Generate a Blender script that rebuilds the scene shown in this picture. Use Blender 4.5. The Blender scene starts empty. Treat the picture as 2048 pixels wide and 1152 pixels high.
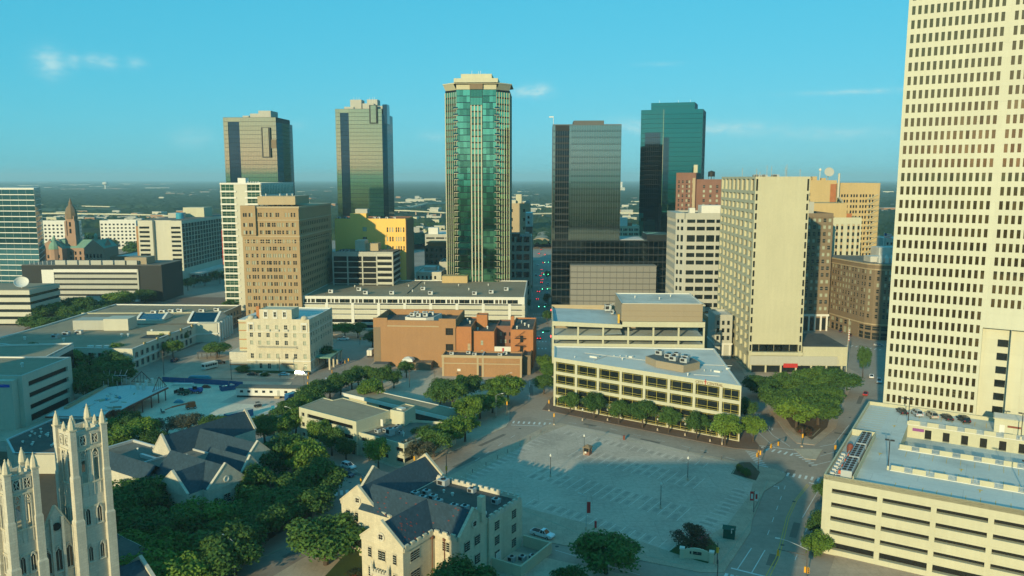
import bpy, math, random
import numpy as np
from mathutils import Vector, Matrix
random.seed(7); RN = np.random.RandomState(11)
sc = bpy.context.scene
col = sc.collection
R = math.radians
# ---------------------------------------------------------------- camera
CAM_H, PITCH, FPX = 84.0, R(7.85), 1596.0
cd = bpy.data.cameras.new('camera'); cam = bpy.data.objects.new('camera', cd); col.objects.link(cam)
cd.sensor_width = 36; cd.lens = 36 * FPX / 2048; cd.clip_start = 1; cd.clip_end = 60000
cam.location = (0, 0, CAM_H); cam.rotation_euler = (R(90) - PITCH, 0, 0)
sc.camera = cam
# ---------------------------------------------------------------- light
HAZE = 1.0e-4
SUN_AZ, SUN_EL = R(24), R(14)         # behind the camera, to its left
to_sun = Vector((-math.sin(SUN_AZ) * math.cos(SUN_EL), -math.cos(SUN_AZ) * math.cos(SUN_EL), math.sin(SUN_EL)))
sd = bpy.data.lights.new('sun', 'SUN'); so = bpy.data.objects.new('sun', sd); col.objects.link(so)
sd.energy = 2.0; sd.angle = R(0.6); sd.color = (1.0, .86, .50)
so.rotation_euler = (-to_sun).to_track_quat('-Z', 'Y').to_euler(); so.location = (-200, -200, 300)
w = bpy.data.worlds.new('World'); sc.world = w; w.use_nodes = True
nt = w.node_tree; N = nt.nodes; L = nt.links; N.clear()
def wn(t, **k):
    n = N.new(t)
    for a, b in k.items(): setattr(n, a, b)
    return n
sky = wn('ShaderNodeTexSky', sky_type='NISHITA', sun_disc=False)
sky.sun_elevation = SUN_EL; sky.sun_rotation = math.atan2(to_sun.x, to_sun.y)
sky.altitude = 200; sky.air_density = 1.0; sky.dust_density = .6; sky.ozone_density = 2
tint = wn('ShaderNodeMix', data_type='RGBA', blend_type='MULTIPLY'); tint.inputs[0].default_value = 1
tint.inputs[7].default_value = (.055, .93, 1.30, 1)
def pw(o_, g_):
    n = wn('ShaderNodeMath', operation='POWER'); L.new(o_, n.inputs[0]); n.inputs[1].default_value = g_; return n.outputs[0]
ss = wn('ShaderNodeSeparateColor'); L.new(sky.outputs[0], ss.inputs[0]); cb_ = wn('ShaderNodeCombineColor')
for i, g_ in enumerate((1.15, .3, .25)): L.new(pw(ss.outputs[i], g_), cb_.inputs[i])
L.new(cb_.outputs[0], tint.inputs[6])
lift = wn('ShaderNodeMix', data_type='RGBA', blend_type='ADD'); lift.inputs[0].default_value = 1; lift.inputs[7].default_value = (.07, 0, 0, 1); L.new(tint.outputs[2], lift.inputs[6])
# small fair-weather clouds, placed by direction in the sky
geo = wn('ShaderNodeTexCoord')
sep = wn('ShaderNodeSeparateXYZ'); L.new(geo.outputs['Generated'], sep.inputs[0])
def m2(op, a, b=None, c=None):
    n = wn('ShaderNodeMath', operation=op)
    for i, v in enumerate((a, b, c)):
        if v is None: continue
        if isinstance(v, (int, float)): n.inputs[i].default_value = v
        else: L.new(v, n.inputs[i])
    return n.outputs[0]
az = m2('ARCTAN2', sep.outputs[0], sep.outputs[1]); el = m2('ARCSINE', sep.outputs[2])
cv = wn('ShaderNodeCombineXYZ'); L.new(m2('MULTIPLY', az, 60), cv.inputs[0]); L.new(m2('MULTIPLY', el, 130), cv.inputs[1])
no = wn('ShaderNodeTexNoise'); no.inputs['Scale'].default_value = 1.0; no.inputs['Detail'].default_value = 5; no.inputs['Roughness'].default_value = .6
L.new(cv.outputs[0], no.inputs['Vector'])
total = None
for a0, e0, sa, se, amp in ((-29.4, 6.9, .75, .75, .9), (-28.1, 7.1, .35, .4, .6), (-27.0, 7.2, .5, .35, .55), (-26.1, 7.15, .5, .4, .55), (-24.6, 7.2, .5, .35, .5),
                            (1.75, 6.05, .9, .4, .95), (.6, 5.9, 1.2, .3, .5), (14.6, 3.35, 3.0, .42, .8), (10, 3.4, 2.2, .5, .4), (8, 3.6, 1.6, .5, .45), (-21.5, 2.6, 1.2, .6, .35), (-5.5, 2.9, .9, .3, .35),
                            (21.5, 2.9, 3.2, .35, .5), (23.2, 5.5, 3.4, .16, .55), (10.2, 7.7, 1.6, .15, .2), (-15, 3.6, .8, .3, .2), (-38, 5, 3, .6, .6), (38, 4, 3, .6, .6), (52, 6, 3, .8, .8), (-60, 7, 3, .8, .8)):
    da = m2('DIVIDE', m2('SUBTRACT', az, R(a0)), R(sa)); de = m2('DIVIDE', m2('SUBTRACT', el, R(e0)), R(se))
    d2 = m2('ADD', m2('MULTIPLY', da, da), m2('MULTIPLY', de, de))
    g = m2('MULTIPLY', m2('POWER', 2.718, m2('MULTIPLY', d2, -1)), amp)
    total = g if total is None else m2('ADD', total, g)
nz = m2('SMOOTH_MIN', m2('MAXIMUM', m2('MULTIPLY', m2('SUBTRACT', no.outputs[0], .28), 3.0), 0), 1.0, .1)
cm = m2('MINIMUM', m2('MULTIPLY', total, nz), .8)
cmix = wn('ShaderNodeMix', data_type='RGBA'); L.new(cm, cmix.inputs[0]); L.new(lift.outputs[2], cmix.inputs[6])
cmix.inputs[7].default_value = (1.25, 2.0, 2.1, 1)
bg = wn('ShaderNodeBackground'); bg.inputs[1].default_value = .15; L.new(cmix.outputs[2], bg.inputs[0])
ow = wn('ShaderNodeOutputWorld'); L.new(bg.outputs[0], ow.inputs[0])
sc.view_settings.view_transform = 'Standard'; sc.view_settings.look = 'None'; sc.view_settings.exposure = 1.38; sc.view_settings.gamma = 1
sc.render.engine = 'CYCLES'
sc.cycles.max_bounces = 6; sc.cycles.diffuse_bounces = 3; sc.cycles.glossy_bounces = 3; sc.cycles.transmission_bounces = 2
sc.cycles.volume_bounces = 0; sc.cycles.transparent_max_bounces = 4
sc.cycles.caustics_reflective = False; sc.cycles.caustics_refractive = False
sc.cycles.use_denoising = True; sc.cycles.sample_clamp_indirect = 8
# ---------------------------------------------------------------- helpers
def G(px, py, z=0.0):
    """the place on the level z that the photograph shows at a pixel"""
    a = (px - 1024) / FPX; b = (576 - py) / FPX
    dy = math.cos(PITCH) + b * math.sin(PITCH); dz = -math.sin(PITCH) + b * math.cos(PITCH)
    t = (z - CAM_H) / dz
    return (a * t, dy * t)
def tag(o, label, cat, group=None, kind=None):
    if label: o['label'] = label
    if cat: o['category'] = cat
    if group: o['group'] = group
    if kind: o['kind'] = kind
    return o
def empty(name, loc, rz=0, label=None, cat=None, group=None):
    o = bpy.data.objects.new(name, None); o.empty_display_size = .5; col.objects.link(o)
    o.location = loc; o.rotation_euler = (0, 0, rz)
    return tag(o, label, cat, group)
def inst(name, me, parent=None, loc=(0, 0, 0), rz=0, scale=None, color=None):
    o = bpy.data.objects.new(name, me); col.objects.link(o); o.parent = parent
    o.location = loc; o.rotation_euler = (0, 0, rz)
    if scale: o.scale = scale
    if color: o.color = (*color, 1)
    return o
class MB:
    def __init__(s): s.v = []; s.f = []; s.m = []; s.k = 0
    def quad(s, *p):
        i = len(s.v); s.v.extend(p); s.f.append(tuple(range(i, i + len(p)))); s.m.append(s.k); return s
    def box(s, x0, y0, z0, x1, y1, z1):
        i = len(s.v)
        s.v += [(x0, y0, z0), (x1, y0, z0), (x1, y1, z0), (x0, y1, z0), (x0, y0, z1), (x1, y0, z1), (x1, y1, z1), (x0, y1, z1)]
        for q in ((0, 3, 2, 1), (4, 5, 6, 7), (0, 1, 5, 4), (1, 2, 6, 5), (2, 3, 7, 6), (3, 0, 4, 7)):
            s.f.append(tuple(i + j for j in q)); s.m.append(s.k)
        return s
    def prism(s, poly, z0, z1, bottom=True):
        n = len(poly); i = len(s.v)
        s.v += [(x, y, z0) for x, y in poly] + [(x, y, z1) for x, y in poly]
        for a in range(n):
            b = (a + 1) % n; s.f.append((i + a, i + b, i + n + b, i + n + a)); s.m.append(s.k)
        s.f.append(tuple(i + n + a for a in range(n))); s.m.append(s.k)
        if bottom: s.f.append(tuple(i + a for a in reversed(range(n)))); s.m.append(s.k)
        return s
    def bar(s, p, q, r, n=6, r2=None):
        p = Vector(p); q = Vector(q); d = (q - p).normalized(); r2 = r if r2 is None else r2
        u = d.cross(Vector((0, 0, 1)) if abs(d.z) < .9 else Vector((1, 0, 0))).normalized(); v = d.cross(u)
        i = len(s.v)
        for c, rr in ((p, r), (q, r2)):
            for k in range(n):
                a = 2 * math.pi * k / n; s.v.append(tuple(c + u * (rr * math.cos(a)) + v * (rr * math.sin(a))))
        for k in range(n):
            b = (k + 1) % n; s.f.append((i + k, i + b, i + n + b, i + n + k)); s.m.append(s.k)
        s.f.append(tuple(i + k for k in reversed(range(n)))); s.m.append(s.k)
        s.f.append(tuple(i + n + k for k in range(n))); s.m.append(s.k)
        return s
    def lathe(s, prof, cx=0, cy=0, n=12, a0=0):
        i = len(s.v)
        for r, z in prof:
            for k in range(n):
                a = a0 + 2 * math.pi * k / n; s.v.append((cx + r * math.cos(a), cy + r * math.sin(a), z))
        for j in range(len(prof) - 1):
            for k in range(n):
                b = (k + 1) % n; s.f.append((i + j * n + k, i + j * n + b, i + (j + 1) * n + b, i + (j + 1) * n + k)); s.m.append(s.k)
        s.f.append(tuple(i + (len(prof) - 1) * n + k for k in range(n))); s.m.append(s.k)
        return s
    def mesh(s, name, *mats):
        me = bpy.data.meshes.new(name); me.from_pydata(s.v, [], s.f)
        for m in mats: me.materials.append(m)
        if s.k or any(s.m): me.polygons.foreach_set('material_index', s.m)
        me.update(); return me
    def build(s, name, mat, parent=None, loc=(0, 0, 0), rz=0, color=None):
        mats = mat if isinstance(mat, (list, tuple)) else [mat]
        return inst(name, s.mesh(name, *mats), parent, loc, rz, color=color)
def rep(start, pitch, size, n): return [(start + i * pitch, start + i * pitch + size) for i in range(n)]
def facade(mb, p0, p1, z0, z1, cols=(), rows=(), depth=.3, skip=None):
    """wall from p0 to p1 (outside on the right hand) with recessed openings; returns panes"""
    dx, dy = p1[0] - p0[0], p1[1] - p0[1]; Ln = math.hypot(dx, dy); dx /= Ln; dy /= Ln; nx, ny = dy, -dx
    P = lambda s, z, dd=0: (p0[0] + dx * s - nx * dd, p0[1] + dy * s - ny * dd, z)
    def rect(a, b, za, zb):
        if b - a > 1e-4 and zb - za > 1e-4: mb.quad(P(a, za), P(b, za), P(b, zb), P(a, zb))
    out = []; zc = z0; ang = math.atan2(dy, dx)
    if not cols: rows = ()
    for ri, (za, zb) in enumerate(rows):
        rect(0, Ln, zc, za); sc_ = 0
        for ci, (a, b) in enumerate(cols):
            if skip and skip(ci, ri): continue
            rect(sc_, a, za, zb); sc_ = b
            mb.quad(P(a, za), P(a, za, depth), P(a, zb, depth), P(a, zb)); mb.quad(P(b, za, depth), P(b, za), P(b, zb), P(b, zb, depth))
            mb.quad(P(a, za), P(b, za), P(b, za, depth), P(a, za, depth)); mb.quad(P(a, zb, depth), P(b, zb, depth), P(b, zb), P(a, zb))
            c = P((a + b) / 2, (za + zb) / 2, depth); out.append((c, b - a, zb - za, ang))
        rect(sc_, Ln, za, zb); zc = zb
    rect(0, Ln, zc, z1)
    return out
PANE = {}
def pane_mesh(w, h, mats, nx, nz, bar):
    key = (round(w, 2), round(h, 2), tuple(m.name for m in mats), nx, nz)
    if key not in PANE:
        m = MB(); m.box(-w / 2 - .02, -.01, -h / 2 - .02, w / 2 + .02, .08, h / 2 + .02)
        if len(mats) > 1:
            m.k = 1
            for i in range(1, nx):
                x = -w / 2 + w * i / nx; m.box(x - bar, -.09, -h / 2, x + bar, -.012, h / 2)
            for i in range(1, nz):
                z = -h / 2 + h * i / nz; m.box(-w / 2, -.07, z - bar, w / 2, -.013, z + bar)
        PANE[key] = m.mesh('pane', *mats)
    return PANE[key]
def windows(root, panes, mats, name='window', nx=1, nz=1, bar=.05, limit=300):
    mats = mats if isinstance(mats, (list, tuple)) else [mats]
    mw = root.matrix_basis
    def key(p):
        q = mw @ Vector(p[0]); return (q - Vector((0, 0, CAM_H))).length_squared / max(p[1] * p[2], .01)
    panes = sorted(panes, key=key)
    for c, w_, h_, a in panes[:limit]:
        inst(name, pane_mesh(w_, h_, mats, nx, nz, bar), root, c, a)
    if panes[limit:]:
        m = MB()
        for c, w_, h_, a in panes[limit:]:
            d = Vector((math.cos(a), math.sin(a), 0)) * (w_ / 2 + .01); u = Vector((0, 0, h_ / 2 + .01)); c = Vector(c)
            m.quad(*(tuple(v) for v in (c - d - u, c + d - u, c + d + u, c - d + u)))
        tag(m.build(name, mats[0], root), None, None, kind='stuff')
def roof_cap(root, poly, h, wall_mat, roof_mat, par=.9, th=.35, name='roof'):
    """parapet ring and roof slab inside it (poly counter-clockwise)"""
    n = len(poly); inn = []
    for i in range(n):
        a = Vector(poly[i - 1]); b = Vector(poly[i]); c = Vector(poly[(i + 1) % n])
        d1 = (b - a).normalized(); d2 = (c - b).normalized(); n1 = Vector((-d1.y, d1.x)); n2 = Vector((-d2.y, d2.x))
        k = n1 + n2; k = k * (th / max(.3, k.dot(n1))); inn.append(tuple(b + k))
    m = MB()
    for i in range(n):
        j = (i + 1) % n
        m.quad((*poly[i], h), (*poly[j], h), (*inn[j], h), (*inn[i], h)); m.quad((*inn[i], h), (*inn[j], h), (*inn[j], h - par), (*inn[i], h - par))
    m.build('parapet', wall_mat, root)
    m = MB(); m.quad(*[(x, y, h - par) for x, y in inn]); m.build(name, roof_mat, root)
def ac_unit(root, x, y, z, w_=2.4, d_=1.8, h_=1.5, rz=0, name='rooftop_unit'):
    key = ('ac', round(w_, 1), round(d_, 1), round(h_, 1))
    if key not in PANE:
        m = MB(); m.box(-w_ / 2, -d_ / 2, .12, w_ / 2, d_ / 2, h_); m.box(-w_ / 2 + .1, -d_ / 2 + .1, 0, w_ / 2 - .1, d_ / 2 - .1, .12)
        m.k = 1; r = min(w_, d_) * .32; m.lathe([(r, h_), (r, h_ + .14), (r * .8, h_ + .14), (r * .8, h_ + .03)], 0, 0, 10)
        m.box(-w_ / 2 - .03, -d_ * .35, h_ * .3, -w_ / 2, d_ * .35, h_ * .85); m.box(-w_ * .4, -d_ / 2 - .03, h_ * .3, w_ * .15, -d_ / 2, h_ * .85)
        PANE[key] = m.mesh('unit', M['metal'], M['dark'])
    return inst(name, PANE[key], root, (x, y, z), rz)
def vent(root, x, y, z, r=.3, h=.8):
    key = ('vent', r, h)
    if key not in PANE:
        m = MB(); m.lathe([(r * .6, 0), (r * .6, h * .6), (r, h * .65), (r * .9, h), (r * .2, h * 1.1)], 0, 0, 8); PANE[key] = m.mesh('vent', M['white'])
    return inst('roof_vent', PANE[key], root, (x, y, z))
# ---------------------------------------------------------------- materials
M = {}
def node_mat(name):
    m = bpy.data.materials.new(name); m.use_nodes = True; M[name] = m
    return m, m.node_tree, m.node_tree.nodes['Principled BSDF']
def mat(name, c, rough=.85, var=.18, scale=.25, streak=.0, fine=.08, metal=0, spec=.3, bump=0, bscale=3, objrand=0, seam=None, stain=0):
    m, t, b = node_mat(name)
    b.inputs['Roughness'].default_value = rough; b.inputs['Metallic'].default_value = metal; b.inputs['Specular IOR Level'].default_value = spec
    tc = t.nodes.new('ShaderNodeTexCoord'); outv = tc.outputs['Object']
    def noise(sc_, det=4, mp=None):
        n = t.nodes.new('ShaderNodeTexNoise'); n.inputs['Scale'].default_value = sc_; n.inputs['Detail'].default_value = det; n.inputs['Roughness'].default_value = .6
        if mp:
            q = t.nodes.new('ShaderNodeMapping'); q.inputs['Scale'].default_value = mp; t.links.new(outv, q.inputs[0]); t.links.new(q.outputs[0], n.inputs['Vector'])
        else: t.links.new(outv, n.inputs['Vector'])
        return n.outputs[0]
    def math_(op, a, b2):
        n = t.nodes.new('ShaderNodeMath'); n.operation = op
        for i, v in enumerate((a, b2)):
            if isinstance(v, (int, float)): n.inputs[i].default_value = v
            else: t.links.new(v, n.inputs[i])
        return n.outputs[0]
    f = math_('MULTIPLY', math_('SUBTRACT', noise(scale), .5), var * 2.2)
    if fine: f = math_('ADD', f, math_('MULTIPLY', math_('SUBTRACT', noise(scale * 14, 2), .5), fine * 2))
    if streak: f = math_('ADD', f, math_('MULTIPLY', math_('SUBTRACT', noise(1.0, 3, (.9, .9, .05)), .52), streak * 2))
    if objrand:
        oi = t.nodes.new('ShaderNodeObjectInfo'); f = math_('ADD', f, math_('MULTIPLY', math_('SUBTRACT', oi.outputs['Random'], .5), objrand * 2))
    if stain:
        a_ = math_('SUBTRACT', noise(scale * .8, 6), .5); a_ = math_('MULTIPLY', a_, 9); q = t.nodes.new('ShaderNodeClamp'); t.links.new(a_, q.inputs[0]); f = math_('SUBTRACT', f, math_('MULTIPLY', q.outputs[0], stain))
    f = math_('ADD', f, 1.0)
    if seam:
        bk = t.nodes.new('ShaderNodeTexBrick'); bk.inputs['Scale'].default_value = 1; bk.inputs['Brick Width'].default_value = seam[0]; bk.inputs['Row Height'].default_value = seam[1]; bk.inputs['Mortar Size'].default_value = seam[2]; bk.inputs['Color1'].default_value = (1, 1, 1, 1); bk.inputs['Color2'].default_value = (1 - seam[4],) * 3 + (1,); bk.inputs['Mortar'].default_value = (seam[3],) * 3 + (1,)
        if len(seam) > 5:
            sp_ = t.nodes.new('ShaderNodeSeparateXYZ'); t.links.new(outv, sp_.inputs[0]); cx_ = t.nodes.new('ShaderNodeCombineXYZ'); t.links.new(math_('ADD', sp_.outputs[0], sp_.outputs[1]), cx_.inputs[0]); t.links.new(sp_.outputs[2], cx_.inputs[1]); t.links.new(cx_.outputs[0], bk.inputs['Vector'])
        else: t.links.new(outv, bk.inputs['Vector'])
        rg = t.nodes.new('ShaderNodeSeparateColor'); t.links.new(bk.outputs[0], rg.inputs[0]); f = math_('MULTIPLY', f, rg.outputs[0])
    mx = t.nodes.new('ShaderNodeMix'); mx.data_type = 'RGBA'; mx.blend_type = 'MULTIPLY'; mx.inputs[0].default_value = 1
    mx.inputs[6].default_value = (*c, 1); cb = t.nodes.new('ShaderNodeCombineColor')
    for i in range(3): t.links.new(f, cb.inputs[i])
    t.links.new(cb.outputs[0], mx.inputs[7]); t.links.new(mx.outputs[2], b.inputs['Base Color'])
    if bump:
        bp = t.nodes.new('ShaderNodeBump'); bp.inputs['Strength'].default_value = bump; bp.inputs['Distance'].default_value = .1
        t.links.new(noise(bscale, 3), bp.inputs['Height']); t.links.new(bp.outputs[0], b.inputs['Normal'])
    return m
def glass(name, c, rough=.06, metal=0.0, ior=1.6, blind=None, pb=.3, wav=.0, rnd=.3, spec=.5):
    """window glass: dark or tinted coating, each pane a little different, some with blinds drawn"""
    m, t, b = node_mat(name)
    b.inputs['Roughness'].default_value = rough; b.inputs['Metallic'].default_value = metal; b.inputs['IOR'].default_value = ior; b.inputs['Specular IOR Level'].default_value = spec
    oi = t.nodes.new('ShaderNodeObjectInfo')
    def math_(op, a, b2):
        n = t.nodes.new('ShaderNodeMath'); n.operation = op
        for i, v in enumerate((a, b2)):
            if isinstance(v, (int, float)): n.inputs[i].default_value = v
            else: t.links.new(v, n.inputs[i])
        return n.outputs[0]
    mx = t.nodes.new('ShaderNodeMix'); mx.data_type = 'RGBA'; mx.blend_type = 'MIX'
    bl = blind or tuple(v * .4 for v in c)
    mx.inputs[6].default_value = (*c, 1); mx.inputs[7].default_value = (*bl, 1)
    if blind: f = math_('LESS_THAN', oi.outputs['Random'], pb)
    else: f = math_('MULTIPLY', oi.outputs['Random'], rnd)
    t.links.new(f, mx.inputs[0]); t.links.new(mx.outputs[2], b.inputs['Base Color'])
    if wav:
        tc = t.nodes.new('ShaderNodeTexCoord'); n = t.nodes.new('ShaderNodeTexNoise'); n.inputs['Scale'].default_value = .35; n.inputs['Detail'].default_value = 2
        va = t.nodes.new('ShaderNodeVectorMath'); va.operation = 'ADD'; t.links.new(tc.outputs['Object'], va.inputs[0]); t.links.new(oi.outputs['Location'], va.inputs[1]); t.links.new(va.outputs[0], n.inputs['Vector'])
        bp = t.nodes.new('ShaderNodeBump'); bp.inputs['Strength'].default_value = wav; bp.inputs['Distance'].default_value = .2
        t.links.new(n.outputs[0], bp.inputs['Height']); t.links.new(bp.outputs[0], b.inputs['Normal'])
    return m
def objcol(name, rough=.3, coat=.5, metal=0):
    m, t, b = node_mat(name); oi = t.nodes.new('ShaderNodeObjectInfo'); t.links.new(oi.outputs['Color'], b.inputs['Base Color'])
    b.inputs['Roughness'].default_value = rough; b.inputs['Coat Weight'].default_value = coat; b.inputs['Metallic'].default_value = metal
    return m
def emit(name, c, s):
    m, t, b = node_mat(name); b.inputs['Base Color'].default_value = (*c, 1); b.inputs['Emission Color'].default_value = (*c, 1); b.inputs['Emission Strength'].default_value = s
    return m
mat('asphalt', (.34, .265, .205), .9, .22, .05, fine=.2, stain=.14); mat('asphalt_new', (.20, .16, .125), .9, .2, .06, fine=.2)
mat('lot', (.52, .405, .315), .9, .25, .07, fine=.25, stain=.13, seam=(14, 11, .07, .8, .07))
mat('concrete', (.50, .40, .29), .9, .2, .12, fine=.2, seam=(4.5, 4.5, .07, .84, .07), stain=.12); mat('walk', (.45, .335, .24), .9, .25, .2, fine=.25, seam=(2.4, 2.4, .06, .82, .08))
mat('brickwalk', (.17, .115, .085), .9, .2, .3, fine=.3)
mat('dirt', (.68, .55, .41), .95, .3, .09, fine=.25)
mat('paint', (.62, .62, .58), .8, .25, .5, fine=.4); mat('paint_y', (.60, .38, .06), .8, .2, .5, fine=.3); mat('paint_r', (.42, .04, .03), .8)
mat('curb', (.36, .33, .24), .9, .2, .3)
mat('grass', (.055, .085, .022), .95, .35, .3, fine=.4)
mat('mulch', (.11, .075, .045), .95, .3, .6, fine=.4)
mat('cream', (.50, .475, .335), .85, .09, .06, streak=.09, fine=.05, seam=(9.5, 3.2, .05, .9, .04, 1)); mat('cream2', (.47, .44, .30), .85, .1, .08, streak=.1)
mat('burnett', (.53, .515, .39), .8, .06, .03, streak=.06, fine=.04, seam=(6.22, 3.87, .05, .9, .05, 1))
mat('white', (.62, .60, .53), .7, .08, .1, streak=.06, fine=.05); mat('offwhite', (.50, .475, .375), .8, .1, .08, streak=.08)
mat('tan', (.34, .235, .125), .9, .09, .1, streak=.08, fine=.12); mat('tan2', (.40, .31, .19), .85, .08, .1, streak=.05)
mat('taupe', (.30, .24, .16), .85, .06, .1, streak=.05, fine=.04)
mat('yellow', (.80, .47, .12), .85, .06, .05, streak=.06, fine=.05)
mat('orange', (.47, .335, .155), .85, .1, .05, streak=.12, fine=.06); mat('rust', (.36, .13, .05), .9, .3, .3)
mat('brick', (.40, .165, .065), .9, .12, .15, streak=.08, fine=.22); mat('brick2', (.33, .18, .085), .9, .12, .15, streak=.1, fine=.22); mat('brick_red', (.21, .105, .072), .9, .12, .15, streak=.08, fine=.22)
mat('brown', (.20, .145, .09), .9, .1, .12, streak=.1, fine=.15)
mat('grayc', (.40, .39, .33), .85, .08, .08, streak=.1, fine=.06); mat('gray_dark', (.10, .105, .10), .8, .1, .1)
mat('panel', (.20, .19, .165), .6, .05, .1, fine=.03, spec=.4)
mat('stone', (.56, .515, .41), .9, .14, .3, streak=.2, fine=.14, bump=.2, seam=(.95, .48, .03, .82, .12, 1)); mat('stone2', (.57, .50, .36), .9, .12, .25, streak=.2, fine=.14, seam=(.95, .48, .025, .86, .1, 1))
mat('slate', (.032, .062, .082), .75, .16, .4, streak=.0, fine=.35, spec=.4, seam=(.6, .42, .02, .75, .3, 1)); mat('slate_tile', (.19, .05, .035), .8)
mat('roof_tan', (.31, .245, .16), .95, .16, .035, fine=.16, seam=(40, 6, .12, .8, .06), stain=.14); mat('roof_gray', (.17, .155, .125), .95, .3, .08, fine=.2, stain=.25); mat('roof_dark', (.095, .085, .072), .95, .3, .12, fine=.25, seam=(20, 2.2, .05, 1.25, .08), stain=.2)
mat('roof_white', (.64, .60, .53), .8, .13, .06, fine=.06, seam=(30, 3.2, .06, .86, .05), stain=.16); mat('roof_stain', (.52, .50, .44), .85, .5, .09, fine=.1)
mat('deck', (.50, .55, .53), .85, .13, .05, fine=.07, seam=(18, 9, .07, .8, .05), stain=.2)
mat('metal', (.42, .45, .45), .5, .1, 1, spec=.5, metal=.3); mat('dark', (.02, .02, .02), .6, .1, 1); mat('void', (.012, .012, .011), .95, .0, 1, fine=0)
mat('copper', (.17, .30, .22), .8, .2, .3); mat('red_steel', (.19, .055, .035), .7, .2, .5)
mat('steel', (.45, .47, .46), .45, .1, .6, metal=.4); mat('galv', (.50, .50, .47), .5, .16, .25, metal=.2, fine=.12)
mat('blue_fence', (.012, .075, .20), .7, .15, .4); mat('teal_box', (.03, .26, .36), .6, .12, .5)
mat('bark', (.075, .055, .04), .95, .2, 2); mat('pole', (.10, .085, .07), .7, .1, 1); mat('pole_dark', (.025, .024, .022), .6)
mat('signal', (.70, .33, .02), .5, .05, 1); mat('sign_green', (.01, .22, .10), .5); mat('red', (.45, .03, .025), .6, .05, 1); mat('purple', (.24, .06, .22), .6)
mat('black_panel', (.012, .016, .017), .5, .1, .2, spec=.2); mat('pipe', (.16, .07, .04), .7)
mat('lime', (.45, .38, .08), .5, .05, 1)
mat('flagcloth', (.45, .12, .12), .9, .2, 1)
for nm, c in (('k_green', (.012, .075, .05)), ('k_blue', (.02, .10, .34)), ('k_orange', (.55, .10, .03)), ('tarp_blue', (.02, .07, .42))): mat(nm, c, .6, .1, 1)
objcol('paintcar'); objcol('plain', .7, 0)
emit('tail', (1, .02, .02), 4); emit('headl', (1, .9, .7), 3); emit('green_light', (.1, 1, .45), 4); emit('red_light', (1, .05, .04), 4); emit('lamp_lit', (1, .85, .55), 5)
glass('glass_car', (.015, .018, .02), .08, 0, 1.5)
glass('g_dark', (.014, .018, .018), .12, 0, 1.55, rnd=.5)
glass('g_void', (.010, .011, .010), .5, 0, 1.3, rnd=.6)
glass('g_blind', (.018, .022, .022), .1, 0, 1.6, blind=(.34, .36, .27), pb=.42)
glass('g_burnett', (.36, .25, .10), .03, .85, 1.8, rnd=.9)
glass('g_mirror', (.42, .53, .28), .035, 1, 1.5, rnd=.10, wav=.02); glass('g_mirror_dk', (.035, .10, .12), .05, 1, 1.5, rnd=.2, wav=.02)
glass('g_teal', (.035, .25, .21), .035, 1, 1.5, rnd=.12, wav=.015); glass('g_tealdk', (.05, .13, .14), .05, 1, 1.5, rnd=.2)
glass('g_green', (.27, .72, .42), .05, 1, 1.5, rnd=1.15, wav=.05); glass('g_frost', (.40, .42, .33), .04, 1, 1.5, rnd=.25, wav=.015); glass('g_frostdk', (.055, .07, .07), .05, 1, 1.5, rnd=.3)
glass('g_frost2', (.31, .33, .26), .05, 1, 1.5, rnd=.25)
glass('g_hotel', (.05, .16, .10), .08, .6, 1.6, rnd=.8); glass('g_blue', (.16, .42, .45), .05, .9, 1.6, rnd=.5)
glass('g_sky', (.03, .10, .16), .05, .3, 1.8, rnd=.2)
# ================================================================ ground, roads, blocks
def struct(name, mb, m): return tag(mb.build(name, m), None, None, kind='structure')
def gmat():
    m, t, b = node_mat('ground_far'); b.inputs['Roughness'].default_value = 1; b.inputs['Specular IOR Level'].default_value = .05
    tc = t.nodes.new('ShaderNodeTexCoord')
    def noise(s, d=4):
        n = t.nodes.new('ShaderNodeTexNoise'); n.inputs['Scale'].default_value = s; n.inputs['Detail'].default_value = d; t.links.new(tc.outputs['Object'], n.inputs['Vector']); return n.outputs[0]
    r = t.nodes.new('ShaderNodeValToRGB'); t.links.new(noise(.0016, 8), r.inputs[0]); e = r.color_ramp.elements
    e[0].position = .34; e[0].color = (.022, .035, .016, 1); e[1].position = .70; e[1].color = (.13, .125, .085, 1)
    k = r.color_ramp.elements.new(.52); k.color = (.05, .068, .028, 1)
    r2 = t.nodes.new('ShaderNodeValToRGB'); t.links.new(noise(.02, 3), r2.inputs[0]); e = r2.color_ramp.elements
    e[0].position = .35; e[0].color = (.45, .5, .45, 1); e[1].position = .7; e[1].color = (1.4, 1.35, 1.25, 1)
    x = t.nodes.new('ShaderNodeMix'); x.data_type = 'RGBA'; x.blend_type = 'MULTIPLY'; x.inputs[0].default_value = 1
    t.links.new(r.outputs[0], x.inputs[6]); t.links.new(r2.outputs[0], x.inputs[7]); t.links.new(x.outputs[2], b.inputs['Base Color'])
gmat()
m = MB(); m.lathe([(1100, -.3), (25000, -.3)], 0, 0, 48); m.f.pop(); m.m.pop(); struct('ground', m, M['ground_far'])
m = MB(); m.lathe([(1101, -.25), (1101, 0)], 0, 300, 64); struct('road', m, M['asphalt'])
def block(name, poly, m_='walk', z=.13, extra=None):
    mb = MB(); mb.prism(poly, -.05, z, False); return struct(name, mb, M[m_])
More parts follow.
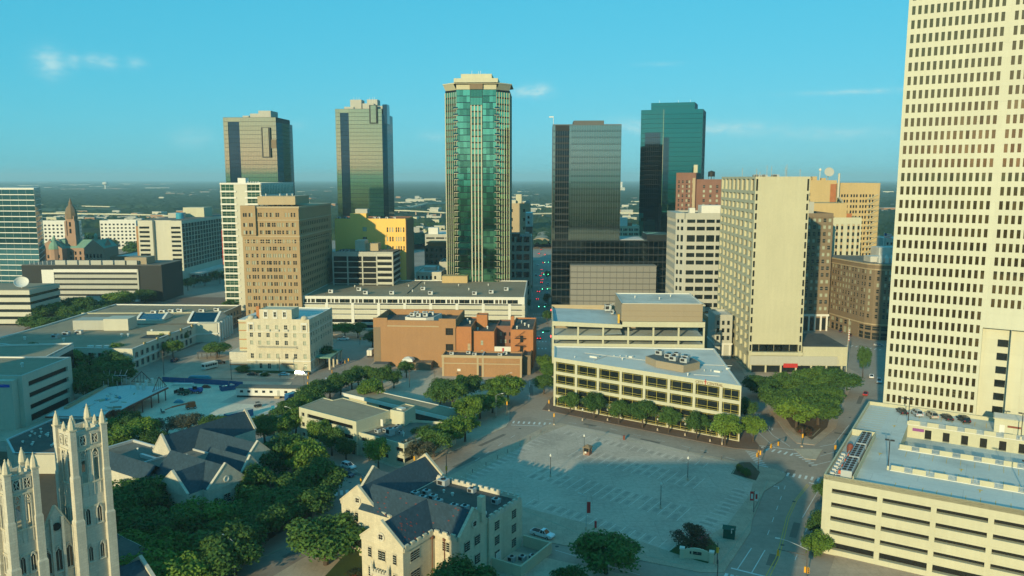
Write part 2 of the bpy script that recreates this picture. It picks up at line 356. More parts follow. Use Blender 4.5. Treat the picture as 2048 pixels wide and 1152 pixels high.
# the block with the surface car park, its pavements round it
lotb = [(13.5, 266.5), (10.5, 262), (-32, 195.5), (-31, 192.5), (-28, 192), (40.5, 161.5), (45.5, 161.5), (57, 181), (62, 195), (68, 206), (76, 214.5), (78.5, 219), (77, 222.5), (70.5, 226.5), (17, 267)]
lotb = lotb[::-1]
area = sum(a[0] * b[1] - b[0] * a[1] for a, b in zip(lotb, lotb[1:] + lotb[:1]))
if area < 0: lotb = lotb[::-1]
block('pavement', lotb, 'walk')
lot = [G(*p) for p in ((1080, 872), (1135, 850), (1200, 862), (1300, 884), (1440, 921), (1466, 930), (1470, 948), (1506, 966), (1500, 990), (1455, 1050), (1430, 1065), (1370, 1098), (1345, 1106), (1200, 1055), (1046, 1015), (930, 958))]
def ccw(p):
    a = sum(x[0] * y[1] - y[0] * x[1] for x, y in zip(p, p[1:] + p[:1])); return p if a > 0 else p[::-1]
m = MB(); m.quad(*[(x, y, .136) for x, y in ccw(lot)]); LOT = struct('car_park', m, M['lot'])
def poly_px(*pts): return ccw([G(*p) for p in pts])
block('pavement', [(11, 283), (69.5, 241), (78, 239), (81, 306), (17.5, 307)], 'brickwalk')
block('pavement', ccw([(-67, 262), (-72, 256), (-34, 224), (-28, 224), (-2, 263), (-1, 268), (-.5, 424), (-62, 424), (-66, 300)]), 'concrete')
block('pavement', ccw([(96, 244), (110, 262), (143, 326), (150, 336), (150, 412), (105, 412), (101, 342), (91, 256), (91, 246)]), 'walk')
block('pavement', ccw([(62, 150), (69, 163), (104, 224), (108, 231), (150, 300), (230, 300), (230, 60), (110, 60)]), 'walk')
block('pavement', ccw([(-60, 400), (-2, 403), (8, 428), (12, 520), (-95, 520), (-150, 520), (-150, 425), (-82, 424)]), 'walk')
block('pavement', ccw([(16.5, 312), (82, 311), (90, 420), (96, 500), (106, 570), (27, 570), (20, 420)]), 'walk')
block('pavement', ccw([(-150, 330), (-92, 328), (-91, 420), (-150, 425)]), 'walk')
block('pavement', ccw([(-91, 322), (-200, 332), (-178, 250), (-92, 235), (-90, 262)]), 'concrete')
block('pavement', ccw([(-230, 330), (-172, 336), (-156, 420), (-156, 560), (-320, 560)]), 'brickwalk')
block('pavement', ccw([(-84, 232), (-58, 209), (-53, 200), (-51, 190), (-70, 150), (-80, 100), (-190, 110), (-180, 240), (-100, 232)]), 'mulch')
block('pavement', ccw([(-37, 186), (-32, 186), (25, 160), (30, 156), (60, 100), (-40, 80), (-60, 132), (-57, 148)]), 'concrete')
for p in (((-6, 158), (14, 150), (30, 140), (10, 136), (-3, 146)), ((-32, 178), (-37, 172), (-42, 150), (-30, 146))):
    m = MB(); m.quad(*[(x, y, .14) for x, y in ccw(list(p))]); struct('lawn', m, M['grass'])
m = MB(); m.quad(*[(x, y, .14) for x, y in ccw([(97, 249), (107, 262), (134, 318), (104, 322), (95, 262)])]); struct('lawn', m, M['mulch'])
m = MB(); m.quad(*[(x, y, .14) for x, y in poly_px((1338, 1104), (1365, 1085), (1420, 1078), (1440, 1098), (1415, 1128), (1380, 1118))]); struct('lawn', m, M['grass'])
m = MB(); m.quad(*[(x, y, .14) for x, y in poly_px((1462, 948), (1478, 926), (1500, 925), (1520, 945), (1512, 962))]); struct('lawn', m, M['mulch'])
m = MB(); m.prism(poly_px((1588, 898), (1645, 899), (1632, 920), (1610, 918)), -.05, .13, False); struct('traffic_island', m, M['concrete'])
m = MB(); m.quad(*[(x, y, .14) for x, y in poly_px((330, 765), (605, 772), (600, 790), (470, 860), (330, 870), (250, 830))]); struct('building_site_ground', m, M['dirt'])
m = MB(); m.quad(*[(x, y, .145) for x, y in poly_px((480, 786), (598, 790), (560, 812), (440, 806))]); struct('parking_pad', m, M['lot'])
# ================================================================ towers and large blocks
A_, B_ = -2.4, -32.5
def bld(name, label, x, y, th, cat='building', group=None): return empty(name, (x, y, 0), R(th), label, cat, group)
def box_b(root, w, d, h, wall, roof, gl='g_dark', front=None, right=None, left=None, back=None, x0=0, y0=0, z0=0, depth=.3, nx=1, nz=1, bar=.05, par=.9, limit=300, wname='wall', win='window'):
    mb = MB(); pn = []
    c = [(x0, y0), (x0 + w, y0), (x0 + w, y0 + d), (x0, y0 + d)]
    for i, s in enumerate((front, right, back, left)):
        a, b = c[i], c[(i + 1) % 4]
        pn += facade(mb, a, b, z0, h, *(s or ((), ())), depth=depth)
    mb.build(wname, M[wall], root)
    roof_cap(root, c, h, M[wall], M[roof], par)
    gm = gl if isinstance(gl, (list, tuple)) else [gl]
    windows(root, pn, [M[g] for g in gm], win, nx, nz, bar, limit)
    return root
# --- tall cream office tower at the right
t = bld('office_tower', 'tallest cream tower with hundreds of narrow windows, cut by the right edge', 112, 234, B_)
mb = MB(); pn = []
rw = rep(1.82, 3.87, 2.36, 43)
pn += facade(mb, (0, 0), (24.3, 0), 0, 172, rep(.93, 1.555, .86, 15), rw, .35)
pn += facade(mb, (24.3, 0), (58, 0), 47, 172, rep(.93 + .555, 1.555, .86, 20), [r for r in rw if r[0] > 47], .35)
mb.quad((24.3, 0, 42.3), (58, 0, 42.3), (58, 0, 47), (24.3, 0, 47)); mb.quad((24.3, 0, 42.3), (24.3, 3, 42.3), (58, 3, 42.3), (58, 0, 42.3))
mb.quad((24.3, 0, 0), (24.3, 3, 0), (24.3, 3, 42.3), (24.3, 0, 42.3))
pn2 = facade(mb, (24.3, 3), (58, 3), 0, 42.3, [(3.8, 6.4)], [(r[0] + .1, r[0] + 2.2) for r in rw if r[1] < 42], .5)
pn += facade(mb, (0, 32), (0, 0), 0, 172, rep(.9, 1.555, .86, 20), rw, .35)
facade(mb, (58, 0), (58, 32), 0, 172); facade(mb, (58, 32), (0, 32), 0, 172)
mb.build('wall', M['burnett'], t); roof_cap(t, [(0, 0), (58, 0), (58, 32), (0, 32)], 172, M['burnett'], M['roof_gray'])
windows(t, [p for p in pn if p[0][1] < .6], [M['g_burnett']], 'window'); windows(t, [p for p in pn if p[0][1] >= .6], [M['g_burnett']], 'window', limit=0)
windows(t, pn2, [M['g_dark']], 'window', 1, 2)
mb = MB(); mb.box(31.2, -.12, 0, 31.32, 3, 42.2); mb.box(34.5, 2.9, 0, 34.6, 3.0, 42.2); mb.build('panel_joint', M['offwhite'], t)
# --- parking garage at the lower right
t = bld('parking_garage', 'cream parking garage with blue-grey roof deck at lower right', 69.7, 171, -31.5)
W_, D_ = 76, 69.4
mb = MB(); rows = [(1.3, 3.0)] + rep(4.83, 3.19, 1.08, 4); pn = []
pn += facade(mb, (0, 0), (W_, 0), 0, 18.4, rep(1.85, 10.35, 9.3, 7), rows, 1.2)
pn += facade(mb, (0, D_), (0, 0), 0, 18.4, rep(2, 10.9, 9.6, 6), rows, 1.2)
facade(mb, (W_, 0), (W_, D_), 0, 18.4); facade(mb, (W_, D_), (0, D_), 0, 18.4)
mb.build('wall', M['cream'], t)
windows(t, pn, [M['g_void']], 'opening')
mb = MB()
for c in (((0, 0), (W_, 0), (W_, .35), (0, .35)), ((0, .35), (.35, .35), (.35, D_ - .35), (0, D_ - .35)), ((0, D_ - .35), (W_, D_ - .35), (W_, D_), (0, D_))):
    mb.prism(list(c), 17.3, 18.42, False)
mb.build('parapet', M['cream2'], t)
mb = MB(); zt = 17.4
for x0, y0, x1, y1 in ((.3, .3, 12, D_ - .3), (12, .3, W_ - .3, 30.6), (12, 53.6, W_ - .3, D_ - .3)): mb.quad((x0, y0, zt), (x1, y0, zt), (x1, y1, zt), (x0, y1, zt))
mb.quad((12, 30.6, 13.9), (W_ - .3, 30.6, 13.9), (W_ - .3, 53.6, 13.9), (12, 53.6, 13.9))
mb.build('roof_deck', M['deck'], t)
mb = MB(); pn = facade(mb, (12, 53.6), (W_ - .3, 53.6), 13.9, 17.4, rep(4.2, 4.3, 1.6, 13), [(14.0, 16.6)], .9)
facade(mb, (12, 30.6), (12, 53.6), 13.9, 17.4); mb.build('ramp_wall', M['cream2'], t); windows(t, pn, [M['g_void']], 'opening')
mb = MB(); mb.box(13.2, 53.46, 15.9, 16, 53.58, 16.7); mb.build('banner', M['purple'], t)
pm = MB().box(-1.35, -.15, 0, 1.35, .15, 1.15).mesh('panel', M['cream2'])
rm = MB()
for k in range(7): rm.bar((-.75 + k * .25, 0, .15), (-.75 + k * .25, 0, 1.05), .03, 4)
rm.bar((-.8, 0, 1.05), (.8, 0, 1.05), .035, 4); rm.bar((-.8, 0, .15), (.8, 0, .15), .035, 4); rm = rm.mesh('railing', M['white'])
for yy, zz in ((30.3, zt), (13.3, zt), (53.75, zt)):
    mb = MB(); mb.box(12, yy - .2, zt, W_ - .4, yy + .2, zt + .16); mb.build('kerb', M['white'], t)
    for k in range(14):
        inst('barrier_panel', pm, t, (13.6 + k * 4.4, yy, zt + .163)); inst('railing', rm, t, (15.75 + k * 4.4, yy, zt + .163))
mb = MB()
for k in range(12): mb.box(1.2, 40 + k * 2.3, zt + .004, 6.3, 40.12 + k * 2.3, zt + .010)
for k in range(20): mb.box(14 + k * 2.7, 61.2, zt + .004, 14.12 + k * 2.7, 66, zt + .01)
for k in range(20): mb.box(14 + k * 2.7, 1.2, zt + .004, 14.12 + k * 2.7, 5.6, zt + .01)
for k in range(20): mb.box(14 + k * 2.9, 14.5, zt + .004, 14.1 + k * 2.9, 19, zt + .01); mb.box(14 + k * 2.9, 25, zt + .004, 14.1 + k * 2.9, 29.5, zt + .01)
for k in range(20): mb.box(14 + k * 2.9, 31, 13.904, 14.1 + k * 2.9, 36, 13.91)
for p in ((8.6, 24), (9, 50), (30, 10), (48, 10), (26, 22)): mb.box(p[0] - .12, p[1] - 1, zt + .004, p[0] + .12, p[1] + 1, zt + .01); mb.box(p[0] - .5, p[1] + .4, zt + .0045, p[0] + .5, p[1] + .8, zt + .0105)
mb.build('bay_marking', M['paint_y'], t)
mb = MB(); mb.box(32, 58.6, zt, 39.5, 64, zt + 3.6); mb.box(31.7, 58.3, zt + 3.6, 39.8, 64.3, zt + 3.9); st = mb.build('stair_house', M['cream'], t)
mb = MB(); mb.box(33.2, 58.5, zt + .02, 34.4, 58.58, zt + 2.2); mb.build('door', M['white'], st)
mb = MB(); mb.box(35, 58.48, zt + 1.7, 38, 58.58, zt + 2.2); mb.build('sign_board', M['red_steel'], st)
mb = MB(); mb.box(31.9, 58.7, zt + 3.91, 39.4, 63.9, zt + 3.95); mb.build('roof', M['roof_white'], st)
# chillers in the walled yard on the roof
mb = MB(); mb.box(5.9, .4, zt, 6.1, 36.2, zt + 1.6); mb.box(.4, 36.2, zt, 6.1, 36.4, zt + 1.6); mb.build('plant_screen', M['cream2'], t)
def chiller():
    m = MB(); m.box(-1.15, -5, .35, 1.15, 5, 2.2); m.box(-1.0, -4.8, 0, 1.0, 4.8, .35); m.k = 1
    for sx in (-.55, .55):
        for k in range(6): m.lathe([(.46, 2.2), (.46, 2.36), (.36, 2.36), (.3, 2.22)], sx, -4.1 + k * 1.64, 10)
    return m.mesh('chiller', M['metal'], M['dark'])
cm_ = chiller()
for k in range(3): inst('chiller', cm_, t, (4.4, 6.5 + k * 10.8, zt))
mb = MB()
for k in range(7): mb.bar((1.2, 3 + k * 2.4, zt + .5), (3, 3 + k * 2.4, zt + .5), .12); mb.box(.9, 2.6 + k * 2.4, zt, 1.7, 3.4 + k * 2.4, zt + .9)
mb.bar((2.2, 2, zt + .7), (2.2, 22, zt + .7), .16); mb.build('pipework', M['galv'], t)
for k in range(4): MB().box(2.4, 4 + k * 4.2, zt + .1, 3, 4.7 + k * 4.2, zt + 1.1).build('pump', M['k_orange'], t)
mb = MB(); mb.lathe([(.8, zt), (.8, zt + 1.6), (.5, zt + 2.1), (.1, zt + 2.3)], 2.2, 21.5, 10); mb.build('tank', M['red_steel'], t)
LIGHT_POLES = [(12.0, 53.9, zt), (11.6, 13.4, zt), (38, 54, zt), (38.2, 13.3, zt)]
GAR = t
# --- low glass office with white frame
t = bld('low_office_block', 'long four storey office with white frame and black glass below pale roof', 15.4, 288, -35.4)
bl = lambda x, y: ((x - 15.4) * math.cos(R(35.4)) - (y - 288) * math.sin(R(35.4)), (x - 15.4) * math.sin(R(35.4)) + (y - 288) * math.cos(R(35.4)))
c = [(0, 0), bl(73, 247.2), bl(78.5, 303.5), bl(16.6, 308)]
Lf = c[1][0]; hC = 18.5
mb = MB(); wc = [(.95 + i * 9.05, .95 + i * 9.05 + 8.15) for i in range(7)] + [(64.4, Lf - .5)]
wc = [a for a in wc if a[1] < Lf]
rows = [(.4, 3.5), (4.5, 7.7), (8.8, 12.3), (13.4, 17.0)]
pn = facade(mb, c[0], c[1], 0, hC, wc, rows, .45)
pn_r = facade(mb, c[1], c[2], 0, hC, rep(.3, 5.6, 5.5, 10), [(.3, 18.2)], .1)
facade(mb, c[2], c[3], 0, hC); facade(mb, c[3], c[0], 0, hC, rep(.8, 6, 5, 3), rows, .4)
mb.build('frame_wall', M['cream'], t); roof_cap(t, c, hC, M['white'], M['roof_white'], .35, .5)
gm = [M['black_panel'], M['lime']]
def cc_pane(w_, h_):
    m = MB(); m.box(-w_ / 2 - .02, 0, -h_ / 2 - .02, w_ / 2 + .02, .1, h_ / 2 + .02); m.k = 1
    for fx in (-.43, 0, .43): m.box(w_ * fx - .05, -.1, -h_ / 2, w_ * fx + .05, -.012, h_ / 2)
    for fz in (-.42, -.2, .38): m.box(-w_ / 2, -.08, h_ * fz - .045, w_ / 2, -.013, h_ * fz + .045)
    return m.mesh('glazing', M['g_dark'], M['lime'])
cache = {}
for c0, w_, h_, a in pn:
    k = (round(w_, 1), round(h_, 1))
    if k not in cache: cache[k] = cc_pane(w_, h_)
    inst('window', cache[k], t, c0, a)
windows(t, pn_r, [M['g_dark'], M['lime']], 'window', 1, 5, .05)
mb = MB()
pen = [(31, 12.5), (37, 8.4), (48, 6.8), (50.5, 15), (46, 19.5), (33, 21)]
mb.prism(pen, hC - .3, hC + 2.2, False); o = mb.build('plant_screen', M['taupe'], t)
ip = [(31.6, 12.9), (37.2, 8.9), (47.6, 7.4), (49.9, 14.8), (45.7, 19), (33.3, 20.4)]
mb = MB(); mb.quad(*[(x, y, hC + 2.21) for x, y in ip]); mb.build('plant_floor', M['gray_dark'], o)
for x, y in ((34, 17.8), (39, 14.8), (42, 12), (46.3, 11.5), (40.5, 17.5), (45, 15.5)): ac_unit(t, x, y, hC + 2.2, 2.6, 2.2, 1.6)
for x0, y0, x1, y1 in ((5, 14, 30, 16), (52, 6, 60, 9), (14, 5, 14.2, 16), (46, 20, 58, 26)): MB().bar((x0, y0, hC - .2), (x1, y1, hC - .2), .12, 6).build('roof_pipe', M['galv'], t)
for x, y, w2, d2 in ((10, 9, 3, 2), (22, 17, 1.4, 1.4), (56, 14, 2.2, 1.6), (58, 20, 1.2, 1.2)): MB().box(x, y, hC - .35, x + w2, y + d2, hC + .25).build('roof_hatch', M['white'], t)
for k in range(12): vent(t, 6 + (k * 17 % 53), 5 + (k * 7 % 11) + (6 if k % 3 else 0), hC - .3, .2, .6)
vent(t, 51, 3.5, hC - .3, .3, 1); vent(t, 22, 12, hC - .3, .3, .8)
# lettering on the fascia
def text3d(body, size, m_, parent, loc, rx, rz, ext=.06, name='lettering'):
    cu = bpy.data.curves.new(name, 'FONT'); cu.body = body; cu.size = size; cu.extrude = ext; cu.align_x = 'CENTER'; cu.materials.append(m_)
    o = bpy.data.objects.new(name, cu); col.objects.link(o); o.parent = parent; o.location = loc; o.rotation_euler = (rx, 0, rz)
    bpy.context.view_layer.update(); dg = bpy.context.evaluated_depsgraph_get()
    me = bpy.data.meshes.new_from_object(o.evaluated_get(dg)); bpy.data.objects.remove(o); bpy.data.curves.remove(cu)
    o = inst(name, me, parent, loc); o.rotation_euler = (rx, 0, rz); return o
text3d('CITY', 1.25, M['brown'], t, (56.6, -.1, 17.28), R(90), 0); text3d('CENTRAL', 1.25, M['brown'], t, (61.9, -.1, 17.28), R(90), 0)
mb = MB(); mb.box(58.55, -.16, 17.1, 58.75, -.01, 18.9); mb.box(58.2, -.16, 18.0, 59.1, -.01, 18.2); mb.build('logo', M['red'], t)
# --- ramped parking deck behind the low office
t = bld('parking_deck', 'white ramped parking deck with tan box storey behind the low glass office', 16.8, 327, A_)
mb = MB()
Wd, Dd = 63, 40
for z0, z1 in ((13.6, 15.6), (17.2, 19.0)): mb.box(0, 0, z0, Wd, .4, z1)
mb.box(0, 0, 0, Wd, .4, 4); mb.box(0, 0, 7, Wd, .4, 9.4); mb.box(0, 0, 10.8, Wd, .4, 12.6)
mb.quad((0, -.02, 23.1), (29, -.02, 22.2), (29, -.02, 23.7), (0, -.02, 25.0)); mb.quad((0, -.02, 25.0), (29, -.02, 23.7), (29, .4, 23.7), (0, .4, 25.0)); mb.quad((0, .4, 23.1), (0, .4, 25), (29, .4, 23.7), (29, .4, 22.2))
mb.box(29, -.01, 22.8, Wd, .4, 25.0)
mb.box(-.02, .4, 0, .4, Dd, 4)
for z0, z1 in ((7, 9.4), (10.8, 12.6), (13.6, 15.6), (17.2, 19), (23.1, 25)): mb.box(-.02, .41, z0, .4, Dd, z1)
mb.build('deck_parapet', M['cream'], t)
mb = MB()
for k in range(7): mb.box(k * (Wd - .7) / 6, .05, 0, k * (Wd - .7) / 6 + .7, .75, 22.6)
mb.box(.05, 18, 0, .75, 18.7, 23); mb.box(.05, Dd - .7, 0, .75, Dd, 23)
mb.build('column', M['cream'], t)
mb = MB()
for z in (3.6, 8, 11.4, 14.6, 18.0): mb.box(.4, .4, z, Wd, Dd, z + .35)
mb.quad((.4, .4, 23.6), (29, .4, 22.6), (29, Dd, 23.3), (.4, Dd, 24.2)); mb.quad((.4, .4, 18.4), (29, .4, 19.6), (29, 16, 20.2), (.4, 16, 18.6))
mb.build('deck_slab', M['deck'], t)
mb = MB(); mb.box(1, 20, 0, Wd - .5, 20.4, 22.4); mb.box(29, 20.4, 18, Wd - .2, Dd, 25); mb.build('inner_wall', M['taupe'], t)
mb = MB(); mb.box(0, Dd - .4, 20, 29, Dd, 25.6); mb.build('back_wall', M['tan2'], t)
mb = MB(); mb.prism([(28.6, .8), (62, .8), (62, 31), (28.6, 31)], 25.02, 32.2, False); o = mb.build('top_storey', M['taupe'], t)
roof_cap(t, [(28.6, .8), (62, .8), (62, 31), (28.6, 31)], 32.6, M['white'], M['roof_stain'], .35, .4)
for z in (27.2, 29.4): MB().box(28.55, .74, z, 62.06, .8, z + .06).build('panel_joint', M['brown'], t)
for p in ((36, 18), (46, 14), (52, 22)): vent(t, *p, 32.25, .35, 1)
for k in range(6): MB().box(23 + k * .9, Dd - 3 - k * .5, 24.6 + k * .5, 27.5 + k * .2, Dd - 2.7 - k * .5, 24.75 + k * .5).build('stair_flight', M['steel'], t)
ac_unit(t, 25.6, Dd - 6, 24, 3, 3, 2.6); ac_unit(t, 27, Dd - 12, 23.5, 1.2, 2.2, 2)
mb = MB(); mb.box(27.6, 6, 23.2, 28.4, 7.2, 27); mb.build('post', M['paint_y'], t)
# --- dark glass tower with wide podium
t = bld('glass_tower', 'dark grey glass tower with slab podium right of the long street', 25.4, 505, A_)
def bands(root, p0, p1, z0, z1, n, gm, name='glass_band', sp=None, gap=.12, mull=None, depth=.06):
    """curtain wall: one glass band a storey, slim metal line between"""
    Ln = math.hypot(p1[0] - p0[0], p1[1] - p0[1]); ang = math.atan2(p1[1] - p0[1], p1[0] - p0[0]); fh = (z1 - z0) / n
    m = MB(); m.box(0, -depth, gap / 2, Ln, .04, fh - gap / 2)
    if mull:
        k = max(1, round(Ln / mull)); m.k = 1
        for i in range(k + 1): x = Ln * i / k; m.box(max(0, x - .05), -depth - .05, 0, min(Ln, x + .05), -depth - .005, fh)
        if sp: m.k = 2; m.box(0, -depth - .03, gap / 2, Ln, -depth - .006, fh * sp)
    me = m.mesh(name, *gm)
    for i in range(n): inst(name, me, root, (p0[0], p0[1], z0 + i * fh), ang)
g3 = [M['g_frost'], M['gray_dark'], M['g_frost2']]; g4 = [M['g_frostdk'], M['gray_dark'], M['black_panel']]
mb = MB(); mb.box(0, 0, 45, 42.4, 34, 116.5); mb.box(0, -.3, 0, 76, 38, 44.9); mb.build('core', M['black_panel'], t)
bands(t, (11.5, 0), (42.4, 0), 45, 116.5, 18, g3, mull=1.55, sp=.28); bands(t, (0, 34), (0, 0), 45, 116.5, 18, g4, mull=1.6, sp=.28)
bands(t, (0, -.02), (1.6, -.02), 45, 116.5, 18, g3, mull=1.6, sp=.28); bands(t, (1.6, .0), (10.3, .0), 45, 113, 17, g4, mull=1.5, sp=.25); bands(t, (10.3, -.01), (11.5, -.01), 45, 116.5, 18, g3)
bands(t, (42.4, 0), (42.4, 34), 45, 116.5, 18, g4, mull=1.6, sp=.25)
bands(t, (0, -.35), (76, -.35), 4, 44.5, 9, g4, mull=3, sp=.2); bands(t, (0, 38), (0, -.35), 4, 44.5, 9, g4, mull=3, sp=.2)
mb = MB(); mb.box(-.1, -.1, 116.4, 42.5, 34, 117); mb.box(13, 5, 117, 32, 26, 119.6); mb.box(42.5, 1, 44.9, 60, 20, 45.1); mb.build('roof_edge', M['gray_dark'], t)
mb = MB(); mb.box(43, 2, 45.1, 58, 30, 45.25); mb.build('terrace', M['roof_white'], t)
mb = MB(); mb.box(60, 2, 45, 75, 30, 48.5); mb.build('plant_screen', M['black_panel'], t)
mb = MB(); mb.bar((.3, .3, 117), (.3, .3, 121.5), .15); mb.box(-2.4, .1, 121.2, .4, .6, 121.9); mb.build('crane_arm', M['white'], t)
mb = MB(); mb.prism([(11.6, -10.5), (64.5, -10.5), (64.5, -.45), (11.6, -.45)], 0, 29.8, False); o = mb.build('garage_screen_core', M['dark'], t)
fm = MB()
for i in range(13): fm.box(.08 + i * 4.08, -.25, .38, 4.0 + i * 4.08, 0, 3.55)
fm.k = 1; fm.box(0, -.1, 0, 53, 0, .36); fm = fm.mesh('screen_panel', M['panel'], M['gray_dark'])
for k in range(8): inst('screen_panel', fm, t, (11.6, -10.52, .3 + k * 3.66))
MB().box(11.4, -10.9, 29.6, 64.7, -.45, 30.1).build('coping', M['panel'], t)
fl = MB()
for i in range(3): fl.box(0, .06 + i * 3.3, .38, .2, 3.2 + i * 3.3, 3.55)
fl = fl.mesh('screen_panel', M['panel'])
for k in range(8): inst('screen_panel', fl, t, (11.36, -10.4, .3 + k * 3.66)); inst('screen_panel', fl, t, (64.52, -10.4, .3 + k * 3.66))
# --- green residential tower
t = bld('green_glass_tower', 'green glass high-rise with cream fins and flared crown, tallest in the centre', -22, 503, A_)
hw, ch = 11.9, 8.3; h = 138
oc = [(-hw, 0), (hw, 0), (hw + ch, ch), (hw + ch, ch + 22), (hw, ch * 2 + 22), (-hw, ch * 2 + 22), (-hw - ch, ch + 22), (-hw - ch, ch)]
mb = MB(); mb.prism(oc, 0, h, False); mb.build('core', M['black_panel'], t)
n = 35; fh = h / n
gp = pane_mesh(2.05, fh - .5, [M['g_green']], 1, 1, .05)
for i in range(n):
    for sx in (-1, 1):
        for k in range(4): inst('glass_panel', gp, t, (sx * (3.9 + k * 2.12 + 1.06) * 1.0, -.12, i * fh + fh / 2))
spm = MB().box(-4.1, -.18, -.1, 4.1, -.02, .12).mesh('spandrel', M['g_tealdk'])
for i in range(n):
    for sx in (-1, 1): inst('spandrel', spm, t, (sx * 7.8, 0, i * fh))
mb = MB()
for k in range(4): mb.box(-3.5 + k * 2.1, -.8, 0, -2.9 + k * 2.1, -.02, h - 9.5)
mb.build('fin', M['cream'], t)
bands(t, (-3.6, -.1), (3.6, -.1), 0, h - 9.6, 34, [M['g_green']], gap=.9); bands(t, (-3.7, -.1), (3.7, -.1), h - 9.5, h, 2, [M['g_green'], M['g_tealdk']], gap=.4, mull=2.1)
for p, q, gm in ((oc[1], oc[2], 'g_green'), (oc[7], oc[0], 'g_green'), (oc[2], oc[3], 'g_tealdk'), (oc[6], oc[7], 'g_green')):
    bands(t, p, q, 0, h - 1, 35, [M[gm]], gap=1.0, depth=.1)
    d = Vector((q[0] - p[0], q[1] - p[1])); Ln = d.length; d /= Ln; a = math.atan2(d.y, d.x)
    f = MB(); f.box(-.11, -.5, 0, .11, -.11, h - 1.5); f = f.mesh('fin', M['cream'])
    for k in range(6): inst('fin', f, t, (p[0] + d.x * (k + .3) * Ln / 5.6, p[1] + d.y * (k + .3) * Ln / 5.6, 0), a)
bal = MB(); bal.box(-1.5, -.9, 0, 1.5, .3, .3); bal.k = 1; bal.box(-1.5, -.95, .3, 1.5, -.88, 1.2); bal = bal.mesh('balcony', M['cream2'], M['g_tealdk'])
for i in range(1, n - 2):
    for sx in (-1, 1): inst('balcony', bal, t, (sx * (hw + .6), .35, i * fh), sx * R(25))
mb = MB(); mb.box(-hw - .5, .5, h, hw + .5, 30, h + 4); mb.build('crown_wall', M['cream2'], t)
mb = MB(); mb.prism([(-21.6, 6.4), (-14, -1.2), (14, -1.2), (21.6, 6.4), (21.6, 32), (14, 40), (-14, 40), (-21.6, 32)], h + 3.3, h + 3.9, False)
mb.prism([(-13.5, -2.6), (13.5, -2.6), (13.5, 36), (-13.5, 36)], h + 3.9, h + 6.4, False); mb.prism([(-9.5, 1), (9.5, 1), (9.5, 33), (-9.5, 33)], h + 6.4, h + 9.4, False)
mb.build('roof_canopy', M['cream'], t)
mb = MB(); mb.box(-4, -1, h, 4, .49, h + 3.2); mb.build('louvre', M['brown'], t)
for x, y in ((-3, 4), (1, 6), (2.5, 3)): MB().bar((x, y, h + 9.6), (x, y, h + 11.6), .12).build('mast', M['white'], t)
for sx in (-1, 1):
    mb = MB(); mb.quad((sx * 12.4, .4, h - .2), (sx * 20, 8.2, h - .2), (sx * 21.4, 6.6, h + 3.28), (sx * 14, -1.0, h + 3.28)); mb.build('crown_soffit', M['cream2'], t)
# --- two mirror glass towers on the left skyline
def notch_tower(name, label, x, y, th, wf, d, h, slot, boxes, fh=3.95):
    t = bld(name, label, x, y, th); n = int(h / fh)
    mb = MB(); mb.box(.2, 1.2, 0, wf - .2, d - .2, h - .2); mb.build('core', M['black_panel'], t)
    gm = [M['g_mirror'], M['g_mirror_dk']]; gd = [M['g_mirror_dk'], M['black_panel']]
    s0, s1 = slot
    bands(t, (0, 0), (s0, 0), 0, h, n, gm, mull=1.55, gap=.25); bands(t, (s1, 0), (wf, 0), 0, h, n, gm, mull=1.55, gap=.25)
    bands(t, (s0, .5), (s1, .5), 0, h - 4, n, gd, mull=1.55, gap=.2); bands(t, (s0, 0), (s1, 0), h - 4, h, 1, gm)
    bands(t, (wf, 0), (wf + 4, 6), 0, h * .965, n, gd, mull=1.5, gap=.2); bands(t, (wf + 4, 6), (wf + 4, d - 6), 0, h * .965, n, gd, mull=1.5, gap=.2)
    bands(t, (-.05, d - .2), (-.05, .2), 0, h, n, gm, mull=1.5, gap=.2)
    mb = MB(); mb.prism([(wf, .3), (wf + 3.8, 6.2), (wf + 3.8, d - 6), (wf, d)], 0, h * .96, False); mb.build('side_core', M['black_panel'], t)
    for (x0, x1, z0, z1, dep) in boxes:
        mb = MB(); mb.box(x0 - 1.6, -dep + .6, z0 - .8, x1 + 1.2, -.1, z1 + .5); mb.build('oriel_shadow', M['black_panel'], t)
        bands(t, (x0, -dep), (x1, -dep), z0, z1, max(1, round((z1 - z0) / fh)), gm, name='oriel_band', mull=1.55)
        mb = MB(); mb.box(x0, -dep + .1, z0, x1, -.1, z1); mb.build('oriel_core', M['black_panel'], t)
    roof_cap(t, [(0, 0), (wf, 0), (wf, d), (0, d)], h + .1, M['gray_dark'], M['roof_gray'], .8)
    return t
t = notch_tower('mirror_tower', 'shorter mirror glass tower with dark vertical slot, rising above the white hotel', -275, 774, A_ - .5, 51, 42, 141, (4.5, 15.5), [(39, 44.5, 104, 131, 3)])
for a in ((16, 8, 22, 24, 143.2), (24, 6, 34, 18, 145), (33, 4, 45, 24, 147.5)): MB().box(a[0], a[1], 140.4, a[2], a[3], a[4]).build('plant_room', M['grayc'], t)
mb = MB(); mb.box(44.5, -1.2, 112, 51.1, -.1, 120); mb.build('sky_recess', M['brown'], t)
t = notch_tower('mirror_tower', 'taller mirror glass tower with stepped plant boxes between hotel and green tower', -184.5, 850, A_ - .5, 49, 42, 155.3, (5, 14), [(38, 43.5, 141, 158.5, 3)])
for a in ((14, 8, 26, 22, 165.5), (27, 8, 39, 24, 161.5), (31, 12, 42, 26, 166), (8, 6, 18, 30, 158), (38, 4, 49, 20, 158.6)): MB().box(a[0], a[1], 154, a[2], a[3], a[4]).build('plant_room', M['grayc'], t)
MB().box(49.2, 3, 140, 54, 16, 160).build('corner_box', M['g_mirror_dk'], t)
for x in (17, 20, 22.5, 34, 37, 39): MB().bar((x, 12, 161), (x, 12, 168.5), .12).build('mast', M['white'], t)
